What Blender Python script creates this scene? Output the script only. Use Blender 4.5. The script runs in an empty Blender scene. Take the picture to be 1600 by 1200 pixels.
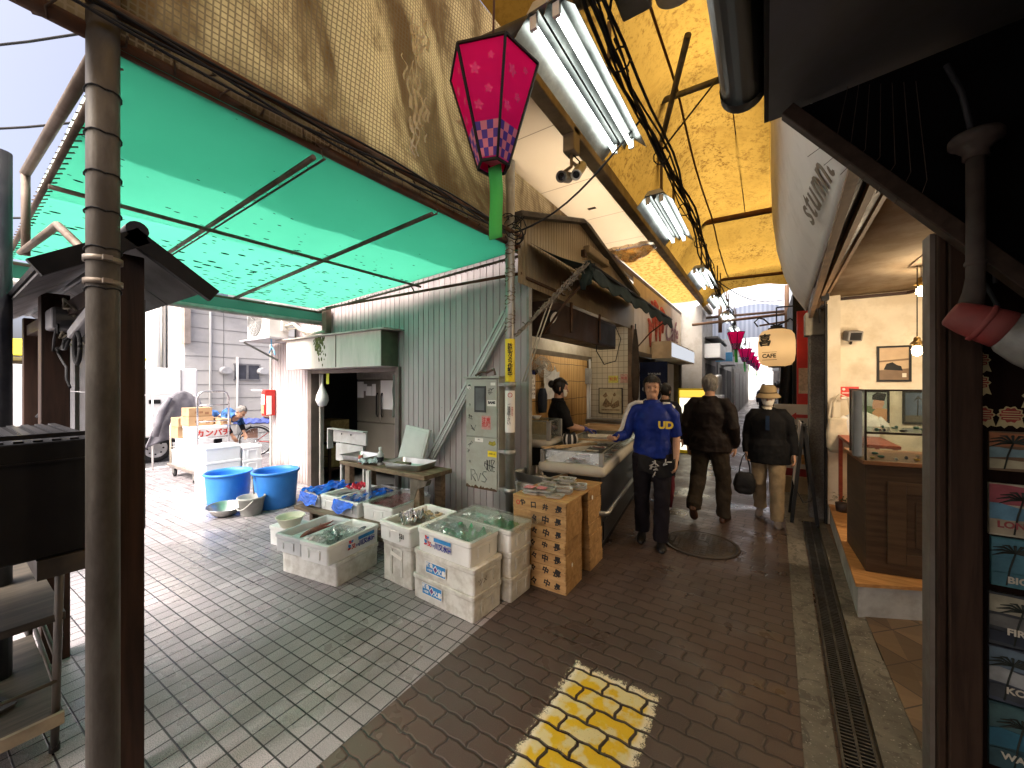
import bpy, bmesh, math, random
from mathutils import Vector, Matrix, noise
from math import sin, cos, pi, radians, sqrt, atan2
random.seed(7)
SC = bpy.context.scene
C = SC.collection

# ---------------------------------------------------------------- camera, sky, sun, exposure
cam_data = bpy.data.cameras.new('camera'); cam = bpy.data.objects.new('camera', cam_data); C.objects.link(cam)
cam.location = (0, 0, 1.6); cam.rotation_euler = (radians(90), 0, radians(33.4))
cam_data.sensor_width = 36; cam_data.lens = 13.5; cam_data.clip_start = .02; cam_data.clip_end = 1200
SC.camera = cam
SUN_EL, SUN_AZ = 52, 180          # overcast day: the bright part of the cloud stands high over the side street
world = bpy.data.worlds.new('World'); SC.world = world; world.use_nodes = True
wt = world.node_tree; wt.nodes.clear()
wo = wt.nodes.new('ShaderNodeOutputWorld'); wb = wt.nodes.new('ShaderNodeBackground'); sk = wt.nodes.new('ShaderNodeTexSky')
sk.sky_type = 'NISHITA'; sk.sun_disc = False; sk.sun_elevation = radians(SUN_EL); sk.sun_rotation = radians(SUN_AZ)
sk.air_density = 0.4; sk.dust_density = 9.0; sk.ozone_density = 0.1
wb.inputs['Strength'].default_value = .15
wt.links.new(sk.outputs[0], wb.inputs[0]); wt.links.new(wb.outputs[0], wo.inputs[0])
sun_data = bpy.data.lights.new('sun', 'SUN'); sun = bpy.data.objects.new('sun', sun_data); C.objects.link(sun)
sun_data.energy = 1.5; sun_data.angle = radians(45); sun_data.color = (1, .97, .93)
az = radians(SUN_AZ); el = radians(SUN_EL)
sun_dir = Vector((sin(az) * cos(el), cos(az) * cos(el), sin(el)))
sun.rotation_euler = sun_dir.to_track_quat('Z', 'Y').to_euler(); sun.location = (-6, 0, 12)
SC.view_settings.view_transform = 'Standard'; SC.view_settings.look = 'None'; SC.view_settings.gamma = 1
SC.view_settings.exposure = 1.95
SC.render.engine = 'CYCLES'
cy = SC.cycles
cy.max_bounces = 8; cy.diffuse_bounces = 5; cy.glossy_bounces = 3; cy.transmission_bounces = 6; cy.transparent_max_bounces = 10
cy.sample_clamp_indirect = 6; cy.use_denoising = True; cy.caustics_reflective = False; cy.caustics_refractive = False

# ---------------------------------------------------------------- mesh helpers
def V(*a): return Vector(a)
class MB:
    def __init__(s): s.v = []; s.f = []; s.m = []; s.s = []
    def add(s, verts, faces, mi=0, smooth=False, T=None):
        b = len(s.v)
        s.v += [tuple(T @ Vector(p)) for p in verts] if T else [tuple(p) for p in verts]
        for f in faces: s.f.append([b + i for i in f]); s.m.append(mi); s.s.append(smooth)
        return s
    def bx(s, x0, x1, y0, y1, z0, z1, mi=0, T=None):
        x0, x1 = min(x0, x1), max(x0, x1); y0, y1 = min(y0, y1), max(y0, y1); z0, z1 = min(z0, z1), max(z0, z1)
        return s.add([(x0,y0,z0),(x1,y0,z0),(x1,y1,z0),(x0,y1,z0),(x0,y0,z1),(x1,y0,z1),(x1,y1,z1),(x0,y1,z1)],
                     [(3,2,1,0),(4,5,6,7),(0,1,5,4),(1,2,6,5),(2,3,7,6),(3,0,4,7)], mi, False, T)
    def bar(s, p, q, w, h, mi=0, up=(0,0,1)):
        p, q = Vector(p), Vector(q); d = (q - p); L = d.length; d.normalize(); u = Vector(up)
        if abs(d.dot(u)) > .98: u = Vector((1,0,0))
        x = d.cross(u).normalized(); z = x.cross(d)
        T = Matrix((x, d, z)).transposed().to_4x4(); T.translation = p
        return s.bx(-w/2, w/2, 0, L, -h/2, h/2, mi, T)
    def tube(s, pts, r, n=10, mi=0, caps=True):
        pts = [Vector(p) for p in pts]; N = len(pts); rings = []
        prev = None
        for i, p in enumerate(pts):
            d = (pts[min(i+1, N-1)] - pts[max(i-1, 0)]).normalized()
            if prev is None:
                u = Vector((0,0,1)) if abs(d.z) < .9 else Vector((1,0,0)); x = d.cross(u).normalized()
            else: x = (prev - d * prev.dot(d)).normalized()
            prev = x; y = d.cross(x); rr = r[i] if isinstance(r, (list, tuple)) else r
            rings.append([p + (x * cos(2*pi*k/n) + y * sin(2*pi*k/n)) * rr for k in range(n)])
        return s.loft(rings, mi, True, caps, caps)
    def loft(s, rings, mi=0, smooth=True, cap0=False, cap1=False, closed=True, T=None):
        n = len(rings[0]); vs = [p for r in rings for p in r]; fs = []
        for i in range(len(rings) - 1):
            for k in range(n if closed else n - 1):
                a = i*n + k; b = i*n + (k+1) % n
                fs.append((a, b, b + n, a + n))
        s.add(vs, fs, mi, smooth, T)
        b0 = len(s.v) - len(vs)
        if cap0: s.f.append([b0 + k for k in range(n)][::-1]); s.m.append(mi); s.s.append(False)
        if cap1: s.f.append([b0 + (len(rings)-1)*n + k for k in range(n)]); s.m.append(mi); s.s.append(False)
        return s
    def lathe(s, prof, n=28, mi=0, T=None, smooth=True, cap0=False, cap1=False, sx=1, sy=1):
        return s.loft([[(r*cos(2*pi*k/n)*sx, r*sin(2*pi*k/n)*sy, z) for k in range(n)] for r, z in prof], mi, smooth, cap0, cap1, True, T)
    def prism(s, poly, h, mi=0, T=None):       # polygon in local xy, extruded 0..h along z
        n = len(poly); vs = [(x, y, 0) for x, y in poly] + [(x, y, h) for x, y in poly]
        return s.add(vs, [tuple(range(n))[::-1], tuple(range(n, 2*n))] + [(k, (k+1) % n, (k+1) % n + n, k + n) for k in range(n)], mi, False, T)
    def grid(s, fn, nu, nv, mi=0, smooth=True):
        vs = [fn(i/nu, j/nv) for j in range(nv+1) for i in range(nu+1)]
        return s.add(vs, [(j*(nu+1)+i, j*(nu+1)+i+1, (j+1)*(nu+1)+i+1, (j+1)*(nu+1)+i) for j in range(nv) for i in range(nu)], mi, smooth)
    def sph(s, c, r, n=12, mi=0):
        rx, ry, rz = r if isinstance(r, (tuple, list)) else (r, r, r); m = max(4, n // 2)
        return s.loft([[(c[0]+rx*sin(pi*(j+.02)/(m+.04))*cos(2*pi*k/n), c[1]+ry*sin(pi*(j+.02)/(m+.04))*sin(2*pi*k/n), c[2]-rz*cos(pi*(j+.02)/(m+.04))) for k in range(n)] for j in range(m+1)], mi, True, True, True)
    def build(s, name, mats, parent=None, w=False, bevel=0, solid=0, subs=0, loc=None, rz=0, sm=None):
        me = bpy.data.meshes.new(name); vs = s.v
        if w and parent is not None:
            M = full(parent).inverted(); vs = [tuple(M @ Vector(p)) for p in vs]
        if loc is not None and w:
            vs = [(x - loc[0], y - loc[1], z - loc[2]) for x, y, z in vs]
        me.from_pydata(vs, [], s.f); 
        me.polygons.foreach_set('material_index', s.m); me.polygons.foreach_set('use_smooth', s.s)
        bm = bmesh.new(); bm.from_mesh(me); bmesh.ops.recalc_face_normals(bm, faces=bm.faces); bm.to_mesh(me); bm.free()
        for m in (mats if isinstance(mats, (list, tuple)) else [mats]): me.materials.append(m)
        o = bpy.data.objects.new(name, me); C.objects.link(o)
        if parent is not None: o.parent = parent
        if loc is not None: o.location = loc
        if rz: o.rotation_euler[2] = rz
        if solid:
            k = o.modifiers.new('solid', 'SOLIDIFY'); k.thickness = solid; k.offset = 0
        if bevel:
            k = o.modifiers.new('bevel', 'BEVEL'); k.width = bevel; k.segments = 2; k.limit_method = 'ANGLE'; k.angle_limit = radians(40)
        if subs:
            k = o.modifiers.new('sub', 'SUBSURF'); k.levels = subs; k.render_levels = subs
        return o
def full(o):
    M = o.matrix_basis.copy()
    while o.parent is not None: o = o.parent; M = o.matrix_basis @ M
    return M
def tag(o, label=None, cat=None, group=None, kind=None):
    if label: o['label'] = label
    if cat: o['category'] = cat
    if group: o['group'] = group
    if kind: o['kind'] = kind
    return o
def thing(name, label, cat, loc=(0,0,0), rz=0, group=None):
    o = bpy.data.objects.new(name, None); C.objects.link(o); o.location = loc; o.rotation_euler = (0, 0, rz)
    o.empty_display_size = .1
    return tag(o, label, cat, group)
def kids(o): return [x for x in C.objects if x.parent is o]
def dup(o, loc=None, rz=None, label=None, group=None, parent=None):
    c = o.copy(); C.objects.link(c)
    if parent is not None: c.parent = parent
    if loc is not None: c.location = loc
    if rz is not None: c.rotation_euler[2] = rz
    if label: c['label'] = label
    if group: c['group'] = group
    for ch in kids(o): dup(ch, parent=c)
    return c
def rr(w, d, r, z, n=3, cx=0, cy=0):          # rounded rectangle ring
    out = []
    for sx, sy, a0 in ((1,1,0),(-1,1,pi/2),(-1,-1,pi),(1,-1,3*pi/2)):
        for k in range(n+1):
            a = a0 + pi/2*k/n; out.append((cx + sx*(w/2-r) + r*cos(a), cy + sy*(d/2-r) + r*sin(a), z))
    return out
def frame(o, x, y):     # 4x4 from origin and the two in-plane axes
    x = Vector(x).normalized(); y = Vector(y); y = (y - x*y.dot(x)).normalized(); z = x.cross(y)
    T = Matrix((x, y, z)).transposed().to_4x4(); T.translation = Vector(o); return T
_tc = {}
def text(body, size, mat, parent, T, name='lettering', ext=.0008, align='CENTER', shear=0, bold=0, sx=1, w=True, space=1, line=1):
    """letters as a mesh; T maps text space (x along the line, y up the letter) to the world"""
    cu = bpy.data.curves.new('t', 'FONT'); cu.body = body; cu.size = size; cu.align_x = align; cu.align_y = 'CENTER'; cu.extrude = ext
    cu.shear = shear; cu.offset = bold; cu.space_character = space; cu.space_line = line; cu.resolution_u = 3
    o = bpy.data.objects.new('t', cu); C.objects.link(o); bpy.context.view_layer.update()
    me = bpy.data.meshes.new_from_object(o.evaluated_get(bpy.context.evaluated_depsgraph_get()))
    bpy.data.objects.remove(o); bpy.data.curves.remove(cu)
    M = T @ Matrix.Diagonal((sx, 1, 1, 1))
    if parent is not None and w: M = full(parent).inverted() @ M
    me.transform(M); me.materials.clear(); me.materials.append(mat); me.name = name
    o = bpy.data.objects.new(name, me); C.objects.link(o)
    if parent is not None: o.parent = parent
    return o

# ---------------------------------------------------------------- materials
class NT:
    def __init__(s, name):
        s.mat = bpy.data.materials.new(name); s.mat.use_nodes = True; s.t = s.mat.node_tree; s.t.nodes.clear()
        s.out = s.n('OutputMaterial')
    def n(s, typ, **kw):
        x = s.t.nodes.new('ShaderNode' + typ)
        for k, v in kw.items(): setattr(x, k, v)
        return x
    def set(s, sock, v):
        if isinstance(v, bpy.types.NodeSocket): s.t.links.new(v, sock)
        elif v is not None:
            if isinstance(v, (tuple, list)) and sock.type == 'RGBA' and len(v) == 3: v = (*v, 1)
            sock.default_value = v
    def math(s, op, a, b=None, c=None, clamp=False):
        x = s.n('Math', operation=op, use_clamp=clamp)
        for i, v in enumerate((a, b, c)):
            if v is not None: s.set(x.inputs[i], v)
        return x.outputs[0]
    def mix(s, fac, a, b, mode='MIX'):
        x = s.n('Mix', data_type='RGBA', blend_type=mode); s.set(x.inputs['Factor'], fac); s.set(x.inputs['A'], a); s.set(x.inputs['B'], b)
        # socket names repeat per data type: pick the colour ones
        for i in x.inputs:
            pass
        return x.outputs['Result'] if x.outputs['Result'].type == 'RGBA' else x.outputs[2]
    def mixc(s, fac, a, b, mode='MIX'):
        x = s.n('Mix', data_type='RGBA', blend_type=mode)
        s.set(x.inputs[0], fac); s.set(x.inputs[6], a); s.set(x.inputs[7], b); return x.outputs[2]
    def noise(s, vec, scale, detail=3, rough=.55, dist=0):
        x = s.n('TexNoise'); s.set(x.inputs['Vector'], vec); x.inputs['Scale'].default_value = scale; x.inputs['Detail'].default_value = detail
        x.inputs['Roughness'].default_value = rough; x.inputs['Distortion'].default_value = dist; return x.outputs['Fac']
    def ramp(s, fac, stops):
        x = s.n('ValToRGB'); s.set(x.inputs[0], fac); e = x.color_ramp.elements
        while len(e) < len(stops): e.new(.5)
        for i, (p, c) in enumerate(stops):
            e[i].position = p; e[i].color = (*c, 1) if isinstance(c, (tuple, list)) else (c, c, c, 1)
        return x.outputs[0]
    def step(s, v, a, b): 
        x = s.n('MapRange', interpolation_type='SMOOTHSTEP'); s.set(x.inputs[0], v); x.inputs[1].default_value = a; x.inputs[2].default_value = b; return x.outputs[0]
    def obj(s, rnd=True, scale=None):
        tc = s.n('TexCoord'); v = tc.outputs['Object']
        if rnd:
            oi = s.n('ObjectInfo'); m = s.n('VectorMath', operation='ADD'); s.set(m.inputs[0], v)
            k = s.math('MULTIPLY', oi.outputs['Random'], 37.0); s.set(m.inputs[1], k); v = m.outputs[0]
        if scale:
            m = s.n('VectorMath', operation='MULTIPLY'); s.set(m.inputs[0], v); m.inputs[1].default_value = scale; v = m.outputs[0]
        return v
    def pos(s): return s.n('NewGeometry').outputs['Position']
    def xyz(s, v): x = s.n('SeparateXYZ'); s.set(x.inputs[0], v); return x.outputs
    def comb(s, x, y, z=0): 
        k = s.n('CombineXYZ'); s.set(k.inputs[0], x); s.set(k.inputs[1], y); s.set(k.inputs[2], z); return k.outputs[0]
    def bump(s, h, strength=.3, dist=.01):
        x = s.n('Bump'); x.inputs['Strength'].default_value = strength; x.inputs['Distance'].default_value = dist; s.set(x.inputs['Height'], h); return x.outputs[0]
    def bsdf(s, col, rough=.6, metal=0, normal=None, spec=.5, trans=0, ior=1.45, alpha=None, emit=None, es=0, sheen=0, coat=0):
        b = s.n('BsdfPrincipled'); s.set(b.inputs['Base Color'], col); s.set(b.inputs['Roughness'], rough); s.set(b.inputs['Metallic'], metal)
        s.set(b.inputs['Specular IOR Level'], spec); b.inputs['IOR'].default_value = ior; s.set(b.inputs['Transmission Weight'], trans)
        if normal is not None: s.set(b.inputs['Normal'], normal)
        if alpha is not None: s.set(b.inputs['Alpha'], alpha)
        if emit is not None: s.set(b.inputs['Emission Color'], emit); s.set(b.inputs['Emission Strength'], es)
        if sheen: b.inputs['Sheen Weight'].default_value = sheen
        if coat: b.inputs['Coat Weight'].default_value = coat
        return b.outputs[0]
    def fin(s, sh): s.t.links.new(sh, s.out.inputs['Surface']); return s.mat
    def mixs(s, fac, a, b): x = s.n('MixShader'); s.set(x.inputs[0], fac); s.t.links.new(a, x.inputs[1]); s.t.links.new(b, x.inputs[2]); return x.outputs[0]
_mc = {}
def mat(name, col, rough=.6, metal=0, var=.18, scale=5, bump=.15, bscale=60, dirt=None, damt=.35, dscale=4, spec=.4, stretch=None, emit=0, trans=0, coat=0, sheen=0):
    """plain surface: base colour with mottling, optional grime patches and fine relief"""
    if name in _mc: return _mc[name]
    t = NT(name); v = t.obj(scale=stretch)
    n1 = t.noise(v, scale, 4); dark = tuple(c*(1-var) for c in col); lite = tuple(min(1, c*(1+var)) for c in col)
    c = t.mixc(t.step(n1, .3, .7), dark, lite)
    r = rough
    if dirt:
        n2 = t.noise(v, dscale, 6, .65); k = t.step(n2, .5 - damt*.3, .75 - damt*.25)
        k = t.math('MULTIPLY', k, min(1, damt*1.6)); c = t.mixc(k, c, dirt); r = t.math('ADD', t.math('MULTIPLY', k, .25), rough, clamp=True)
    nb = t.noise(v, bscale, 3); nm = t.bump(nb, bump, .004) if bump else None
    _mc[name] = t.fin(t.bsdf(c, r, metal, nm, spec, trans=trans, emit=col if emit else None, es=emit, coat=coat, sheen=sheen)); return _mc[name]
def glow(name, col, strength):
    if name in _mc: return _mc[name]
    t = NT(name); e = t.n('Emission'); e.inputs[0].default_value = (*col, 1); e.inputs[1].default_value = strength
    _mc[name] = t.fin(e.outputs[0]); return _mc[name]
def clear(name, tint=(.9,.95,.93), gloss=.08, haze=.06):
    """thin glass or plastic film: looks through it, reflects a little"""
    if name in _mc: return _mc[name]
    t = NT(name); tr = t.n('BsdfTransparent'); tr.inputs[0].default_value = (*tint, 1)
    g = t.n('BsdfGlossy'); g.inputs[0].default_value = (1,1,1,1); g.inputs['Roughness'].default_value = .08
    v = t.obj(); n = t.noise(v, 9, 3); g_n = t.bump(n, .25, .02); t.set(g.inputs['Normal'], g_n)
    d = t.n('BsdfDiffuse'); d.inputs[0].default_value = (.75,.78,.76,1)
    lw = t.n('LayerWeight'); lw.inputs[0].default_value = .35
    k = t.math('ADD', t.math('MULTIPLY', lw.outputs['Fresnel'], .5), gloss, clamp=True)
    hz = t.math('MULTIPLY', t.step(t.noise(v, 6, 4), .35, .75), haze*2)
    _mc[name] = t.fin(t.mixs(hz, t.mixs(k, tr.outputs[0], g.outputs[0]), d.outputs[0])); return _mc[name]
def cloth_trans(name, fn, amount=.6, rough=.9):
    """translucent sheet; fn(t) returns the colour socket and an optional translucency factor"""
    t = NT(name); c, k = fn(t); d = t.n('BsdfDiffuse'); tl = t.n('BsdfTranslucent'); t.set(d.inputs[0], c); t.set(tl.inputs[0], c)
    return t.fin(t.mixs(k if k is not None else amount, d.outputs[0], tl.outputs[0]))

# paving: shared node groups made in code -------------------------------------------------
def tri(t, v, period, amp):       # triangle wave, -amp..amp
    return t.math('MULTIPLY', t.math('SUBTRACT', t.math('PINGPONG', v, period/2), period/4), 4*amp/period)
def paver_field(t):
    """interlocking pavers 0.2 x 0.1 in running bond: joint mask (1 in the joint) and a per-stone random value"""
    X, Y, Z = t.xyz(t.pos())
    wob = t.noise(t.pos(), 30, 2); wo2 = t.math('MULTIPLY', t.math('SUBTRACT', wob, .5), .006)
    x = t.math('ADD', X, t.math('ADD', tri(t, t.math('ADD', Y, .025), .1, .0065), wo2))
    y = t.math('ADD', Y, t.math('ADD', tri(t, t.math('ADD', X, .05), .1, .0042), wo2))
    row = t.math('FLOOR', t.math('DIVIDE', y, .1)); off = t.math('MULTIPLY', t.math('MODULO', t.math('ABSOLUTE', row), 2.0), .1)
    fx = t.math('DIVIDE', t.math('ADD', x, off), .2); col = t.math('FLOOR', fx)
    ux = t.math('SUBTRACT', fx, col); uy = t.math('SUBTRACT', t.math('DIVIDE', y, .1), row)
    ex = t.math('MULTIPLY', t.math('MINIMUM', ux, t.math('SUBTRACT', 1.0, ux)), .2); ey = t.math('MULTIPLY', t.math('MINIMUM', uy, t.math('SUBTRACT', 1.0, uy)), .1)
    e = t.math('MINIMUM', ex, ey)
    wn = t.n('TexWhiteNoise', noise_dimensions='2D'); t.set(wn.inputs['Vector'], t.comb(col, row))
    return e, wn.outputs['Value']
def m_pavers():
    t = NT('brown_pavers'); e, rnd = paver_field(t); p = t.pos()
    X, Y, Z = t.xyz(p)
    j = t.math('MULTIPLY', t.step(e, .0052, .0018), .85)
    base = t.mixc(rnd, (.043,.031,.028), (.072,.049,.041)); g = t.noise(p, 240, 2); base = t.mixc(t.step(g, .3, .75), base, (.092,.066,.054), 'MIX')
    n = t.noise(p, 1.1, 5, .6); base = t.mixc(t.math('MULTIPLY', t.step(n, .5, .75), .55), base, (.036,.030,.028))
    red = t.step(t.noise(p, .7, 2), .45, .7); base = t.mixc(t.math('MULTIPLY', red, .5), base, (.098,.047,.033))
    sp = t.step(t.noise(p, 60, 2), .735, .76); base = t.mixc(t.math('MULTIPLY', sp, .35), base, (.3,.27,.23))
    col = t.mixc(j, base, (.012,.010,.009))
    wet = t.step(t.noise(p, 1.6, 4, .6), .42, .66)
    rough = t.math('SUBTRACT', .56, t.math('MULTIPLY', wet, .34))
    h = t.math('ADD', t.math('MULTIPLY', t.step(e, .002, .011), 1.0), t.math('MULTIPLY', g, .05))
    h = t.math('ADD', h, t.math('MULTIPLY', rnd, .15))
    return t.fin(t.bsdf(col, rough, 0, t.bump(h, .5, .007), .5))
def m_tiles():
    t = NT('granite_tiles'); p = t.pos(); rot = t.n('VectorRotate', rotation_type='Z_AXIS'); t.set(rot.inputs['Vector'], p); rot.inputs['Angle'].default_value = radians(-2.2)
    X, Y, Z = t.xyz(rot.outputs[0])
    fx = t.math('DIVIDE', t.math('ADD', X, .055), .098); fy = t.math('DIVIDE', Y, .098); cx = t.math('FLOOR', fx); cyy = t.math('FLOOR', fy)
    ux = t.math('SUBTRACT', fx, cx); uy = t.math('SUBTRACT', fy, cyy)
    e = t.math('MULTIPLY', t.math('MINIMUM', t.math('MINIMUM', ux, t.math('SUBTRACT', 1.0, ux)), t.math('MINIMUM', uy, t.math('SUBTRACT', 1.0, uy))), .098)
    w1 = t.n('TexWhiteNoise', noise_dimensions='2D'); t.set(w1.inputs['Vector'], t.comb(cx, cyy))
    # tiles were laid in sheets of 3 x 3, some of them reddish
    w2 = t.n('TexWhiteNoise', noise_dimensions='2D'); t.set(w2.inputs['Vector'], t.comb(t.math('FLOOR', t.math('DIVIDE', cx, 3.0)), t.math('FLOOR', t.math('DIVIDE', cyy, 3.0))))
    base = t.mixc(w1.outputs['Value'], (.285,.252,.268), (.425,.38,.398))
    redm = t.math('MULTIPLY', t.step(w2.outputs['Value'], .66, .7), .6); base = t.mixc(redm, base, (.27,.245,.25))
    g = t.noise(p, 260, 2, .7); base = t.mixc(t.math('MULTIPLY', t.step(g, .47, .6), .75), base, (.09,.10,.105))
    g2 = t.noise(p, 190, 2, .7); base = t.mixc(t.step(g2, .62, .7), base, (.5,.51,.49))
    n = t.noise(p, 1.3, 5, .6); base = t.mixc(t.math('MULTIPLY', t.step(n, .48, .75), .5), base, (.13,.122,.118)); base = t.mixc(t.math('MULTIPLY', t.step(t.noise(p, 7, 6, .7), .58, .7), .35), base, (.11,.10,.095))
    j = t.step(e, .0048, .0026); col = t.mixc(j, base, (.016,.015,.016))
    wet = t.step(t.noise(p, 2.2, 4), .4, .62); rough = t.math('SUBTRACT', .44, t.math('MULTIPLY', wet, .26))
    h = t.math('ADD', t.step(e, .001, .005), t.math('MULTIPLY', g, .25))
    return t.fin(t.bsdf(col, rough, 0, t.bump(h, .5, .004), .5))
def m_yellow_paint():
    t = NT('worn_yellow_paint'); e, rnd = paver_field(t); p = t.pos(); X, Y, Z = t.xyz(p)
    n = t.noise(p, 22, 6, .75); n2 = t.noise(p, 150, 3, .7); n3 = t.noise(p, 11, 3)
    w = t.math('ADD', t.math('MULTIPLY', n, .55), t.math('MULTIPLY', n2, .45))
    col = t.mixc(t.step(t.math('ADD', n3, t.math('MULTIPLY', rnd, .12)), .48, .62), (.62,.53,.27), (.62,.40,.015))
    col = t.mixc(t.step(n2, .63, .72), col, (.2,.15,.06))
    # frayed edges of the painted rectangle
    dx = t.math('MINIMUM', t.math('SUBTRACT', X, -.905), t.math('SUBTRACT', -.45, X)); dy = t.math('SUBTRACT', 2.04, Y)
    edge = t.math('MINIMUM', dx, dy)
    keep = t.step(t.math('ADD', edge, t.math('MULTIPLY', t.math('SUBTRACT', w, .5), .22)), -.008, .016)
    hole = t.step(t.math('ADD', w, t.math('MULTIPLY', e, 6.0)), .43, .5)
    white = t.step(edge, .05, .02); col = t.mixc(t.math('MULTIPLY', white, .7), col, (.72,.68,.58))
    jm = t.step(e, .006, .0095)
    a = t.math('MULTIPLY', t.math('MULTIPLY', keep, hole), jm)
    tr = t.n('BsdfTransparent'); h = t.math('ADD', t.step(e, .002, .011), t.math('MULTIPLY', n2, .2))
    return t.fin(t.mixs(a, tr.outputs[0], t.bsdf(col, .6, 0, t.bump(h, .5, .006), .4)))
def m_concrete(name='stained_concrete', col=(.145,.13,.105)):
    t = NT(name); p = t.pos(); n = t.noise(p, 3, 7, .65); c = t.mixc(t.step(n, .3, .7), tuple(k*.62 for k in col), tuple(k*1.25 for k in col))
    v = t.n('TexNoise'); t.set(v.inputs['Vector'], p); v.inputs['Scale'].default_value = 11; v.inputs['Detail'].default_value = 5; v.inputs['Distortion'].default_value = 1.6
    c = t.mixc(t.math('MULTIPLY', t.step(v.outputs[0], .52, .6), .6), c, tuple(k*.35 for k in col))
    c = t.mixc(t.step(t.noise(p, 90, 3), .62, .72), c, (.33,.31,.27))
    return t.fin(t.bsdf(c, t.math('ADD', .55, t.math('MULTIPLY', n, .3)), 0, t.bump(t.math('ADD', n, t.math('MULTIPLY', t.noise(p, 70, 4), .4)), .5, .012), .4))
def m_wood(name, c1, c2, scale=(3, 40, 40), rough=.6, dirt=None, spec=.3):
    if name in _mc: return _mc[name]
    t = NT(name); v = t.obj(scale=scale); n = t.noise(v, 1, 5, .6, .4); c = t.mixc(t.step(n, .3, .7), c1, c2)
    v2 = t.obj(); c = t.mixc(t.math('MULTIPLY', t.step(t.noise(v2, 5, 4), .5, .8), .4), c, tuple(k*.5 for k in c1))
    if dirt: c = t.mixc(t.math('MULTIPLY', t.step(t.noise(v2, 3, 6, .7), .5, .68), .7), c, dirt)
    _mc[name] = t.fin(t.bsdf(c, rough, 0, t.bump(n, .35, .004), spec)); return _mc[name]
def m_siding(name, col, streak):
    t = NT(name); p = t.pos(); X, Y, Z = t.xyz(p)
    v = t.comb(t.math('MULTIPLY', X, 9.0), t.math('MULTIPLY', Y, 9.0), t.math('MULTIPLY', Z, .7)); n = t.noise(v, 1, 6, .65)
    c = t.mixc(t.math('MULTIPLY', t.step(n, .45, .75), .55), col, streak); c = t.mixc(t.step(t.noise(p, 2, 5, .6), .3, .8), c, tuple(k*.85 for k in col))
    k = t.math('MULTIPLY', t.step(t.math('ADD', Z, t.math('MULTIPLY', t.noise(p, 7, 4), .5)), .62, .2), .6); c = t.mixc(k, c, (.10,.085,.06))
    c = t.mixc(t.step(t.noise(p, 26, 5, .7), .67, .74), c, (.16,.12,.08))
    wn = t.n('TexWhiteNoise', noise_dimensions='1D'); t.set(wn.inputs['W'], t.math('FLOOR', t.math('DIVIDE', t.math('ADD', X, Y), .088))); c = t.mixc(t.math('MULTIPLY', wn.outputs['Value'], .28), c, streak)
    return t.fin(t.bsdf(c, .5, .0, t.bump(t.noise(t.comb(X, Y, t.math('MULTIPLY', Z, .5)), 5, 4), .35, .02), .45))
def f_yellow(t):
    p = t.pos(); n = t.noise(p, 8.5, 8, .72); n2 = t.noise(p, 1.2, 4, .6); 
    c = t.mixc(n2, (.29,.165,.025), (.35,.215,.042)); m = t.math('ADD', n, t.math('MULTIPLY', t.math('SUBTRACT', n2, .5), .55))
    f1_ = t.noise(p, 30, 9, .72); m2 = t.math('ADD', f1_, t.math('MULTIPLY', t.math('SUBTRACT', n, .5), .7))
    c = t.mixc(t.math('MULTIPLY', t.step(m2, .47, .66), t.math('ADD', .25, t.math('MULTIPLY', t.step(n2, .38, .66), .7))), c, (.11,.052,.009)); c = t.mixc(t.math('MULTIPLY', t.step(t.noise(p, 2.2, 5, .6, 1.2), .52, .75), .45), c, (.17,.085,.014))
    return c, .55
def f_green(t):
    p = t.pos(); X, Y, Z = t.xyz(p); v = t.comb(t.math('MULTIPLY', X, .55), t.math('MULTIPLY', Y, 1.0), 0)
    vo = t.n('TexVoronoi', feature='F1'); t.set(vo.inputs['Vector'], t.comb(X, t.math('MULTIPLY', Y, .55), 0)); vo.inputs['Scale'].default_value = 21; vo.inputs['Randomness'].default_value = 1
    wn = t.n('TexWhiteNoise'); t.set(wn.inputs['Vector'], vo.outputs['Color'])
    den = t.math('ADD', .22, t.math('MULTIPLY', t.step(X, -2.3, -4.4), .78))
    r = t.math('MULTIPLY', t.math('MULTIPLY', t.math('POWER', wn.outputs['Value'], 1.6), .50), den)
    leaf = t.math('LESS_THAN', t.math('ADD', vo.outputs['Distance'], t.math('MULTIPLY', t.noise(p, 60, 2), .12)), t.math('ADD', r, .02))
    n = t.noise(p, 1.4, 4); c = t.mixc(n, (.060,.345,.232), (.085,.42,.29)); c = t.mixc(leaf, c, (.006,.016,.010))
    return c, t.math('SUBTRACT', .55, t.math('MULTIPLY', leaf, .5))
def f_mesh(t):
    p = t.pos(); X, Y, Z = t.xyz(p)
    gy = t.math('PINGPONG', Y, .0125); gz = t.math('PINGPONG', Z, .0125)
    line = t.math('MAXIMUM', t.step(gy, .0042, .0022), t.step(gz, .0042, .0022))
    v = t.comb(0, t.math('MULTIPLY', t.math('ADD', Y, t.math('MULTIPLY', Z, .35)), 2.2), t.math('MULTIPLY', Z, 1.0)); n = t.noise(v, 1.1, 6, .6, .6)
    c = t.mixc(t.step(n, .36, .60), (.095,.052,.018), (.46,.335,.155)); n2 = t.noise(p, 3.1, 6, .7)
    c = t.mixc(t.math('MULTIPLY', t.step(n2, .53, .70), .8), c, (.10,.055,.018))
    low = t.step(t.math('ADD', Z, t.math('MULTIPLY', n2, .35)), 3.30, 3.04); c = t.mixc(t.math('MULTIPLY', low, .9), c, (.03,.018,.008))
    c = t.mixc(t.math('MULTIPLY', line, .75), c, (.10,.07,.04))
    return c, .62
MAT_PAVER = m_pavers(); MAT_TILE = m_tiles(); MAT_CONC = m_concrete()
MAT_SIDING = m_siding('grey_siding', (.50,.425,.425), (.26,.22,.215)); MAT_TAN = m_siding('tan_siding', (.34,.26,.15), (.22,.16,.09))
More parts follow.
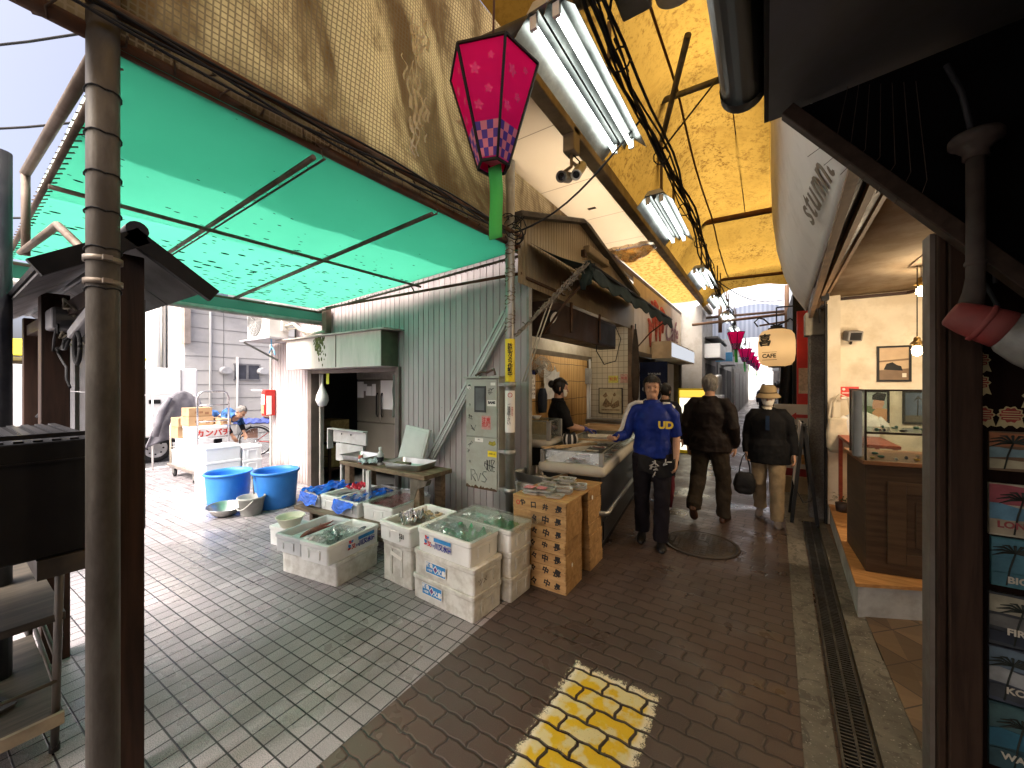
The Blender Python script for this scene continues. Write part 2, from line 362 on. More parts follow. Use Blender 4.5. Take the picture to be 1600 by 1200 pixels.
MAT_BEIGE = m_siding('beige_siding', (.52,.43,.31), (.38,.30,.2))
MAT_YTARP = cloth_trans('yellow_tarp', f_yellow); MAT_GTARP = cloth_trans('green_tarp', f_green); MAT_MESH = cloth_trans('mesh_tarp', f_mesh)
steel = mat('galvanised_steel', (.36,.36,.34), .42, .85, .2, 8, .1, dirt=(.20,.17,.13), damt=.35)
stainless = mat('stainless', (.55,.55,.53), .3, 1, .12, 6, .05, dirt=(.3,.29,.26), damt=.3)
rust = mat('rusty_steel', (.085,.055,.038), .75, .3, .35, 12, .5, dirt=(.13,.055,.025), damt=.5)
darkpipe = mat('weathered_pipe', (.14,.13,.11), .5, .6, .25, 6, .25, dirt=(.07,.06,.05), damt=.5, stretch=(1,1,.35))
black = mat('black_paint', (.010,.010,.011), .5, 0, .3, 8, .15, dirt=(.022,.02,.019), spec=.25)
blackr = mat('black_rubber', (.018,.018,.019), .8, 0, .2, 8, .2)
white = mat('white_paint', (.72,.72,.70), .5, 0, .06, 4, .08, dirt=(.45,.43,.38), damt=.15)
paper = mat('paper', (.78,.76,.71), .8, 0, .04, 3, .05)
cream = mat('cream_plaster', (.64,.57,.45), .75, 0, .08, 3, .12, dirt=(.42,.33,.21), damt=.3)
ink = mat('black_ink', (.012,.012,.014), .6, 0, .1, 5, 0)
redp = mat('red_paint', (.50,.03,.025), .45, 0, .1, 5, .08)
yellowp = mat('yellow_plastic', (.75,.58,.02), .45, 0, .06, 5, .05)
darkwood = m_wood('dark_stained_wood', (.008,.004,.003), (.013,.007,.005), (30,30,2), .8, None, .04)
# ================================================================ SETTING
m_asphalt = mat('asphalt', (.12,.12,.125), .8, 0, .25, 3, .4, 180, dirt=(.2,.2,.2), damt=.2)
tag(MB().bx(-300, 300, -300, 300, -.3, -.012).build('ground', m_asphalt), kind='structure')
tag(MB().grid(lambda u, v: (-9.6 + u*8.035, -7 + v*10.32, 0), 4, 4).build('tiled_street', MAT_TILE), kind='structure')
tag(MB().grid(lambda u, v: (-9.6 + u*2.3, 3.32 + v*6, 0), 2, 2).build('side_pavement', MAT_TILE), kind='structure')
tag(MB().grid(lambda u, v: (-1.565 + u*1.9, -7 + v*55, .0), 4, 8).build('alley_paving', MAT_PAVER), kind='structure')
tag(MB().bx(-9.75, -9.6, -40, 40, -.2, .004).build('road_edge_line', mat('road_paint', (.6,.6,.58), .7, dirt=(.25,.25,.25))), kind='structure')
tag(MB().bx(-.93, -.44, 1.05, 2.07, .0035, .004).build('painted_marking', m_yellow_paint()), kind='structure')
# concrete edging with a gutter between the two strips (the channel leans 1.6 degrees to the alley)
gx = lambda y: .25 + (y - 1.5) * .0285
k = MB()
ys = [-3, 0, 1.5, 3, 4.3, 5.6]
for y0, y1 in zip(ys, ys[1:]):
    k.add([(.10+.018*y0, y0, .006), (gx(y0)-.012, y0, .008), (gx(y1)-.012, y1, .008), (.10+.018*y1, y1, .006)], [(0,1,2,3)])
    k.add([(gx(y0)-.012, y0, .008), (gx(y0)-.012, y0, -.16), (gx(y1)-.012, y1, -.16), (gx(y1)-.012, y1, .008)], [(0,1,2,3)])
    k.add([(gx(y0)+.142, y0, .010), (.56, y0, .02), (.58, y1, .02), (gx(y1)+.142, y1, .010)], [(0,1,2,3)])
    k.add([(gx(y0)+.142, y0, .010), (gx(y0)+.142, y0, -.16), (gx(y1)+.142, y1, -.16), (gx(y1)+.142, y1, .010)], [(0,1,2,3)])
    k.add([(gx(y0)-.012, y0, -.13), (gx(y0)+.142, y0, -.13), (gx(y1)+.142, y1, -.13), (gx(y1)-.012, y1, -.13)], [(0,1,2,3)])
tag(k.build('kerb_strip', MAT_CONC), kind='structure')
tag(MB().bx(.14, .7, 5.6, 40, -.1, .008).build('far_kerb_strip', MAT_CONC), kind='structure')
g = thing('drain_grate', 'long dark steel drain grate set between the stained concrete strips', 'drain grate', (gx(3), 3, 0))
gm = mat('drain_steel', (.075,.075,.072), .42, .7, .3, 20, .2, dirt=(.05,.04,.03))
b = MB()
for i in range(4):      # four sections end to end
    ya, yb = -.4 + i*1.5, 1.09 + i*1.5
    for off in (0, .058, .116): b.bar((gx(ya)+.007+off, ya, .002), (gx(yb)+.007+off, yb, .002), .010, .03)
b.build('side_rails', gm, g, True)
b = MB(); y = -.4
while y < 5.58: b.bar((gx(y)+.012, y, .004), (gx(y)+.118, y+.012, .004), .007, .022); y += .0215
b.build('cross_bars', gm, g, True)
mh = thing('manhole_cover', 'round iron manhole cover in the brown brick alley', 'manhole cover', (-.54, 4.24, .003))
irn = mat('cast_iron', (.05,.042,.036), .5, .5, .3, 30, .4, dirt=(.09,.06,.04))
MB().lathe([(.315,0),(.345,.001),(.345,.009),(.318,.009),(.315,.003)], 48).build('rim', irn, mh)
b = MB().lathe([(.0005,.006),(.31,.006),(.313,.001)], 48)
for i in range(-5, 6):
    for j in range(-5, 6):
        if i*i + j*j < 27 and i*i + j*j > 4: b.bx(i*.052-.018, i*.052+.018, j*.052-.018, j*.052+.018, .005, .0095)
b.lathe([(.075,.005),(.075,.010),(.085,.010),(.085,.005)], 24)
b.build('lid', irn, mh)
# shop floor on the right, wood mosaic
def m_parquet():
    t = NT('wood_mosaic_floor'); p = t.pos(); X, Y, Z = t.xyz(p); a = t.math('DIVIDE', X, .34); b_ = t.math('DIVIDE', Y, .34)
    fa = t.math('SUBTRACT', a, t.math('FLOOR', a)); fb = t.math('SUBTRACT', b_, t.math('FLOOR', b_))
    d1 = t.math('ABSOLUTE', t.math('SUBTRACT', fa, fb)); d2 = t.math('ABSOLUTE', t.math('SUBTRACT', t.math('ADD', fa, fb), 1.0))
    w = t.math('ADD', t.math('MULTIPLY', t.math('GREATER_THAN', d1, d2), 2.0), t.math('GREATER_THAN', t.math('ADD', fa, fb), 1.0))
    wn = t.n('TexWhiteNoise', noise_dimensions='3D'); t.set(wn.inputs['Vector'], t.comb(t.math('FLOOR', a), t.math('FLOOR', b_), w))
    g = t.noise(t.comb(t.math('MULTIPLY', X, 9.0), t.math('MULTIPLY', Y, 40.0)), 1.5, 4)
    c = t.mixc(wn.outputs['Value'], (.075,.048,.028), (.22,.14,.08)); c = t.mixc(t.math('MULTIPLY', g, .5), c, (.06,.04,.025))
    e = t.math('MINIMUM', d1, d2); c = t.mixc(t.step(e, .02, .008), c, (.03,.02,.015))
    return t.fin(t.bsdf(c, .5, 0, t.bump(g, .2, .003)))
tag(MB().bx(.565, 3.2, 1.9, 5.7, -.05, .024).build('shop_floor', m_parquet()), kind='structure')

# ================================================================ FISH MARKET BUILDING (corner of side street and alley)
def siding(b, o, ax, L, z0, z1, pitch=.088, gw=.016, gd=.009, out=(0,-1,0), mi=0, topz=None):
    """vertical boards with open grooves, from o along ax; topz(u) gives a sloped top"""
    o, ax, out = Vector(o), Vector(ax), Vector(out); us = []; n = max(1, round(L / pitch)); p = L / n
    for i in range(n):
        a = i*p; us += [(a, 0), (a + p - gw, 0), (a + p - gw*.8, -gd), (a + p - gw*.2, -gd)]
    us.append((L, 0))
    lo = [o + ax*u + out*d + V(0,0,z0) for u, d in us]; hi = [o + ax*u + out*d + V(0,0,topz(u) if topz else z1) for u, d in us]
    N = len(us); b.add(lo + hi, [(i, i+1, i+1+N, i+N) for i in range(N-1)], mi)
mk = thing('fish_market_building', 'grey ribbed corner building with storeroom doorway and open fish counter', 'building', (-4.5, 3.3, 0))
b = MB()
siding(b, (-7.25,3.3,0), (1,0,0), 1.31, 0, 2.3); siding(b, (-5.94,3.3,0), (1,0,0), 2.05, 1.82, 3.25); siding(b, (-3.89,3.3,0), (1,0,0), 1.92, 0, 3.25)
siding(b, (-6.4,3.3,0), (1,0,0), .46, 2.3, 3.25); siding(b, (-7.25,9,0), (0,-1,0), 5.7, 0, 2.3, out=(-1,0,0))
siding(b, (-6.4,9,0), (0,-1,0), 5.7, 2.3, 3.25, out=(-1,0,0))
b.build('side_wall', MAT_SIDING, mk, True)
MB().bx(-7.27, -7.20, 3.285, 3.36, 0, 2.3).bx(-1.985, -1.955, 3.272, 3.33, 0, 3.2).build('corner_trim', mat('grey_trim', (.33,.33,.31), .55, 0, .1, 4, .1, dirt=(.15,.13,.1)), mk, True)
gb = MB()
topz = lambda u: 3.17 + (u/1.45)*.44 if u < 1.45 else 3.61 - (u-1.45)/2.4*.44
siding(gb, (-1.95,3.06,0), (0,1,0), 3.85, 2.56, 3, .062, .012, .008, (1,0,0), 0, topz)
gb.build('gable_wall', MAT_TAN, mk, True)
rf = MB()
for (ya, za, yb, zb) in ((2.98,3.19,4.51,3.66),(4.51,3.66,6.98,3.2)):
    rf.add([(-7.4,ya,za),(-1.86,ya,za),(-1.86,yb,zb),(-7.4,yb,zb),(-7.4,ya,za-.05),(-1.86,ya,za-.05),(-1.86,yb,zb-.05),(-7.4,yb,zb-.05)], [(0,1,2,3),(7,6,5,4),(0,4,5,1),(1,5,6,2),(2,6,7,3),(3,7,4,0)])
rf.build('roof', mat('roof_sheet', (.10,.085,.07), .6, .2, .2, 6, .2, dirt=(.05,.045,.04)), mk, True)
MB().bx(-2.02,-1.93,3.2,4.05,2.62,2.645).build('eave_flashing', rust, mk, True)
# header box above the storeroom door
hb = MB().bx(-6.17, -3.92, 3.03, 3.29, 1.82, 2.265)
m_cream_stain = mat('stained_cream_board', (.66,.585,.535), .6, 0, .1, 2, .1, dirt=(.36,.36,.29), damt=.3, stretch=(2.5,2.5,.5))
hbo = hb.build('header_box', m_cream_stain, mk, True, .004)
MB().bx(-3.918, -3.905, 3.035, 3.285, 1.825, 2.26).build('end_panel', mat('olive_board', (.085,.095,.06), .6, dirt=(.05,.055,.035)), hbo, True)
MB().bx(-4.86, -4.85, 3.024, 3.031, 1.83, 2.26).build('panel_joint', rust, hbo, True)
mo = MB(); random.seed(3)
for i in range(90):
    cx = random.choice((-5.33, -5.17, -5.24)) + random.gauss(0, .035); zz = 2.25 - abs(random.gauss(0, .13)); s = random.uniform(.008, .02)
    mo.sph((cx, 3.029, zz), (s, .004, s*1.6), 6)
mo.build('moss', mat('moss', (.085,.10,.03), .9, 0, .4, 30, .5), hbo, True)
MB().bx(-6.4,-3.8,2.98,3.31,2.268,2.285).build('header_cap', mat('cap_sheet', (.5,.47,.43), .5, .3, .15, 5, .1, dirt=(.2,.15,.12)), hbo, True)
# door opening: jambs and the storeroom behind
jm = mat('brown_jamb', (.13,.10,.085), .5, 0, .15, 6, .1)
MB().bx(-5.985,-5.88,3.255,3.4,0,1.82).bx(-3.93,-3.86,3.255,3.4,0,1.82).bx(-5.88,-3.93,3.26,3.4,1.76,1.815).build('door_frame', jm, mk, True, .003)
MB().bx(-5.80,-5.77,3.34,3.40,0,1.76).bx(-3.985,-3.94,3.30,3.36,0,1.76).build('sliding_rail', mat('pale_alu', (.5,.47,.42), .4, .6), mk, True)
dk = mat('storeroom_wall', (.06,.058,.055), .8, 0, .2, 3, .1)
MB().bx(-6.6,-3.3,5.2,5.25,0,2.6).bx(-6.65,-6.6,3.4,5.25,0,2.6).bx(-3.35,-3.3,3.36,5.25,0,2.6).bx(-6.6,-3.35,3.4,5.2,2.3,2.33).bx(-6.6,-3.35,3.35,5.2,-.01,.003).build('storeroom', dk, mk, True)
# fish shop interior, open to the alley
MB().bx(-2.80,-2.74,3.36,6.85,0,2.7).bx(-2.74,-1.99,3.345,3.37,0,2.7).build('shop_back_wall', cream, mk, True)
MB().bx(-2.74,-1.97,3.37,6.8,2.62,2.66).build('shop_ceiling', mat('shop_ceiling', (.20,.15,.10), .8, 0, .2, 3, .1, dirt=(.08,.06,.04)), mk, True)
def m_walltile():
    t = NT('wall_tiles'); p = t.pos(); X, Y, Z = t.xyz(p); u = t.math('DIVIDE', t.math('ADD', X, Y), .1); v = t.math('DIVIDE', Z, .1)
    fu = t.math('SUBTRACT', u, t.math('FLOOR', u)); fv = t.math('SUBTRACT', v, t.math('FLOOR', v))
    e = t.math('MINIMUM', t.math('MINIMUM', fu, t.math('SUBTRACT', 1.0, fu)), t.math('MINIMUM', fv, t.math('SUBTRACT', 1.0, fv)))
    n = t.noise(p, 3, 5); c = t.mixc(n, (.55,.47,.33), (.68,.6,.45)); c = t.mixc(t.step(e, .045, .02), c, (.22,.17,.11))
    return t.fin(t.bsdf(c, .3, 0, t.bump(t.step(e, .01, .06), .3, .004)))
MAT_WT = m_walltile()
MB().bx(-2.74,-1.97,6.8,6.9,0,2.66).build('tiled_end_wall', MAT_WT, mk, True)
MB().bx(-2.0,-1.92,6.70,6.82,0,2.62).build('end_post', mat('brown_post', (.17,.10,.055), .6, dirt=(.08,.05,.03)), mk, True)
MB().bx(-2.735,-2.70,3.4,6.79,2.02,2.10).bx(-2.735,-2.70,6.62,6.68,.9,2.02).build('window_rail', mat('bronze_alu', (.22,.18,.13), .4, .5), mk, True)
# bamboo blind covering the back window
def m_bamboo():
    t = NT('bamboo_blind'); p = t.pos(); X, Y, Z = t.xyz(p); n = t.noise(t.comb(0, t.math('MULTIPLY', Y, 45.0), t.math('MULTIPLY', Z, 1.2)), 1, 4)
    c = t.mixc(t.step(n, .3, .7), (.30,.155,.045), (.62,.38,.13)); l = t.math('PINGPONG', t.math('ADD', Z, t.math('MULTIPLY', t.noise(p, 1.5, 2), .08)), .14)
    c = t.mixc(t.step(l, .006, .003), c, (.06,.035,.015))
    return t.fin(t.bsdf(c, .6, 0, t.bump(n, .6, .006)))
bl = MB(); Yb = 3.5
while Yb < 6.52: bl.tube([(-2.685 + random.uniform(-.004,.004), Yb, .75), (-2.685, Yb, 2.02)], .009, 6); Yb += .0175
tag(bl.build('bamboo_blind', m_bamboo()), 'brown bamboo blind covering the back wall of the fish shop', 'blind')
# black rolled-up shutter case and speaker boxes under the eave
sh = thing('shutter_case', 'long dark rolled shutter case hanging above the fish counter', 'shutter case', (-2.0, 4.7, 2.1))
drk = mat('dark_brown_sheet', (.030,.018,.013), .5, .2, .3, 6, .15, dirt=(.06,.03,.02))
MB().bx(-2.16,-1.9,3.62,5.75,2.13,2.5).build('case', drk, sh, True, .01)
MB().bx(-1.895,-1.885,5.0,5.7,2.16,2.46).build('end_plate', black, sh, True)
MB().tube([(-1.9,5.72,2.48),(-1.87,5.9,2.3),(-1.9,5.75,1.95),(-1.92,5.3,1.88),(-1.92,5.0,2.05),(-1.91,4.98,2.13)], .007, 6).build('loose_cable', blackr, sh, True)
for y in (4.1,5.02): MB().bx(-1.90,-1.88,y,y+.04,2.2,2.55).build('hanger', rust, sh, True)

# ================================================================ POLES AND TARPS
def pole(loc, h, label, r=.043):
    o = thing('street_pole', label, 'pole', loc, 0, 'steel poles carrying the tarps')
    MB().tube([(0,0,0),(0,0,h)], r, 24).build('shaft', darkpipe if loc[1] < 1 else steel, o)
    return o
p1 = pole((-1.95,.337,0), 4.6, 'thick weathered steel pole beside the dark wooden post, wound with wires')
b = MB()
for z in (1.93, 2.07, 2.2, 2.33, 2.47, 2.62):
    b.tube([(.0465*cos(a/4*pi/2), .0465*sin(a/4*pi/2), z + .006*sin(a)) for a in range(17)], .0028, 5)
b.tube([(-.042,-.022,z/10) for z in range(14, 45)], .006, 6)
b.build('wire_wrap', blackr, p1)
for z in (1.955, 2.035): MB().lathe([(.045,z-.009),(.051,z-.009),(.051,z+.009),(.045,z+.009)], 20).bx(.046,.07,-.012,.012,z-.008,z+.008).build('hose_clamp', mat('clamp_steel', (.25,.22,.18), .5, .6, dirt=(.1,.07,.05)), p1)
p2 = pole((-1.95,2.925,0), 4.5, 'slim steel pole with yellow camera notice, beside the meter cabinet')
yst = MB().loft([[(.0455*cos(a), .0455*sin(a), z) for a in [radians(-170 + 12*i) for i in range(19)]] for z in (1.615, 2.01)], closed=False).build('yellow_notice', yellowp, p2)
wst = MB().loft([[(.0455*cos(a), .0455*sin(a), z) for a in [radians(-165 + 12*i) for i in range(17)]] for z in (1.16, 1.54)], closed=False).build('white_notice', paper, p2)
cdir = V(1.95,-2.925,0).normalized(); cx_ = V(-cdir.y, cdir.x, 0)
fr = lambda z, du=0: frame(V(-1.95,2.925,z) + cdir*.0465 + cx_*du, cx_, (0,0,1))
text('防\n犯\nカ\nメ\nラ\n作\n動\n中', .047, ink, yst, fr(1.815), line=.78, bold=.0012)
text('ご\n遠\n慮\n下\nさ\nい', .036, ink, wst, fr(1.325, -.012), line=.88)
text('喫\n煙\n行\n為\nは', .017, redp, wst, fr(1.35, .02), line=1.0)
b = MB(); T = fr(1.50)
b.lathe([(.016,0),(.016,.0012),(.021,.0012),(.021,0)], 20, 0, T); b.bar(T @ V(-.013,.013,.0006), T @ V(.013,-.013,.0006), .004, .0015); b.build('no_smoking_mark', redp, wst, True)
for z in (.60,.95,1.57): MB().lathe([(.045,z),(.056,z),(.056,z+.05),(.045,z+.05)], 20).bx(-.12,-.05,-.018,.018,z+.01,z+.04).build('pole_clamp', steel, p2)
b = MB()
for i in range(26): 
    z = 2.05 + i*.035; b.tube([(.0462*cos(a/3*pi/2+i), .0462*sin(a/3*pi/2+i), z + .01*sin(a*2)) for a in range(8)], .0035, 5)
b.build('twine_wrap', mat('twine', (.16,.11,.07), .9), p2)

# the long beam and the hanging mesh tarp above it
bm_ = thing('canopy_beam', 'long rusty beam along the foot of the brown mesh tarp', 'beam', (-1.95, 1.6, 2.83))
MB().tube([(-1.97,-3,2.80),(-1.97,.34,2.83),(-1.97,1.6,2.86),(-1.97,3.1,2.91)], .028, 10).tube([(-1.92,-3,2.90),(-1.92,.34,2.92),(-1.92,3.1,2.99)], .020, 8).build('pipes', rust, bm_, True)
b = MB(); random.seed(11)
for y in [i*.16 for i in range(-8, 19)]:
    z = 2.83 + .03*(y-.34); b.tube([(-1.97+.04*cos(a), y + .01*a + random.uniform(-.02,.02), z + .03 + .055*sin(a)) for a in [j*.7 for j in range(10)]], .004, 5)
b.build('rope_lashing', mat('old_rope', (.075,.05,.035), .9), bm_, True)
b = MB()
for k_ in range(4):
    b.tube([(-1.90 + .012*k_ + .02*sin(y*3+k_), y, 2.86 + .028*y + .03*sin(y*2.1 + k_*1.7)) for y in [-1.5 + .25*i for i in range(18)]], .006, 6)
b.build('cable', blackr, bm_, True)
def meshpt(u, v):
    y = -10 + u*16.2; z = 2.80 + .03*max(y,-3) + v*(4.75 - 2.80 - .03*max(y,-3))
    x = -1.955 + .10*sin(pi*v)*sin(y*1.7+.6) + .03*sin(y*9 + 4*z)*sin(pi*v) + .035*noise.noise(V(y*1.6, z*1.1, 3)) + .02*sin((y*5+z*2))*sin(pi*v)
    if y > 3.0: x = min(x, -2.06)
    return (x, y, z)
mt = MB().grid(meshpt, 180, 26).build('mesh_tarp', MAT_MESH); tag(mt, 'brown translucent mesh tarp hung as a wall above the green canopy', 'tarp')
# a torn, daylit split in the mesh tarp with frayed plastic
random.seed(5); b = MB()
for i in range(30):
    y = 1.64 + random.gauss(0,.035); z0 = 2.98 + random.uniform(0,.75); L_ = random.uniform(.10,.26); w_ = random.uniform(.008,.03)
    b.grid(lambda u, v, y=y, z0=z0, L_=L_, w_=w_: (-1.80 + .05*sin(pi*(z0-2.9)) - .02*v + .012*sin(v*7+y*40), y + (u-.5)*w_*(1-.6*v) + .01*sin(v*9+z0), z0 + v*L_), 1, 8)
m_fray = cloth_trans('frayed_plastic', lambda t: ((.88,.84,.74), .7))
tag(b.build('torn_plastic_strips', m_fray), 'frayed pale plastic strips hanging at the split in the brown mesh tarp', 'plastic strips')

# yellow roof tarp over the alley
def ytarp(u, v):
    y = -10 + v*20.6; k = min(1, max(0, (y - 1.9)/.5)); x0 = -2.0 + .70*k; x = x0 + u*(1.4 - x0); z = 4.78 - .075*max(0, y - 2.5) - .02*(x + 2)
    q = min(1, (x - x0)/.75); z = z*(1 - k) + k*(3.73 + (z - 3.73)*sin(q*pi/2))
    bay = (y - 7.2) / 3.1; sag = abs(sin(pi*bay)); z -= .20*sag*sin(pi*min(1, max(0, u)))
    z += .035*abs(sin(y*7 + 1.5*sin(x*3)))*max(0, 1 - abs(((y - 7.2)/3.1 + .5) % 1 - .5)*5); z += .05*noise.noise(V(x*1.5, y*1.3, 0)) + .022*noise.noise(V(x*5, y*3, 4)) + .03*sin(x*4 + y*.8)
    if y > 10.2: z -= (y-10.2)*.55
    return (x, y, z)
yt = MB().grid(ytarp, 40, 160).build('roof_tarp', MAT_YTARP); tag(yt, 'mottled yellow tarp roofing the alley above the fluorescent lights', 'tarp')
def girder(p, q, r, label, group='roof pipes under the yellow tarp'):
    return tag(MB().tube([Vector(p) - Vector(p), Vector(q) - Vector(p)], r, 10).build('roof_pipe', rust if 'rusty' in label else darkpipe, loc=p), label, 'pipe', group)
girder((-2.0,4.1,4.50), (1.3,4.1,4.44), .03, 'dark roof pipe crossing the alley above the second light fixture')
girder((-2.0,7.2,4.34), (1.3,7.2,4.28), .045, 'thick rusty roof pipe crossing the alley where the tarp dips')
girder((-2.0,10.25,4.08), (1.3,10.25,4.0), .035, 'rusty roof pipe at the far end of the yellow tarp')
girder((-.52,3.37,4.42), (-1.32,5.3,4.08), .028, 'long slanting grey brace under the middle of the yellow tarp')
girder((-1.35,1.75,3.55), (-.55,2.15,3.85), .04, 'short thick grey pipe above the nearest light fixture')
girder((-.30,2.6,4.62), (-.26,6.9,4.25), .006, 'thin rusty wire running along the yellow tarp')

# green canopy over the side street
def gcan(u, v):
    x = -5.5 + u*3.55; y = .36 + v*2.78; z = 2.70 + (x + 5.5)/3.55*(.10 + .03*y)
    z += -.035*sin(pi*u*2)**2 * sin(pi*v) + .012*noise.noise(V(x*1.2, y*1.2, 7))
    return (x, y, z)
gc = thing('green_canopy', 'translucent green tarp canopy over the side street with leaf litter on top', 'canopy', (-3.7, 1.7, 2.75))
MB().grid(gcan, 40, 30).build('sheet', MAT_GTARP, gc, True)
def f_patch(t): return (.52,.70,.66), .72
MB().grid(lambda u, v: (lambda q: (q[0], q[1], q[2] + .03))(gcan(.76 - .13*abs(sin(v*5))**3*0 + u*.24 + .02*noise.noise(V(v*6, 2, u))*(1-u), v)), 16, 30).build('double_layer', cloth_trans('grey_underlay', f_patch), gc, True)
def f_patch2(t): return (.75,.92,.86), .85
MB().grid(lambda u, v: (lambda q: (q[0], q[1], q[2] + .016))(gcan(.50 + .06*v + u*(.5 - .06*v), v)), 16, 24).build('overlap_layer', cloth_trans('green_underlay', f_patch2), gc, True)
fm = mat('canopy_frame_steel', (.14,.10,.075), .6, .4, .3, 9, .3, dirt=(.07,.045,.03))
for (a, c_) in (((-5.5,.36,2.66),(-1.96,.36,2.76)), ((-5.5,3.14,2.66),(-1.96,3.14,2.84)), ((-5.5,1.12,2.67),(-1.96,1.10,2.78)), ((-5.5,2.08,2.67),(-1.96,1.95,2.80)), ((-5.5,.30,2.66),(-5.5,3.2,2.66)), ((-3.3,.36,2.69),(-3.3,3.1,2.715))):
    MB().tube([a, c_], .014, 8).build('frame_tube', fm, gc, True)
for (a, c_) in (((-5.5,1.16,2.68),(-1.96,1.16,2.80)), ((-5.5,2.13,2.68),(-1.96,2.0,2.82))):
    b = MB().tube([a, c_], .006, 6); 
    for i in range(24):
        f_ = i/23; x = a[0] + (c_[0]-a[0])*f_; y0 = a[1] + (c_[1]-a[1])*f_; z = a[2] + (c_[2]-a[2])*f_
        b.tube([(x, y0, z), (x+.03, y0-.03, z-.012), (x+.06, y0-.055, z-.005)], .003, 5)
    b.build('truss_lacing_rope', fm, gc, True)
b = MB()
for i in range(44):
    f_ = (i+.5)/44; x = -5.5 + 3.5*f_; b.tube([(x, 3.16, 2.67 + .15*f_), (x+.03, 3.12, 2.69 + .15*f_)], .004, 5); b.tube([(x, .34, 2.67 + .09*f_), (x+.03, .40, 2.69 + .09*f_)], .004, 5)
b.build('lacing_rope', fm, gc, True)
MB().grid(lambda u, v: (-5.52 + .01*sin(v*40), .3 + v*2.95, 2.50 + u*.18), 2, 30).build('valance', cloth_trans('dark_green_hem', lambda t: ((.045,.17,.12), .35)), gc, True)
MB().tube([(-5.52,.2,2.50),(-5.52,3.4,2.50)], .035, 10).build('gutter_tube', mat('grey_tube', (.38,.37,.35), .5, .4, dirt=(.2,.17,.15)), gc, True)
MB().tube([(-3.52,.30,2.80),(-1.98,.335,2.80)], .022, 10).tube([(-3.5,.30,2.80),(-3.5,.30,2.33)], .018, 8).tube([(-3.6,.29,2.36),(-2.6,.31,2.30),(-1.98,.335,2.02)], .016, 8).build('side_brace', mat('brace_steel', (.19,.15,.12), .6, .4, dirt=(.1,.07,.05)), gc, True)
pw = thing('wall_rail', 'rusty horizontal pipe fixed across the grey ribbed wall under the canopy', 'pipe', (-3.6,3.15,2.7))
MB().tube([(-5.3,3.16,2.70),(-1.95,3.12,2.66)], .016, 8).build('rail', rust, pw, True)
MB().tube([(-3.62,3.14,2.92),(-3.5,3.2,2.69)], .008, 6).build('tie_rod', black, pw, True)
MB().bx(-5.45,-5.34,3.18,3.26,2.285,2.7).build('stub_post', mat('brown_stub', (.19,.13,.10), .7, dirt=(.1,.06,.04)), pw, True)

# cream ceiling panels over the fish shop eave, with gutter beam
cp = thing('eave_ceiling', 'pale translucent panel ceiling above the tan gable and security cameras', 'ceiling panel', (-1.68, 4, 3.64))
def f_panel(t):
    p = t.pos(); X, Y, Z = t.xyz(p); l = t.step(t.math('PINGPONG', Y, .45), .006, .003); n = t.noise(p, 1.6, 4)
    return t.mixc(l, t.mixc(n, (.78,.69,.54), (.86,.79,.66)), (.4,.33,.24)), .55
MAT_PANEL = cloth_trans('eave_panel', f_panel)
MB().bx(-2.0,-1.37,2.25,5.74,3.635,3.65).build('panel', MAT_PANEL, cp, True)
gbm = mat('gutter_beam', (.30,.24,.16), .6, .2, .2, 5, .15, dirt=(.16,.12,.08))
MB().bx(-1.37,-1.26,2.0,12.4,3.60,3.72).build('gutter_beam', gbm, cp, True, .01)
MB().bx(-1.72,-1.63,4.2,4.24,3.628,3.634).build('vent_slot', mat('vent_dark', (.1,.08,.06), .7), cp, True)
MB().bx(-2.05,-1.98,5.5,12.4,3.5,3.62).build('wall_plate', drk, cp, True)
def f_panel2(t):
    p = t.pos(); n = t.noise(p, 16, 6, .7); return t.mixc(t.step(n, .48, .6), (.80,.64,.34), (.50,.34,.14)), .65
MB().bx(-1.95,-1.38,5.75,10.2,3.61,3.625).build('yellowed_panel', cloth_trans('yellowed_panel', f_panel2), cp, True)
b = MB(); random.seed(4)
b.grid(lambda u, v: (-2.0 + u*.68, 5.5 + v*.5, 3.60 - .16*sin(pi*u)*sin(pi*v) + .05*noise.noise(V(u*4, v*4, 1))), 14, 12)
tag(b.build('torn_plastic_sheet', clear('torn_clear_plastic', (.7,.55,.4), .12, .25)), 'crumpled torn plastic sheet sagging between the eave panels', 'plastic sheet')
for i, (x0, x1) in enumerate(((-.75,-.72),(.32,.30))):
    pts = [(x0 + (x1-x0)*k/30 + .004*sin(k), -2 + k*.41, 0) for k in range(31)]
    def tz(x, y):
        z = 4.78 - .075*max(0, y - 2.5) - .02*(x + 2); k_ = min(1, max(0, (y-1.9)/.5)); xx = -2.0 + .7*k_; q = min(1, (x-xx)/.75); return z*(1-k_) + k_*(3.73 + (z-3.73)*sin(q*pi/2)) - .20*abs(sin(pi*(y-7.2)/3.1))*sin(pi*min(1,max(0,(x-xx)/(1.4-xx)))) - .03
    b = MB().tube([(x, y, tz(x, y)) for x, y, _ in pts], .012, 5)
    tag(b.build('tarp_seam_cord', rust, loc=(x0,0,4.3), w=True), ('seam cord sewn along the yellow tarp on the side of the fish shop','seam cord sewn along the yellow tarp on the side of the white fascia')[i], 'cord')
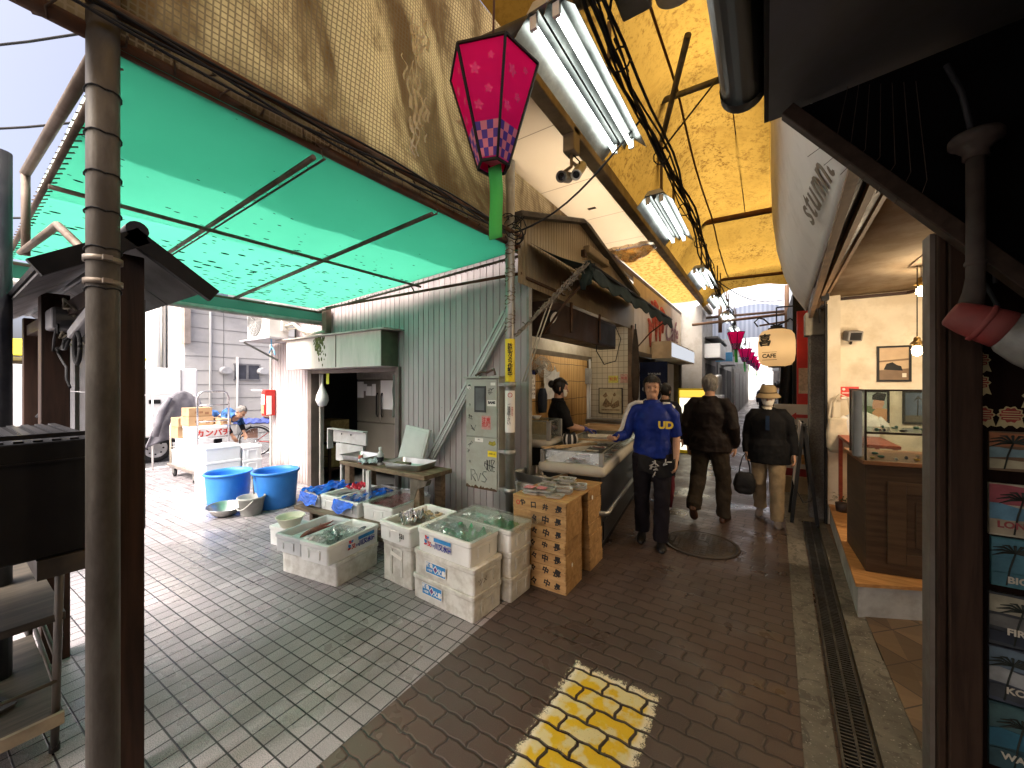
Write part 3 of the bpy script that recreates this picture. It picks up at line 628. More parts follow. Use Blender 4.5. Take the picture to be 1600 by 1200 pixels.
# ================================================================ RIGHT SIDE: near shop, lit shop, pillar
ns = thing('dark_wood_shopfront', 'dark wooden shopfront with soffit and sloping beam overhead on the right', 'shopfront', (.9, 1.5, 0))
MB().bx(.575,.655,1.99,2.16,0,2.16, T=Matrix.Translation((-.030,0,0))).bx(.520,.542,2.0,2.15,0,2.15).build('door_post', m_wood('worn_door_post', (.020,.011,.007), (.042,.024,.015), (28,28,2), .6, None, .15), ns, True, .004)
MB().bx(.504,.518,2.02,2.10,0,2.15).build('edge_strip', mat('grey_edge', (.14,.12,.10), .5, .2, .1, 6, .1, dirt=(.1,.07,.05)), ns, True)
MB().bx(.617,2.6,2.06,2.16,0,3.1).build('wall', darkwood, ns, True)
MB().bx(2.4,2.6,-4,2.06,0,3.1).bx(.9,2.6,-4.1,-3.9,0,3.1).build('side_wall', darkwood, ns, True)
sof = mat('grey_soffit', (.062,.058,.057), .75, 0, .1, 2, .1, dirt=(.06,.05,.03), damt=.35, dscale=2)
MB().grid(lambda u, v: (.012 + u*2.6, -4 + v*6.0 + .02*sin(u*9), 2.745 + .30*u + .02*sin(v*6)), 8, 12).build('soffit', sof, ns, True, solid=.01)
MB().bx(-.004,.012,-4,2.0,2.735,2.90).build('soffit_edge', black, ns, True)
# triangular board above the sloping beam
MB().add([(.10,1.95,2.70),(.50,1.95,2.19),(.86,1.95,1.73),(2.6,1.95,1.73),(2.6,1.95,2.99),(.10,1.95,2.72),
          (.10,1.98,2.70),(.50,1.98,2.19),(.86,1.98,1.73),(2.6,1.98,1.73),(2.6,1.98,2.99),(.10,1.98,2.72)],
         [(0,1,2,3,4,5),(11,10,9,8,7,6),(0,6,7,1),(1,7,8,2),(2,8,9,3),(3,9,10,4),(4,10,11,5),(5,11,6,0)]).build('gable_board', mat('deep_black', (.003,.0028,.003), .7, 0, .3, 5, .1, spec=.04), ns, True)
MB().bar((.075,1.93,2.715),(1.02,1.93,1.508),.05,.05).build('sloping_beam', m_wood('sloping_beam_wood', (.022,.014,.009), (.05,.032,.022), (12,12,12), .6, None, .2), ns, True, .004)
b = MB()
for i in range(7): b.tube([(.26+.03*i,1.90,2.72-.01*i),(.23+.04*i,1.91,2.55-.04*i),(.14+.05*i,1.915,2.50-.05*i)], .0011, 4)
b.build('loose_straw', m_wood('dry_straw', (.05,.035,.025), (.09,.06,.04)), ns, True)
gt = thing('gutter_pipe', 'thick black gutter pipe with rounded end under the dark soffit', 'gutter', (-.06, 1, 2.8))
MB().tube([(-.075,-3,2.80),(-.075,1.84,2.80)], .078, 24, caps=True).build('pipe', mat('gloss_black_pipe', (.005,.005,.006), .4, 0, .2, 6, .05, spec=.25), gt, True)
MB().lathe([(.083,-.05),(.083,.0),(.078,.012),(.05,.03),(.0005,.036)], 24, 0, frame((-.075,1.84,2.80),(1,0,0),(0,0,-1))).build('end_cap', black, gt, True)
MB().bx(-.085,-.06,1.1,1.14,2.87,2.98).bx(-.085,-.06,.3,.34,2.87,2.98).build('strap', rust, gt, True)
# swivel floodlight on a stem
fl = thing('floodlight', 'old dusty floodlight with red housing hanging on a stem', 'floodlight', (.63, 1.42, 2.38))
db = mat('dusty_brown_metal', (.045,.032,.026), .7, .2, .25, 14, .2, dirt=(.075,.06,.05), damt=.4)
sx, sy = .572, 1.875
MB().lathe([(.0005,.03),(.055,.03),(.062,.02),(.062,.0),(.05,-.008),(.03,-.03),(.03,-.05),(.0005,-.05)], 28, 0, Matrix.Translation((sx, sy, 2.385))).build('flange', db, fl, True)
MB().tube([(sx,sy,2.38),(sx,sy,1.95),(sx-.004,sy-.002,1.90),(sx-.016,sy-.006,1.845)], [.022,.022,.026,.03], 16).lathe([(.024,0),(.026,.004),(.026,.012),(.024,.016)], 16, 0, Matrix.Translation((sx,sy,1.985))).build('stem', db, fl, True)
a0 = V(sx-.066, sy-.02, 1.835); ax = V(.80, -.10, -.47).normalized()
T = frame(a0, ax.cross(V(0,0,1)), ax.cross(ax.cross(V(0,0,1)))*-1)
T = Matrix((ax.cross(V(0,0,1)).normalized(), ax.cross(ax.cross(V(0,0,1)).normalized()).normalized(), ax)).transposed().to_4x4(); T.translation = a0
MB().lathe([(.0005,0),(.032,.002),(.04,.008),(.05,.05),(.056,.10),(.058,.135),(.05,.14)], 24, 0, T).lathe([(.056,.075),(.06,.078),(.06,.088),(.057,.09)], 24, 0, T).build('housing', mat('faded_red_enamel', (.22,.028,.028), .5, 0, .25, 12, .15, dirt=(.17,.06,.05), damt=.4), fl, True)
MB().lathe([(.05,.13),(.066,.15),(.082,.20),(.088,.245),(.084,.248),(.06,.20),(.04,.15)], 28, 0, T).build('reflector', mat('dusty_glass_bowl', (.16,.155,.145), .45, .2, .3, 12, .2, dirt=(.28,.27,.25), damt=.4), fl, True)
b = MB(); b.tube([(sx+.03,sy+.03,1.93),(sx+.07,sy+.02,1.80),(sx+.12,sy-.01,1.76),(sx+.16,sy-.02,1.80)], .006, 6); b.tube([(sx-.01,sy,2.43),(sx-.03,sy,2.56),(sx-.06,sy+.02,2.68)], .008, 6); b.tube([(sx+.07,sy+.1,2.10),(sx+.075,sy+.1,1.94)], .006, 6)
b.build('cable', blackr, fl, True)
# rosettes and surf posters on the dark wall
def rosette(x, z, lab):
    o = thing('rosette_sticker', lab, 'rosette', (x, 2.058, z), 0, 'red rosettes on the dark wall')
    pts = []
    for i in range(40): a = 2*pi*i/40; r = .029 + .003*cos(10*a); pts.append((r*cos(a), r*sin(a)))
    T = frame((0,0,0),(1,0,0),(0,0,1))
    mcr = mat('rosette_cream', (.50,.42,.22), .7, dirt=(.3,.22,.1)); mrd = mat('rosette_red', (.27,.035,.025), .6, 0, .2, 30)
    MB().prism([(-.025,-.012),(-.033,-.042),(-.021,-.038),(-.014,-.046),(-.005,-.036),(.005,-.036),(.014,-.046),(.021,-.038),(.033,-.042),(.025,-.012)], .0012, 0, T).prism(pts, .003, 0, T).build('ribbon', mcr, o)
    MB().prism([(p[0]*.84, p[1]*.84) for p in pts], .0045, 0, T).build('disc', mrd, o)
    b = MB()
    for dz, w in ((.012,.018),(.004,.022),(-.004,.022),(-.012,.018)): b.bx(-w, w, -.0058, -.0044, dz-.0014, dz+.0014)
    b.build('lettering', mcr, o)
for x, z, l in ((.632,1.685,'red rosette highest on the dark wall, half behind the floodlight'), (.632,1.605,'red rosette below the highest one, alone on its left side'), (.642,1.492,'left rosette of the side by side pair above the beach picture'), (.708,1.492,'right rosette of the side by side pair above the beach picture'), (.765,1.56,'red rosette partly cut off by the edge of the photo')):
    rosette(x, z, l)
def poster(x, z0, z1, w, word, sub, cols, lab, seed):
    o = thing('surf_poster', lab, 'poster', (x + w/2, 2.057, (z0+z1)/2), 0, 'surf posters on the dark wall')
    cs = [mat('poster_%s_%d' % (''.join(chr(97+int(c*20)) for c in cc), 0), cc, .55, 0, .25, 14, .1, dirt=tuple(k*.4 for k in cc), damt=.25) for cc in cols]
    h = z1 - z0; b = MB()
    b.bx(x, x+w, 2.045, 2.057, z0, z1, 0)
    rnd = random.Random(seed); y = 2.043
    def band(za, zb, m, amp, k):        # wavy printed band
        n = 24; T = frame((x, y, z0), (1,0,0), (0,0,1))
        top = [(w*i/n, h*(zb + amp*sin(i*k+seed) + amp*.6*sin(i*k*2.3))) for i in range(n+1)]; bot = [(w*i/n, h*(za + amp*sin(i*k*.8+seed*2))) for i in range(n+1)]
        b.prism(bot + top[::-1], .0012, m, T)
    band(.62, .97, 1, .015, .5); y = 2.0415; band(.34, .60, 2, .03, .7); y = 2.040; band(.06, .30, 3, .02, .6)
    for px_ in (.06, .30) if seed % 2 else (.10,):      # palm
        X0 = x + px_*w; b.tube([(X0, 2.0385, z0 + .05*h), (X0+.008, 2.0385, z0+.4*h), (X0+.02, 2.0385, z0+.72*h)], .0025, 5, 4)
        for k_ in range(9):
            a = -.4 + k_*.5; b.tube([(X0+.02, 2.0385, z0+.72*h), (X0+.02+.03*cos(a), 2.0385, z0+.72*h+.02*sin(a)+.006), (X0+.02+.06*cos(a), 2.0385, z0+.70*h+.03*sin(a))], [.002,.004,.001], 5, 4)
    b.build('board', cs + [mat('palm_ink', (.02,.025,.02), .7)], o, True)
    cr = mat('poster_lettering', (.50,.46,.36), .6)
    fcol = mat('poster_red_lettering', (.28,.06,.06), .6) if word == 'LONG' else cr
    if word: text(word, .031, fcol, o, frame((x + {'LONG':.016,'BIG':.034,'FIR':.038,'KO':.036,'WAI':.026}[word], 2.037, z0 + h*sub), (1,0,0), (0,0,1)), align='LEFT', bold=.001)
    return o
poster(.655, 1.30, 1.435, .55, '', .5, ((.14,.09,.05),(.30,.12,.05),(.16,.25,.27),(.34,.31,.2)), 'beach picture with orange sky, directly under the pair of rosettes', 3)
poster(.655, 1.075, 1.255, .55, 'LONG', .22, ((.36,.33,.24),(.24,.06,.07),(.10,.22,.30),(.30,.26,.18)), 'surf poster reading LONG with red sky and surfboard', 2)
poster(.66, .90, 1.068, .55, 'BIG', .16, ((.05,.15,.17),(.06,.16,.20),(.05,.19,.24),(.05,.14,.17)), 'teal surf poster reading BIG under a wave', 5)
poster(.655, .695, .875, .55, 'FIR', .30, ((.04,.045,.05),(.30,.28,.2),(.12,.12,.11),(.02,.025,.035)), 'dark surf poster reading FIR below the teal one', 4)
poster(.655, .50, .688, .55, 'KO', .25, ((.05,.06,.08),(.10,.14,.17),(.26,.27,.26),(.02,.02,.05)), 'navy surf poster reading KO with pale palm tree', 7)
poster(.655, .27, .493, .55, 'WAI', .22, ((.03,.07,.08),(.05,.10,.10),(.03,.12,.17),(.03,.07,.08)), 'green surf poster reading WAI lowest on the dark wall', 6)
MB_n = MB()
# ---- lit shop behind the post
ls = thing('lit_cream_shop', 'small cream walled shop lit by warm bulbs, open to the alley', 'shop', (1.4, 4, 0))
MB().bx(.62,3.2,5.7,5.78,0,2.62).bx(3.2,3.28,2.17,5.78,0,2.62).build('wall', cream, ls, True)
MB().bx(.585,.70,5.58,5.70,.0,2.6).build('corner_return', cream, ls, True)
MB().grid(lambda u, v: (.52 + u*2.7, 2.20 + v*3.5, 2.60 - .0*v), 2, 2).build('ceiling', mat('stained_ceiling', (.42,.33,.22), .8, 0, .12, 3, .15, dirt=(.26,.18,.1), damt=.4), ls, True, solid=.02)
MB().bx(1.0,1.42,4.05,4.5,2.578,2.588).build('ceiling_hatch', mat('hatch_panel', (.28,.21,.14), .8, 0, .1, 9, .2, dirt=(.18,.12,.07)), ls, True)
MB().bar((.62,5.66,2.56),(1.25,5.66,2.56),.03,.03).bar((1.25,5.66,2.56),(1.9,4.6,2.56),.03,.03).build('cove_trim', drk, ls, True)
hd = MB()
m_head = m_wood('weathered_head_beam', (.13,.08,.045), (.22,.14,.08), (20,2,20), .6, (.05,.03,.02))
MB().bar((.295,1.99,2.475),(.44,5.62,2.40),.04,.07).build('head_beam', m_head, ls, True)
MB().bar((.41,2.0,2.555),(.50,5.62,2.49),.03,.05).bar((.49,2.0,2.56),(.545,5.62,2.52),.02,.03).build('track_rail', m_head, ls, True)
MB().add([(.31,2.0,2.53),(.44,5.62,2.44),(.60,5.62,2.62),(.60,2.0,2.66)], [(0,1,2,3)]).build('dark_soffit', black, ls, True, solid=.012)
MB().tube([(.50,5.0,2.50),(.53,5.2,2.42),(.5,5.45,2.44),(.52,5.6,2.30)], .008, 6).bx(.47,.53,4.9,4.98,2.44,2.50).build('cable', blackr, ls, True)
MB().bx(.565,.585,5.55,5.66,0,2.5).build('door_frame', black, ls, True)
pl = thing('shop_platform', 'low white platform with orange wooden top under the glass counter', 'platform', (.9, 4.5, 0))
P0, P1, P2 = (.525,3.47), (.61,5.6), (1.75,4.06)
poly = [P0, P2, (2.4,5.65), P1]
MB().prism(poly, .225).build('base', mat('platform_white', (.42,.42,.39), .7, 0, .1, 5, .1, dirt=(.24,.23,.2), damt=.4), pl, True)
b = MB(); b.prism([(.512,3.455),(1.76,4.05),(2.42,5.66),(.597,5.6)], .022, 0, Matrix.Translation((0,0,.2265))); b.build('top', m_wood('orange_wood', (.36,.17,.055), (.52,.27,.10), (3,30,30), .5), pl, True)
# counter: wooden panelled base with a glass case on it
ct = thing('glass_counter', 'brown wooden shop counter with a glass display case on top', 'counter', (1.1, 4.6, .2495))
wood_b = m_wood('brown_counter_wood', (.05,.029,.015), (.085,.05,.028), (3,3,30), .45)
u_ = V(.985,.17,0).normalized(); v_ = V(-.03,.995,0).normalized()      # along the front, and back along the alley side
c0 = V(.605,3.72,.2495)
def cpt(a, d, z): return c0 + u_*a + v_*d + V(0,0,z)
def cbox(b, a0, a1, d0, d1, z0, z1, mi=0):
    p = [cpt(a,d,z) for z in (z0,z1) for a, d in ((a0,d0),(a1,d0),(a1,d1),(a0,d1))]
    b.add(p, [(3,2,1,0),(4,5,6,7),(0,1,5,4),(1,2,6,5),(2,3,7,6),(3,0,4,7)], mi)
b = MB(); cbox(b, 0, 1.25, 0, .62, 0, .77); b.build('cabinet', wood_b, ct, True, .004)
b = MB(); cbox(b, .12, .22, -.012, -.0005, .08, .66); cbox(b, .86, .96, -.012, -.0005, .08, .66); cbox(b, .22, .86, -.012, -.0005, .58, .66); cbox(b, .22, .86, -.012, -.0005, .08, .16); b.build('door_frame', m_wood('counter_rail_wood', (.065,.037,.019), (.10,.06,.032), (3,3,30), .45), ct, True, .003)
b = MB(); cbox(b, .27, .81, -.008, -.0003, .21, .53); b.build('door_panel', wood_b, ct, True, .006)
b = MB(); cbox(b, .50, .72, -.02, -.013, .10, .115); b.build('handle', black, ct, True)
b = MB(); cbox(b, -.02, 1.27, -.02, .64, .772, .80); b.build('top', m_wood('red_brown_top', (.17,.075,.032), (.27,.12,.055), (3,30,30), .4), ct, True, .003)
gls = clear('case_glass', (.93,.96,.94), .05, .03); alu = mat('aluminium', (.42,.42,.40), .35, .8, .1, 8, .05)
b = MB(); cbox(b, 0, .006, 0, .5, .80, 1.30); cbox(b, .008, 1.2, 0, .006, .80, 1.30); cbox(b, 0, 1.2, .5, .506, .80, 1.30); cbox(b, 0, 1.2, 0, .5, 1.302, 1.306); cbox(b, .02, 1.2, .02, .48, 1.0, 1.006); b.build('glass_case', gls, ct, True)
b = MB()
for a, d in ((0,0),(0,.49),(1.2,0)): cbox(b, a-.006, a+.006, d-.006, d+.006, .80, 1.31)
cbox(b, 0, 1.2, -.004, .008, 1.300, 1.312); cbox(b, -.004, .008, 0, .5, 1.300, 1.312); cbox(b, 0, 1.2, -.006, .006, .992, 1.008); b.build('case_frame', mat('case_bronze', (.06,.045,.035), .4, .6), ct, True)
b = MB(); cbox(b, -.05, .0, .10, .16, .81, 1.30); b.build('shelf_standard', alu, ct, True)
b = MB(); random.seed(21)
for i in range(46):
    a = random.uniform(.05,1.1); d = random.uniform(.05,.4); z = random.choice((.802,1.007)); b.sph(tuple(cpt(a,d,z+.008)), (random.uniform(.008,.022),)*2 + (random.uniform(.006,.014),), 8, random.randrange(4))
tr_m = [mat('trinket_gold', (.5,.33,.08), .3, .8), mat('trinket_white', (.6,.58,.52), .4), mat('trinket_dark', (.04,.04,.045), .4), mat('trinket_green', (.06,.16,.12), .4)]
o = b.build('trinkets', tr_m, loc=tuple(cpt(.5,.2,.80)), w=True); tag(o, 'small rings and trinkets laid out inside the glass counter', 'trinkets', kind='stuff')
# figurines in the case
def hull(name, lab, cat, a, d, z, bits, mats):
    b = MB()
    for bt in bits: b.sph(tuple(cpt(a,d,z) + V(*bt[0])), bt[1], 12, bt[2] if len(bt) > 2 else 0)
    tag(b.build(name, mats, loc=tuple(cpt(a,d,z)), w=True), lab, cat)
hull('horn_figurine', 'dark curled horn figurine standing in the glass counter', 'figurine', .80, .18, .802, [((0,0,.02),(.10,.05,.02)),((-.04,0,.07),(.035,.03,.06)),((.0,0,.14),(.05,.035,.03)),((.05,0,.2),(.035,.03,.05)),((.02,0,.27),(.045,.03,.03)),((.06,0,.30),(.03,.03,.03))], [mat('dark_bronze', (.03,.025,.022), .35, .4)])
hull('porcelain_figurine', 'white porcelain figurine beside the dark horn figurine', 'figurine', .95, .20, .802, [((0,0,.03),(.05,.04,.03)),((0,0,.10),(.04,.035,.08)),((.01,0,.20),(.03,.03,.035)),((0,0,.17),(.05,.02,.02))], [mat('porcelain', (.6,.6,.57), .25)])
hull('bird_figurine', 'small dark bird figurine at the middle of the glass counter', 'figurine', .50, .14, .802, [((0,0,.025),(.045,.03,.025)),((.02,0,.06),(.025,.02,.025)),((-.03,0,.04),(.04,.012,.012))], [tr_m[2]])
hull('red_flower_ornament', 'red flower ornament on the upper glass shelf', 'ornament', .88, .25, 1.008, [((0,0,.06),.035),((.04,0,.05),.03),((-.03,.02,.05),.03),((0,0,.10),.03),((0,0,.01),(.03,.03,.015))], [mat('coral', (.5,.10,.05), .6)])
hull('dark_bottle', 'tall black bottle shaped vase on the upper glass shelf', 'vase', 1.08, .2, 1.008, [((0,0,.12),(.07,.07,.14)),((0,0,.28),(.035,.035,.05)),((0,0,.33),(.045,.045,.02))], [black])
# side table in red wood, plants, white bag and shirt beside the counter
st = thing('red_side_table', 'narrow red wooden stand left of the glass counter', 'table', (.72,5.1,.2495))
rw = m_wood('red_lacquer_wood', (.20,.035,.018), (.30,.06,.03), (3,3,20), .4)
MB().bx(.66,1.0,4.70,5.45,1.02,1.05).build('top', rw, st, True, .004)
for x, y in ((.68,4.72),(.68,5.42),(.97,5.42),(.97,4.75)): MB().bx(x-.016,x+.016,y-.016,y+.016,.2495,1.02).build('leg', rw, st, True)
tb = thing('tote_bag', 'cream cloth tote bag hanging left of the glass case', 'bag', (.70,5.48,.85))
MB().loft([rr(.26*s, .10*s, .04*s, z) for z, s in ((0,.8),(.05,1.0),(.2,1.05),(.36,.9),(.38,.86))], 0, True, True, True).build('sack', mat('cream_cloth', (.55,.48,.36), .9, 0, .15, 12, .3), tb)
for y in (-.03,.03): MB().tube([(-.09,y,.37),(-.07,y,.55),(-.02,y,.64),(.05,y,.60),(.08,y,.37)], .008, 6).build('handle', _mc['cream_cloth'], tb)
sh_ = thing('white_shirt', 'white shirt on display behind the glass counter', 'shirt', (.86,5.48,.95)); sh_.scale = (.62,.62,.62)
MB().loft([rr(w, d, .05, z, 4) for z, w, d in ((0,.46,.16),(.2,.44,.17),(.40,.46,.17),(.50,.40,.14),(.55,.20,.11),(.57,.14,.10))], 0, True, True, True).build('body', mat('white_cotton', (.62,.61,.58), .9, 0, .08, 10, .3), sh_)
for s in (-1,1): MB().tube([(s*.19,0,.46),(s*.27,0,.36),(s*.31,0,.24)], [.07,.07,.075], 12).build('sleeve', _mc['white_cotton'], sh_)
pp = thing('potted_plant', 'small leafy plant on the orange platform edge', 'plant', (.68,5.32,.2495))
MB().lathe([(.0005,0),(.05,0),(.06,.09),(.055,.09),(.0005,.08)], 16).build('pot', mat('dark_pot', (.05,.035,.03), .6), pp)
b = MB(); random.seed(9)
for i in range(60):
    a = random.uniform(0,2*pi); r = random.uniform(.02,.11); z = .09 + random.uniform(.0,.10); p = V(r*cos(a), r*sin(a), z); s = random.uniform(.015,.03); d = V(cos(a),sin(a),random.uniform(-.3,.6)).normalized(); q = d.cross(V(0,0,1)).normalized()
    b.add([p, p+d*s+q*s*.4, p+d*s*2, p+d*s-q*s*.4], [(0,1,2,3)])
b.build('leaves', mat('leaf_green', (.035,.06,.025), .5, 0, .3, 20, .1), pp)
# pictures and small fittings on the shop wall (plane y = 5.70)
def picture(x0, x1, z0, z1, lab, bits, mats, y=5.70, fr_=.02, fmat=None):
    o = thing('framed_picture', lab, 'picture', ((x0+x1)/2, y, z0)); b = MB()
    b.bx(x0,x1,y-.022,y-.001,z0,z0+fr_).bx(x0,x1,y-.022,y-.001,z1-fr_,z1).bx(x0,x0+fr_,y-.022,y-.001,z0+fr_,z1-fr_).bx(x1-fr_,x1,y-.022,y-.001,z0+fr_,z1-fr_)
    b.build('frame', fmat or black, o, True)
    b = MB().bx(x0+fr_,x1-fr_,y-.012,y-.002,z0+fr_,z1-fr_,0); T = frame((x0+fr_,y-.0125,z0+fr_),(1,0,0),(0,0,1)); w = x1-x0-2*fr_; h = z1-z0-2*fr_
    for i, (poly, mi) in enumerate(bits):
        b.prism([(px_*w, pz*h) for px_, pz in poly], .0006, mi, T @ Matrix.Translation((0,0,.0008*i)))
    b.build('print', mats, o, True); return o
sep = mat('sepia_light', (.42,.30,.18), .5); sepd = mat('sepia_dark', (.16,.10,.055), .5)
picture(1.016,1.285,1.625,2.01,'sepia car photograph in a black frame on the cream wall', [(((0,.0),(1,.0),(1,.35),(0,.30)),1),(((.15,.32),(.8,.28),(.75,.42),(.6,.46),(.45,.55),(.25,.5)),2),(((0,.55),(1,.6),(1,.66),(0,.6)),1),(((.78,.08),(.92,.08),(.92,.2),(.78,.2)),3)], [sep, sepd, black, mat('seal', (.6,.55,.45), .6)])
skin = mat('skin', (.48,.27,.19), .55, 0, .08, 20, .1)
picture(.875,1.115,1.18,1.53,'portrait photograph of a person in a dark cap behind the glass case', [(((0,0),(1,0),(1,.42),(0,.55)),1),(((.42,.42),(.75,.36),(.9,.6),(.85,.8),(.5,.82),(.42,.6)),2),(((.40,.74),(.9,.70),(.98,.95),(.6,1),(.42,.9)),3),(((.4,0),(1,0),(1,.42),(.6,.46),(.42,.3)),4)], [mat('pale_sea', (.33,.38,.36), .5), mat('print_green', (.12,.18,.09), .5), skin, ink, mat('print_tan', (.55,.30,.16), .5)], 5.69)
picture(1.215,1.45,1.18,1.53,'dark blue palm tree photograph right of the portrait', [(((0,0),(1,0),(1,.25),(0,.22)),1),(((.45,.2),(.5,.2),(.52,.85),(.47,.85)),2),(((.3,.7),(.5,.9),(.7,.72),(.5,.8)),2),(((.7,.2),(.74,.2),(.78,.7),(.74,.7)),2)], [mat('dusk_blue', (.07,.10,.16), .5), mat('dusk_ground', (.10,.09,.07), .5), ink], 5.69)
ws = thing('red_wall_sign', 'small red sign with white line on the cream wall', 'sign', (.80,5.70,1.48))
MB().bx(.71,.87,5.685,5.699,1.43,1.57).build('plate', redp, ws, True); MB().bx(.725,.855,5.68,5.684,1.495,1.503).bx(.72,.86,5.68,5.684,1.432,1.455).lathe([(.0005,.0),(.014,.0),(.014,.003),(.0005,.003)], 12, 0, frame((.74,5.683,1.54),(1,0,0),(0,0,1))).build('marks', paper, ws, True)
wl = thing('wall_speaker', 'small grey spot speaker on the cream wall', 'speaker', (.80,5.62,2.13))
T = Matrix.Translation((.80,5.58,2.13)) @ Matrix.Rotation(.35,4,'Z') @ Matrix.Rotation(.25,4,'X')
MB().bx(-.07,.07,-.06,.05,-.055,.055,0,T).build('housing', mat('grey_housing', (.20,.19,.18), .5), wl, True, .012); MB().bx(-.05,.05,-.066,-.06,-.04,.04,0,T).build('face', black, wl, True); MB().tube([(.80,5.63,2.09),(.80,5.69,2.05)], .012, 8).build('bracket', black, wl, True)
# warm lamps in the shop
def bulb(x, y, z, lab, s, e):
    o = thing('pendant_bulb', lab, 'lamp', (x, y, z), 0, 'warm bulbs in the cream shop')
    MB().tube([(0,0,.07),(0,0,2.585-z)], .004, 6).build('cord', black, o)
    MB().lathe([(.012,.13),(.022,.12),(.024,.07),(.018,.055),(.014,.05)], 14).lathe([(.024,.10),(.045,.075),(.046,.07),(.024,.085)], 16).build('socket', mat('brass', (.30,.20,.07), .35, .9), o)
    MB().sph((0,0,.015), (.034,.034,.042), 14).build('glass', glow('warm_bulb_glow', (1,.72,.40), e), o)
    l = bpy.data.lights.new('bulb_light', 'POINT'); l.energy = s; l.color = (1,.80,.56); l.shadow_soft_size = .04; lo = bpy.data.objects.new('bulb_light', l); C.objects.link(lo); lo.parent = o; lo.location = (0,-.0,-.06)
bulb(1.05,4.5,1.86,'glowing bare bulb hanging low before the cream wall', 9, 40); bulb(1.085,4.55,2.36,'small warm bulb hanging higher, near the dark post', 5, 30)
bulb(2.5,4.0,2.3,'warm bulb deeper inside the cream shop', 10, 30); bulb(1.5,3.4,2.45,'warm bulb over the shop entrance', 5, 30)
# ---- white fabric fascia with shop name
fa = thing('white_fascia', 'tall white fabric fascia with brown shop lettering above the cream shop', 'fascia sign', (.2,4,2.4))
prof = [(.06,4.9),(.055,4.2),(.075,3.6),(.12,3.2),(.19,2.89),(.28,2.65),(.395,2.45)]
def fasc(u, v):
    y = 1.99 + u*3.63; k_ = v*(len(prof)-1); i = min(int(k_), len(prof)-2); f_ = k_-i
    x = prof[i][0]*(1-f_) + prof[i+1][0]*f_; z = prof[i][1]*(1-f_) + prof[i+1][1]*f_
    return (x - .11*(1-u)*v, y, z + .0*u)
m_fas = mat('white_fabric', (.74,.72,.68), .75, 0, .04, 2, .05, dirt=(.3,.28,.23), damt=.15)
MB().grid(fasc, 30, 24).build('fabric', m_fas, fa, True, solid=.006)
MB().bx(.42,.5,2.4,5.6,2.7,4.9).build('backing_wall', black, fa, True)
e0 = V(*fasc(.13,.93)); e1 = V(*fasc(.13,.80)); up = (e1 - e0).normalized(); mid = V(*fasc(.135,.875)) + V(-.014,0,-.007)
T = frame(mid, (0.03,-1,0), up)
text('stunna', .26, mat('brown_lettering', (.17,.135,.095), .6), fa, T, bold=.003, sx=.95, space=1.12, ext=.0008)
# ---- pillar and frontage beyond
pi_ = thing('stone_pillar', 'grey stone pillar between the lit shop and the menu boards', 'pillar', (.56,5.85,0))
MB().bx(.44,.60,5.80,6.0,0,2.75).build('shaft', mat('grey_terrazzo', (.15,.14,.125), .7, 0, .3, 60, .2, dirt=(.08,.07,.06)), pi_, True, .008)
MB().bx(.40,.62,5.76,6.0,2.18,2.45).build('junction_box', mat('beige_box', (.26,.24,.19), .6, dirt=(.15,.12,.09)), pi_, True, .006)
MB().tube([(.43,5.78,2.44),(.47,5.70,2.5),(.55,5.66,2.46)], .008, 6).build('cable', blackr, pi_, True)
# ================================================================ LEFT: shelter, black cabinet on a stand, post
nsh = thing('roofed_shelter', 'small dark gabled wooden shelter with grey back boards beside the steel pole', 'shelter', (-3.2,.45,0))
dwood = m_wood('dark_post_wood', (.016,.009,.006), (.045,.022,.014), (26,26,2), .55)
for x, y, w in ((-2.17,.45,.075),(-3.46,.40,.11),(-4.9,.45,.09)): MB().bx(x-w/2,x+w/2,y-w/2,y+w/2,0,2.12).build('post', dwood, nsh, True, .004)
blk = mat('black_roof_sheet', (.020,.020,.023), .4, .3, .2, 5, .1, dirt=(.05,.05,.055), damt=.3)
MB().add([(-2.08,.45,2.20),(-5.2,.45,2.20),(-5.2,.69,2.03),(-2.08,.69,2.03)],[(0,1,2,3)]).add([(-2.08,.45,2.20),(-5.2,.45,2.20),(-5.2,.21,2.03),(-2.08,.21,2.03)],[(0,1,2,3)]).build('roof', blk, nsh, True, solid=.014)
MB().tube([(-2.06,.45,2.205),(-5.2,.45,2.205)], .035, 14).build('ridge_cap', blk, nsh, True)
bb = mat('grey_soffit_board', (.24,.235,.24), .7, 0, .1, 5, .1, dirt=(.14,.13,.13))
b = MB()
for i in range(6):
    x0 = -2.09 - i*.5; b.add([(x0,.47,2.170),(x0-.49,.47,2.170),(x0-.49,.68,2.012),(x0,.68,2.012)],[(0,1,2,3)]); b.add([(x0,.43,2.170),(x0-.49,.43,2.170),(x0-.49,.22,2.012),(x0,.22,2.012)],[(0,1,2,3)])
b.build('soffit_boards', bb, nsh, True, solid=.006)
MB().bar((-2.075,.43,2.19),(-2.075,.705,1.995),.03,.06).bar((-2.075,.47,2.19),(-2.075,.195,1.995),.03,.06).build('barge_board', black, nsh, True)
MB().bx(-4.85,-2.21,.42,.47,1.98,2.06).build('tie_beam', dwood, nsh, True)
pn = mat('grey_back_board', (.10,.10,.11), .5, .1, .12, 3, .08, dirt=(.06,.055,.055), damt=.4)
b = MB()
for x0, x1 in ((-4.8,-3.95),(-3.94,-3.53),(-3.39,-2.85),(-2.84,-2.22)): b.bx(x0,x1,.49,.51,.98,1.55).bx(x0,x1,.49,.51,1.555,1.96)
b.build('back_boards', pn, nsh, True)
jb = thing('junction_box', 'grey junction box with tangled cables on the shelter back board', 'junction box', (-3.4,.45,1.9))
MB().bx(-3.42,-3.20,.36,.47,1.90,2.02).build('box', mat('grey_plastic', (.16,.16,.17), .5), jb, True, .015)
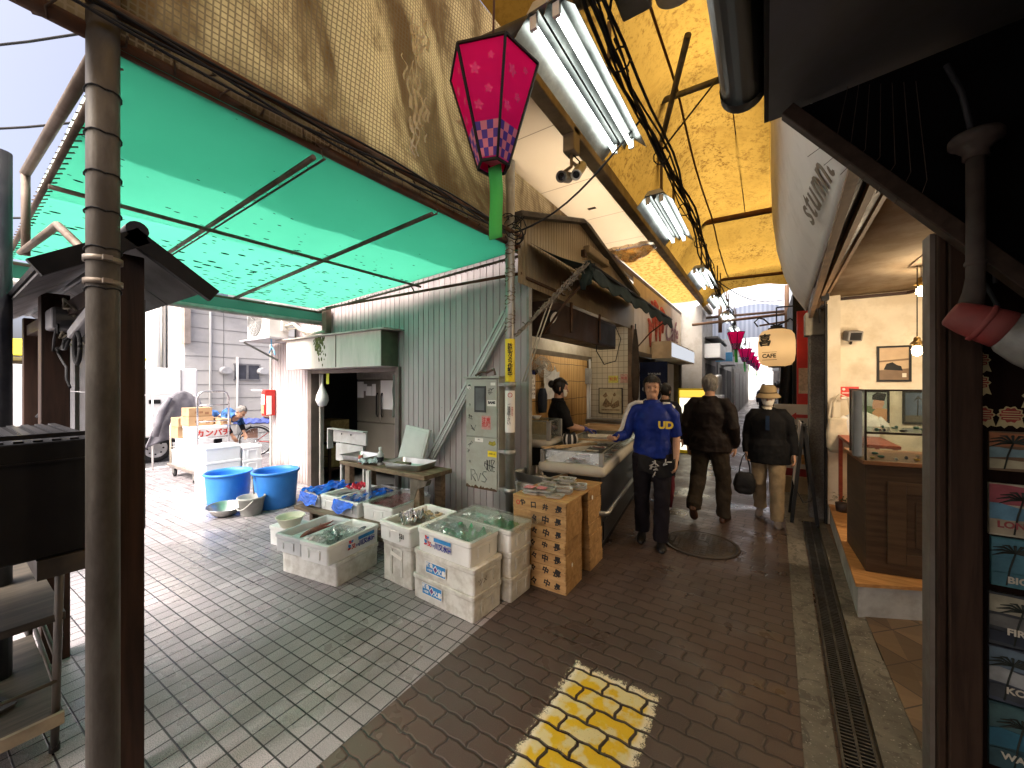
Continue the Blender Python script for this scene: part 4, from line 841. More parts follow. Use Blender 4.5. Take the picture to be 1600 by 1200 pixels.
MB().bar((-3.05,.42,1.86),(-2.55,.42,1.95),.05,.05).build('lamp_tube', mat('pale_plastic', (.40,.40,.42), .4), jb, True, .01)
b = MB(); random.seed(31)
for i in range(12):
    pts = [V(-3.5,.43,1.88)]; 
    for k in range(7): pts.append(pts[-1] + V(random.uniform(.0,.13), random.uniform(-.02,.02), random.uniform(-.07,.065)))
    b.tube(pts, .006, 5, i % 2)
b.tube([(-3.48,.42,1.9),(-3.55,.40,1.75),(-3.62,.40,1.6),(-3.75,.40,1.45),(-4.1,.40,1.38)], .010, 6, 0)
b.tube([(-2.9 + .07*cos(a), .41, 1.78 + .08*sin(a)) for a in [k*.6 for k in range(12)]], .009, 6, 0)
b.build('cables', [blackr, mat('beige_cable', (.30,.27,.20), .6)], jb, True)
sp = thing('dark_square_post', 'dark navy post with beige meter box at the left edge', 'post', (-3.07,.19,0))
nav = mat('dark_navy_paint', (.022,.024,.032), .45, .2, .2, 8, .1, dirt=(.06,.06,.06))
MB().tube([(-3.08,.18,0),(-3.08,.18,2.72)], .045, 14).build('shaft', nav, sp, True)
MB().bx(-3.10,-2.98,.045,.12,1.76,2.27).build('meter_box', mat('beige_plastic', (.40,.38,.33), .5, 0, .08, 4, .05, dirt=(.25,.22,.18)), sp, True, .015)
wp = thing('white_bent_pipe', 'white bent pipe hanging at the top left corner under the sky', 'pipe', (-2.6,.2,3.6))
MB().tube([(-3.25,-.25,3.74),(-2.95,.02,3.60),(-2.78,.19,3.54),(-2.71,.24,3.55),(-2.69,.255,3.62),(-2.69,.255,4.2)], .026, 12).build('pipe', white, wp, True)
for i, (a, c_) in enumerate((((-9,-1.5,5.0),(-5.0,1.2,5.15)), ((-9.5,-1.6,4.5),(-5.2,1.25,4.35)), ((-9.5,-1.6,3.75),(-5.3,1.4,3.45)), ((-9,-1.3,3.1),(-5.4,1.5,2.95)))):
    q = [Vector(a).lerp(Vector(c_), k/8) - V(0,0,.25*sin(pi*k/8)) for k in range(9)]
    tag(MB().tube([p - q[0] for p in q], .012, 5).build('power_line', blackr, loc=tuple(q[0])), ('topmost','second from the top','third from the top','lowest')[i] + ' of the black power lines crossing the pale sky', 'cable', 'power lines in the pale sky')
# stand with the black cabinet
sd = thing('steel_stand', 'metal rack stand with two wooden shelves under the black cabinet', 'rack', (-2.9,0,0))
sm_ = mat('stand_steel', (.10,.095,.09), .45, .6, .2, 8, .15, dirt=(.13,.10,.07), damt=.4)
for fx, tx, y in ((-2.59,-2.44,.30),(-3.49,-3.40,.31),(-2.59,-2.44,-.38),(-3.49,-3.40,-.38)):
    MB().tube([(fx,y,0),(tx,y,1.0)], .0135, 10).build('leg', sm_, sd, True); MB().lathe([(.0005,0),(.017,0),(.017,.03),(.014,.035)], 12, 0, Matrix.Translation((fx,y,0))).build('rubber_foot', blackr, sd, True)
MB().tube([(-2.55,.30,.29),(-3.47,.31,.31)], .008, 8).tube([(-2.53,.30,.42),(-3.45,.31,.45)], .008, 8).build('side_rail', sm_, sd, True)
MB().tube([(-2.53,.3,.33),(-2.53,-.38,.33)], .008, 8).build('cross_rail', sm_, sd, True)
shw = m_wood('grimy_shelf_wood', (.035,.03,.024), (.08,.066,.05), (30,3,30), .6, (.03,.027,.022))
MB().bx(-3.42,-2.49,-.38,.32,.60,.632).build('upper_shelf', shw, sd, True, .003); MB().bx(-3.46,-2.54,-.38,.32,.16,.185).build('lower_shelf', shw, sd, True, .003)
MB().bx(-2.538,-2.52,-.38,.32,.14,.19).build('shelf_edge', mat('pale_edge', (.30,.25,.17), .6, dirt=(.15,.12,.08)), sd, True)
cab = thing('black_cabinet', 'black metal cabinet with slatted top standing on the rack', 'cabinet', (-2.5,0,1.0))
MB().bx(-2.95,-2.07,-.5,.345,1.0,1.40).build('body', mat('black_metal', (.006,.006,.007), .5, 0, .2, 6, .1), cab, True, .006)
b = MB()
for i in range(20): y = -.47 + i*.0415; b.bx(-2.93,-2.085,y,y+.022,1.401,1.407)
b.build('slats', mat('dark_slat', (.05,.05,.055), .35, .5), cab, True); MB().bx(-2.08,-2.055,-.5,.35,1.415,1.43).bx(-2.068,-2.06,-.5,.33,1.33,1.336).build('edge_trim', mat('dark_trim_metal', (.04,.04,.045), .3, .6), cab, True)
MB().bx(-2.30,-2.06,.20,.34,.93,.995).build('burner_bracket', sm_, cab, True)
dl = thing('drain_cover', 'black slotted drain lid lying on the lower wooden shelf', 'drain cover', (-2.85,.05,.186))
b = MB().bx(-.15,.15,-.11,.11,0,.010)
for x in (-.15,-.05,.05,.15): b.bx(x-.008,x+.008,-.11,.11,.010,.018)
for y in (-.11,0,.11): b.bx(-.15,.15,y-.008,y+.008,.0105,.0175)
b.build('slab', mat('lid_iron', (.03,.03,.032), .5, .3, .3, 20, .2, dirt=(.10,.09,.08)), dl); dl.rotation_euler[2] = .35

# ================================================================ SIDE STREET BACKGROUND
fb = thing('grey_panel_building', 'pale grey panelled building with small dark window behind the bicycle', 'building', (-14.5,6,0))
m_pan = mat('pale_grey_panel', (.56,.545,.53), .6, 0, .06, .7, .05, dirt=(.5,.49,.46))
FX = -14
MB().bx(-20,FX,4.05,14,0,7.5).build('wall', m_pan, fb, True)
b = MB()
for i in range(17): b.bx(FX+.001,FX+.012,4.06,14,.32+i*.42,.335+i*.42)
for y in (5.0,6.4,8.2): b.bx(FX+.0015,FX+.013,y,y+.012,0,7.5)
b.build('panel_joints', mat('joint_grey', (.27,.265,.26), .7), fb, True)
MB().bx(FX+.005,FX+.03,5.30,6.0,1.76,2.20).build('window', mat('dark_window', (.07,.075,.095), .25), fb, True); MB().bx(FX+.03,FX+.05,5.62,5.68,1.76,2.2).bx(FX+.02,FX+.05,5.27,6.03,2.20,2.25).bx(FX+.02,FX+.05,5.27,6.03,1.71,1.76).build('window_frame', mat('win_frame', (.2,.2,.21), .5), fb, True)
for y in (5.03,6.08): MB().loft([[(FX + .02 + .20*k, y + .16*cos(a)*(1 - .1*k), 2.0 + (.15*sin(a) if sin(a) > 0 else .10*sin(a))*(1-.2*k)) for a in [i*pi/8 for i in range(16)]] for k in (0,.6,1)], 0, True, False, True).build('vent_hood', mat('vent_white', (.42,.42,.43), .4), fb, True)
for y, z0, z1 in ((4.65,0,7.5),(5.36,0,2.45)): MB().tube([(FX+.06,y,z0),(FX+.06,y,z1)], .035, 10).build('downpipe', white, fb, True)
MB().bx(FX,FX+.25,3.98,4.12,2.75,7.5).build('corner_fin', mat('brown_grey_fin', (.30,.25,.22), .7), fb, True)
MB().tube([(FX+.5,6.0,4.0),(FX+.4,5.0,4.0),(FX+.1,4.6,4.25)], .06, 10).bx(FX,FX+.35,4.6,5.0,4.1,4.35).build('eave_duct', mat('duct_blue_grey', (.16,.20,.26), .5), fb, True)
for y, x, r, l, m in ((3.55,-14.2,.13,'pale concrete utility pole behind the white truck',white),(3.95,-15.5,.09,'dark blue grey utility pole beside the pale one',mat('blue_grey_pole', (.07,.09,.13), .5))):
    o = thing('utility_pole', l, 'pole', (x,y,0)); MB().tube([(0,0,0),(0,0,9)], r, 14).build('shaft', m, o); MB().tube([(r,.02,1),(r,.02,4)], .03, 8).build('conduit', steel, o)
ys_ = thing('far_shop', 'distant low white shop with yellow awning behind the truck', 'shop', (-16,2.2,0))
MB().bx(-22,-16,-3,3.6,0,2.3).build('wall', white, ys_, True); MB().add([(-16,-3,2.75),(-16,3.5,2.75),(-15.1,3.5,2.3),(-15.1,-3,2.3)],[(0,1,2,3)]).build('awning', yellowp, ys_, True, solid=.03); MB().bx(-15.98,-15.9,1.0,3.3,1.6,2.2).build('shutter', mat('dark_shutter', (.12,.10,.09), .5), ys_, True)
# white box truck
tk = thing('white_box_truck', 'white box truck parked at the end of the side street', 'truck', (-11,1.2,0))
wpt = mat('truck_white', (.82,.82,.82), .35, 0, .04, 2, .03, dirt=(.5,.5,.5), damt=.12, coat=.2)
MB().bx(-11.75,-10.33,.2,3.22,.52,1.93).build('cargo_box', wpt, tk, True, .03)
MB().loft([rr(1.4,w,.10,z,3,-11.04,cy) for z, w, cy in ((.42,1.25,-.45),(.95,1.32,-.48),(1.15,1.28,-.45),(1.72,.95,-.28),(1.78,.8,-.25))], 0, True, True, True).build('cab', wpt, tk, True)
MB().bx(-10.335,-10.32,-.75,-.15,1.15,1.65).build('side_window', mat('dark_glass', (.02,.025,.03), .1), tk, True)
MB().bx(-11.7,-10.36,-.9,3.15,.38,.50).build('chassis', black, tk, True)
MB().bx(-10.326,-10.318,2.42,2.60,1.20,1.28).build('door_handle', black, tk, True); MB().bx(-10.328,-10.320,1.2,1.215,.55,1.9).bx(-10.328,-10.320,2.92,2.935,.55,1.9).build('panel_seam', mat('seam', (.25,.25,.26), .6), tk, True)
MB().bx(-11.7,-10.4,3.23,3.26,.55,.72).build('bumper', mat('dark_bumper', (.05,.05,.05), .6), tk, True)
for x in (-10.50,-11.6):
    for y in (2.55,-.35):
        T = frame((x,y,.28),(0,1,0),(0,0,1))
        w = MB().lathe([(.19,-.08),(.26,-.09),(.28,-.06),(.28,.06),(.26,.09),(.19,.08)], 28, 0, T).build('wheel', blackr, tk, True)
        bb_ = MB().lathe([(.0005,.03),(.05,.05),(.10,.04),(.15,.06),(.185,.075),(.195,.07)], 24, 0, T)
        for k in range(8): a = k*pi/4; bb_.sph(tuple(T @ V(.125*cos(a),.125*sin(a),.055)), .018, 6, 1)
        bb_.build('rim', [mat('rim_silver', (.45,.45,.46), .4, .5), black], w, True)
jk = thing('grey_jacket', 'grey jacket draped over a rack beside the white truck', 'jacket', (-9.55,2.65,.6))
m_jk = mat('grey_cloth', (.15,.145,.165), .9, 0, .25, 5, .5)
def jsheet(u, v):
    a = (u - .5); z = 1.46 - v*.92; wd = .30 + .28*v; drop = .22*abs(a)**2*4
    return (-9.50 + a*.1 + .022*sin(u*15 + v*4)*v + .03*noise.noise(V(u*4,v*4,2)), 2.72 + a*wd*1.4 - .16*v + .012*sin(v*9), z - drop*.8)
MB().grid(jsheet, 28, 20).build('body', m_jk, jk, True, solid=.02)
MB().tube([(-9.47,2.52,1.34),(-9.44,2.40,1.1),(-9.45,2.34,.82),(-9.44,2.30,.62)], [.045,.06,.055,.05], 12).build('sleeve', m_jk, jk, True)
MB().tube([(-9.47,2.92,1.34),(-9.45,2.98,1.1),(-9.45,3.0,.85)], [.045,.055,.05], 12).build('sleeve', m_jk, jk, True)
rk = thing('coat_rack_cart', 'thin pale rack carrying the grey jacket', 'rack', (-9.6,2.6,0))
MB().tube([(-9.58,2.3,0),(-9.58,2.3,1.4),(-9.58,2.92,1.4),(-9.58,2.92,0)], .015, 8).tube([(-9.58,2.3,1.05),(-9.58,2.92,1.05)], .012, 8).tube([(-9.58,2.3,.7),(-9.58,2.92,.7)], .012, 8).build('frame', white, rk, True)

# ---- foam boxes, cartons: builders used all over the market
FOAM = mat('white_foam', (.74,.745,.73), .8, 0, .05, 6, .25, 220, dirt=(.55,.53,.48), damt=.12)
FOAMD = mat('scuffed_foam', (.66,.655,.615), .85, 0, .07, 7, .3, 200, dirt=(.34,.31,.25), damt=.34, dscale=9)
FOAMG = mat('grey_foam', (.52,.535,.545), .8, 0, .05, 6, .25, 200, dirt=(.42,.42,.41), damt=.2)
def foam_box(label, loc, w, d, h, rz=0, m=None, group=None, closed=False, t=.028, handle=True, name='foam_box', taper=.008):
    o = thing(name, label, 'box', loc, rz, group); m = m or FOAM
    b = MB(); r = .018; e = taper; rim = min(.03, h*.2)
    rings = [rr(w-2*e,d-2*e,r,0), rr(w-2*e,d-2*e,r,.004), rr(w-.012,d-.012,r,h-rim-.008), rr(w,d,r,h-rim), rr(w,d,r,h-.004), rr(w-.008,d-.008,r,h)]
    if closed: b.loft(rings, 0, False, True, True)
    else: b.loft(rings + [rr(w-2*t,d-2*t,r*.8,h), rr(w-2*t-.01,d-2*t-.01,r*.8,h-.02), rr(w-2*t-.02,d-2*t-.02,r*.8,.035)], 0, False, True, True)
    b.build('body', m, o, bevel=.003)
    if handle:
        for s in (-1, 1):      # raised grip pads at both short ends
            k = MB(); hx = w/2 - .006
            if w >= d: k.bx(s*hx, s*(hx+.007), -.075, -.05, h*.22, h-rim-.02).bx(s*hx, s*(hx+.007), .05, .075, h*.22, h-rim-.02).bx(s*hx, s*(hx+.007), -.05, .05, h-rim-.035, h-rim-.02)
            else: hy = d/2 - .006; k.bx(-.075, -.05, s*hy, s*(hy+.007), h*.22, h-rim-.02).bx(.05, .075, s*hy, s*(hy+.007), h*.22, h-rim-.02).bx(-.05, .05, s*hy, s*(hy+.007), h-rim-.035, h-rim-.02)
            k.build('grip', m, o, bevel=.002)
    return o
CARD = mat('cardboard', (.40,.26,.145), .85, 0, .1, 4, .1, dirt=(.30,.19,.1), damt=.2)
def carton(label, loc, w, d, h, rz=0, group='cardboard cartons on the hand cart'):
    o = thing('cardboard_box', label, 'box', loc, rz, group)
    b = MB().bx(-w/2,w/2,-d/2,d/2,0,h-.006).bx(-w/2,-.003,-d/2,d/2,h-.005,h).bx(.003,w/2,-d/2,d/2,h-.005,h); b.build('body', CARD, o, bevel=.002)
    MB().bx(-.025,.025,-d/2-.001,d/2+.001,h+.0005,h+.0015).bx(-.025,.025,-d/2-.0016,-d/2-.0006,h-.06,h).build('tape', mat('brown_tape', (.33,.20,.10), .35), o)
    MB().bx(w/2+.0006,w/2+.0016,-d*.25,d*.1,h*.35,h*.6).bx(w/2+.0006,w/2+.0016,d*.18,d*.35,h*.2,h*.5).build('printing', mat('carton_print', (.25,.13,.07), .8), o)
    return o
# hand cart in the street
tc_ = thing('hand_cart', 'grey platform hand cart with tubular end frames, loaded with boxes', 'cart', (-8.05,2.55,0))
chrome = mat('chrome_tube', (.50,.50,.52), .25, 1, .1, 8, .05)
MB().bx(-8.72,-7.42,2.28,2.80,.17,.225).build('deck', mat('cart_deck', (.14,.125,.12), .6, .1, .2, 6, .15, dirt=(.25,.2,.16)), tc_, True, .008)
for x in (-7.46,-8.68):
    h = 1.48 if x > -8 else .98
    pts = [(x,2.32,.2),(x,2.32,h-.10),(x,2.345,h-.03),(x,2.40,h),(x,2.66,h),(x,2.715,h-.03),(x,2.74,h-.10),(x,2.74,.2)]
    b = MB().tube(pts, .014, 10)
    for k in range(4 if h > 1 else 2): z = h - .22 - k*.26; b.tube([(x,2.32,z),(x,2.74,z)], .009, 8)
    b.build('end_frame', chrome if h > 1 else mat('cream_tube', (.55,.50,.40), .5), tc_, True)
for x in (-7.62,-8.55):
    for y in (2.34,2.72):
        T = frame((x,y,.068),(1,0,0),(0,0,1)); MB().lathe([(.0005,-.018),(.05,-.018),(.066,-.013),(.066,.013),(.05,.018),(.0005,.018)], 18, 0, T).build('wheel', blackr, tc_, True); MB().bx(x-.04,x+.04,y-.024,y-.020,.06,.17).bx(x-.04,x+.04,y+.020,y+.024,.06,.17).build('fork', steel, tc_, True)
FW = mat('bright_foam', (.80,.81,.83), .8, 0, .03, 6, .2, 200)
G1 = 'white foam boxes on the hand cart'
foam_box('white foam box low on the cart, at its far left', (-8.33,2.52,.226), .58,.42,.24, 0, FW, G1, True)
foam_box('white foam box low on the cart beside the end frame', (-7.72,2.52,.226), .50,.42,.30, 0, FW, G1, True)
foam_box('white foam box in the middle layer of the cart', (-8.22,2.52,.467), .5,.40,.2, 0, FW, G1, True)
kb = foam_box('long white foam box with red writing on top of the cart', (-7.88,2.55,.70), .72,.40,.20, 0, FW, G1, True)
text('カンパチ', .12, redp, kb, frame((-7.88+.37,2.55,.80),(0,1,0),(0,0,1)), bold=.004)
carton('brown carton lying at the left end of the cart', (-8.50,2.52,.668), .34,.40,.2)
carton('brown carton resting at cart left above the lower one', (-8.45,2.52,.87), .36,.42,.15)
carton('small carton stacked near the top of the cart load', (-8.05,2.5,.905), .36,.34,.15)
carton('topmost small carton of the cart load', (-8.06,2.5,1.06), .33,.32,.14)
carton('flat wide carton under the topmost cartons', (-7.98,2.78,.905), .6,.16,.10)
G2 = 'white foam boxes on the ground by the blue tubs'
foam_box('white foam box on the ground left of the blue tubs, lowest of its stack', (-6.78,2.33,0), .42,.40,.24, 0, FW, G2, True)
foam_box('large bright foam box stacked behind the left blue tub', (-6.80,2.36,.241), .42,.46,.24, 0, FW, G2, True)
foam_box('flat bright foam box crowning the stack by the tubs', (-6.80,2.36,.482), .42,.46,.21, 0, FW, G2, True)
kb = foam_box('bright foam box with pale blue band beside the tub stack', (-6.80,2.74,0), .42,.28,.44, 0, FW, G2, True)
MB().bx(.213,.2145,-.13,.13,.16,.26).build('label_band', mat('pale_blue_band', (.30,.55,.70), .6), kb)
foam_box('small bright foam box on the blue banded one', (-6.80,2.74,.441), .42,.27,.20, 0, FW, G2, True)
# blue tubs, bowl, pail
BL = mat('blue_plastic', (.035,.20,.62), .38, 0, .10, 4, .06, dirt=(.06,.22,.5), damt=.25)
def tub(loc, R, H, label, sx=1.0):
    o = thing('blue_tub', label, 'tub', loc, 0, 'blue plastic tubs')
    MB().lathe([(.0005,.0),(R*.84,0),(R*.86,.01),(R*.97,H-.05),(R*.975,H-.03),(R*1.04,H-.028),(R*1.06,H-.014),(R*1.04,H),(R*.95,H),(R*.93,H-.05),(R*.84,.02),(.0005,.018)], 44, 0, None, True, sx=sx, sy=1).build('shell', BL, o)
    return o
tub((-6.02,2.21,0), .265, .43, 'blue plastic tub standing before the bright foam stack')
t2 = tub((-5.40,2.52,0), .265, .47, 'blue plastic tub next to the building wall, with a hanging handle')
MB().tube([(-.02,-.285,.44),(.03,-.29,.40),(.04,-.285,.3),(.05,-.28,.22)], .008, 6).bx(-.01,.03,-.295,-.28,.40,.44).build('handle_end', steel, t2)
sb = thing('steel_bowl', 'stainless steel bowl tilted on the tiles before the blue tub', 'bowl', (-5.50,1.98,0))
bo = MB().lathe([(.0005,.0),(.075,.002),(.13,.035),(.165,.09),(.185,.118),(.19,.12),(.186,.112),(.16,.085),(.125,.03),(.07,.008),(.0005,.006)], 36, 0, Matrix.Rotation(.10,4,'Y')).build('shell', stainless, sb)
pb = thing('grey_pail', 'grey plastic pail with its wire handle down', 'bucket', (-5.28,2.18,0))
gp = mat('grey_pail_plastic', (.30,.30,.28), .45, 0, .08, 6, .05, dirt=(.2,.19,.17))
MB().lathe([(.0005,0),(.105,0),(.11,.008),(.142,.195),(.152,.197),(.154,.21),(.148,.222),(.138,.22),(.104,.012),(.0005,.01)], 32).build('shell', gp, pb)
MB().tube([(.150*cos(a), .150*sin(a)*.9 - .02, .20 - .11*sin(pi*(i/12))) for i, a in [(k, radians(-150 + 130*k/12 + 10)) for k in range(13)]], .006, 6).build('handle', mat('pale_handle', (.5,.49,.45), .5), pb)
# bicycle behind the corner
bi = thing('bicycle', 'bicycle with black mudguard and blue cloth over its carrier behind the wall corner', 'bicycle', (-9.45,4.0,0), radians(52))
def wheel(x):
    T = frame((x,0,.33),(1,0,0),(0,0,1)); w = MB().loft([[T @ V((.315+.017*cos(c))*cos(a), (.315+.017*cos(c))*sin(a), .017*sin(c)) for c in [j*pi/4 for j in range(8)]] for a in [k*2*pi/40 for k in range(41)]], 0).build('wheel', blackr, bi)
    MB().loft([[T @ V((.296+.008*cos(c))*cos(a), (.296+.008*cos(c))*sin(a), .011*sin(c)) for c in [j*pi/3 for j in range(6)]] for a in [k*2*pi/40 for k in range(41)]], 0).build('rim', chrome, w)
    b = MB(); 
    for k in range(28): a = k*2*pi/28; b.tube([T @ V(.02*cos(a+1.2),.02*sin(a+1.2),.02*(-1)**k), T @ V(.295*cos(a),.295*sin(a),0)], .0018, 4)
    b.lathe([(.0005,-.03),(.018,-.03),(.018,.03),(.0005,.03)], 10, 0, T); b.build('spokes', chrome, w)
wheel(0); wheel(1.08)
redf = mat('maroon_frame', (.25,.03,.03), .35, .2, .1, 5)
MB().tube([(0,.0,.33),(.42,0,.28)], .012, 8).tube([(0,0,.33),(.34,0,.60)], .009, 8).tube([(.42,0,.28),(.30,0,.82)], .016, 8).tube([(.42,0,.28),(.92,0,.72)], .018, 8).tube([(.35,0,.55),(.90,0,.78)], .015, 8).tube([(.86,0,.95),(.93,0,.66),(1.08,0,.33)], .014, 8).build('frame', redf, bi)
MB().loft([[(.36*cos(a), dy, .33 + .36*sin(a)) for dy in (-.03,.03)] for a in [radians(10 + 170*k/16) for k in range(17)]], 0, True, closed=False).build('mudguard', black, bi, solid=.004)
MB().prism([(.02,.40),(.02,.62),(-.12,.66),(-.26,.58),(-.30,.44),(-.15,.40)], .006, 0, frame((0,.035,0),(1,0,0),(0,0,1))).build('skirt_guard', mat('brown_guard', (.20,.11,.08), .6), bi)
MB().loft([rr(.24,.14,.05,.84,3,.28), rr(.26,.17,.05,.88,3,.27), rr(.22,.15,.05,.91,3,.26)], 0, True, True, True).build('saddle', mat('brown_saddle', (.16,.10,.08), .5), bi)
MB().tube([(.80,-.28,.98),(.80,-.2,1.03),(.86,0,1.0),(.80,.2,1.03),(.80,.28,.98)], .011, 8).build('handlebar', chrome, bi)
MB().tube([(-.30,-.06,.72),(.25,-.06,.72)], .007, 6).tube([(-.30,.06,.72),(.25,.06,.72)], .007, 6).tube([(0,.08,.33),(-.15,.07,.72)], .006, 6).bx(-.30,-.27,-.06,.06,.71,.73).build('carrier', chrome, bi)
MB().tube([(.0,.07,.33),(-.05,.12,.02)], .007, 6).build('kickstand', chrome, bi)
bc = thing('blue_cloth', 'dark blue cloth folded over the bicycle carrier', 'cloth', (-9.47,3.98,.74), radians(52))
b = MB(); b.grid(lambda u, v: (-.36 + u*.66 + .02*sin(v*8), (v-.5)*.34, .09*(1 - abs(2*v-1)**2) + .025*noise.noise(V(u*7,v*5,1)) + .012*sin(u*30+v*4)), 30, 14); b.build('folds', mat('blue_fabric', (.035,.055,.20), .8, 0, .3, 8, .4), bc, solid=.02)
# fire extinguisher box on the corner
fe = thing('extinguisher_box', 'red fire extinguisher box on the building corner', 'box', (-7.12,3.22,1.05))
MB().bx(-7.18,-7.06,3.12,3.29,1.06,1.50).build('case', redp, fe, True, .008); MB().bx(-7.055,-7.050,3.14,3.22,1.08,1.4).bx(-7.17,-7.07,3.112,3.118,1.25,1.42).build('label', paper, fe, True); MB().bx(-7.165,-7.075,3.108,3.1115,1.10,1.24).build('tan_label', CARD, fe, True); MB().bar((-7.15,3.12,1.49),(-7.30,3.02,1.50),.02,.02).build('lever', white, fe, True)
# air conditioner on the header box
ac = thing('air_conditioner_unit', 'white air conditioner outdoor unit on a shelf above the corner', 'air conditioner', (-6.65,3.05,2.3))
acw = mat('ac_white', (.62,.61,.58), .5, 0, .04, 3, .05, dirt=(.48,.45,.4), damt=.2)
MB().bx(-7.02,-6.30,2.84,3.13,2.32,2.86).build('casing', acw, ac, True, .01)
T = frame((-6.76,2.834,2.59),(1,0,0),(0,0,1)); b = MB()
for r in (.06,.10,.14,.18,.22): b.loft([[T @ V((r+.004*cos(c))*cos(a),(r+.004*cos(c))*sin(a),.004*sin(c)) for c in (0,2.1,4.2)] for a in [k*2*pi/28 for k in range(29)]])
for k in range(12): a = k*pi/6; b.tube([T @ V(.03*cos(a),.03*sin(a),0), T @ V(.24*cos(a),.24*sin(a),0)], .003, 4)
b.build('fan_grille', mat('grille_grey', (.36,.35,.33), .5), ac, True)
MB().lathe([(.0005,-.004),(.23,-.004),(.235,.001)], 32, 0, T).build('fan_opening', mat('fan_dark', (.14,.14,.14), .6), ac, True)
MB().bx(-6.295,-6.24,3.0,3.12,2.42,2.66).build('valve_cover', acw, ac, True, .015); MB().bx(-6.298,-6.292,2.9,3.10,2.68,2.84).build('side_panel', white, ac, True)
MB().tube([(-6.26,3.06,2.50),(-6.0,3.05,2.52),(-5.8,3.08,2.40),(-5.55,3.10,2.34),(-5.35,3.15,2.36)], .022, 8).tube([(-6.26,3.09,2.46),(-6.0,3.1,2.46),(-5.75,3.14,2.33),(-5.5,3.16,2.31)], .016, 8).build('hose', mat('cream_hose', (.50,.46,.38), .7), ac, True)
MB().bx(-7.2,-6.2,2.80,3.26,2.292,2.315).build('shelf', mat('pale_shelf', (.40,.40,.42), .5), ac, True); MB().bar((-7.1,2.82,2.28),(-6.95,3.28,2.0),.03,.03).build('bracket', steel, ac, True)
hg = thing('clothes_hanger', 'light blue plastic hanger hooked under the air conditioner shelf', 'hanger', (-6.35,2.90,2.2))
MB().tube([(-6.36,2.9,2.30),(-6.35,2.9,2.20),(-6.33,2.89,2.17),(-6.42,2.90,2.08)], .010, 6).tube([(-6.33,2.89,2.17),(-6.24,2.88,2.12),(-6.18,2.87,2.04)], .010, 6).build('frame', mat('light_blue', (.15,.38,.60), .4), hg, True)
# ================================================================ MARKET GOODS
FL = lambda w, d, z, s=0: frame((s, -d/2-.0035, z), (1,0,0), (0,0,1))       # long side facing the street
RL = lambda w, d, z, s=0: frame((w/2+.0035, s, z), (0,1,0), (0,0,1))        # side facing the alley
blueink = mat('blue_lettering', (.03,.035,.30), .6); bband = mat('blue_band', (.03,.22,.52), .6, 0, .1, 30); redink = mat('red_lettering', (.55,.03,.04), .6)
def maker_label(o, T, s=1.0):
    l = MB().prism([(-.02*s,.018*s),(.135*s,.018*s),(.135*s,.042*s),(-.02*s,.042*s)], .0008, 0, T).build('blue_label', bband, o)
    text('川又水産', .042*s, blueink, o, T @ Matrix.Translation((.065*s,-.012*s,.0004)), bold=.0016, w=False, sx=.92)
    text('又', .036*s, redink, o, T @ Matrix.Translation((-.062*s,-.012*s,.0004)), bold=.0014, w=False)
    b = MB()
    for a, r, cx, cy, m in ((0,.030,-.10,.018,0),(2.6,.026,-.085,.006,1),(4.2,.022,-.105,-.005,0),(1.2,.020,-.07,.022,1)):
        pts = [(s*(cx + r*cos(a+k*.22)), s*(cy + r*.8*sin(a+k*.22))) for k in range(9)]; b.prism(pts + [(s*cx, s*cy)], .0006 + .0002*m + .0001*cx, m, T)
    b.build('splash_mark', [redink, bband], o)
    text('マタ', .018*s, blueink, o, T @ Matrix.Translation((-.028*s,-.014*s,.0004)), w=False, bold=.0006)
def island_label(o, T):
    l = MB().prism([(-.105,-.042),(.105,-.042),(.105,.042),(-.105,.042)], .0008, 0, T).prism([(-.099,-.037),(.099,-.037),(.099,.037),(-.099,.037)], .0012, 1, T).build('blue_label', [paper, bband], o)
    T2 = T @ Matrix.Translation((0,0,.0016))
    text('鮮魚', .036, paper, o, T2 @ Matrix.Translation((-.062,.016,0)), w=False, bold=.001)
    text('小笠原', .018, paper, o, T2 @ Matrix.Translation((-.060,-.019,0)), w=False)
    text('父島', .042, paper, o, T2 @ Matrix.Translation((.060,-.010,0)), w=False, bold=.001)
    MB().prism([(0,-.03),(.026,0),(0,.03),(-.026,0)], .0006, 0, T2).prism([(0,-.021),(.018,0),(0,.021),(-.018,0)], .0011, 1, T2).build('diamond_mark', [paper, mat('purple_mark', (.16,.05,.2), .6)], o)
def pane(label, loc, w, d, rz=0, tilt=0, m=None, group='clear panes lying over the foam boxes'):
    o = MB().bx(-w/2,w/2,-d/2,d/2,0,.004).build('glass_sheet', m or clear('sheet_glass', (.95,.98,.97), .05, .02), loc=loc, rz=rz); o.rotation_euler[1] = tilt
    return tag(o, label, 'glass sheet', group)
def fish_mesh(L, m, name='fish', deep=.13, eye=True):
    b = MB(); pr = [(0,.012,.02),(.05,.045,.07),(.14,.075,.12),(.30,.095,.15),(.5,.08,.13),(.7,.05,.075),(.84,.024,.035),(.9,.018,.028)]
    b.loft([[(L*(x-.5), L*wy*.75*sin(a), L*hz*.5*deep/.13*cos(a)) for a in [k*2*pi/12 for k in range(12)]] for x, wy, hz in pr], 0, True, True, True)
    b.add([(L*.38,0,L*.012),(L*.5,.002,L*.09),(L*.46,0,0),(L*.5,.002,-L*.09),(L*.38,0,-L*.012)], [(0,1,2),(0,2,4),(2,3,4)])
    b.add([(-L*.2,0,L*.06),(L*.05,0,L*.115),(L*.15,0,L*.05)], [(0,1,2)])
    return b
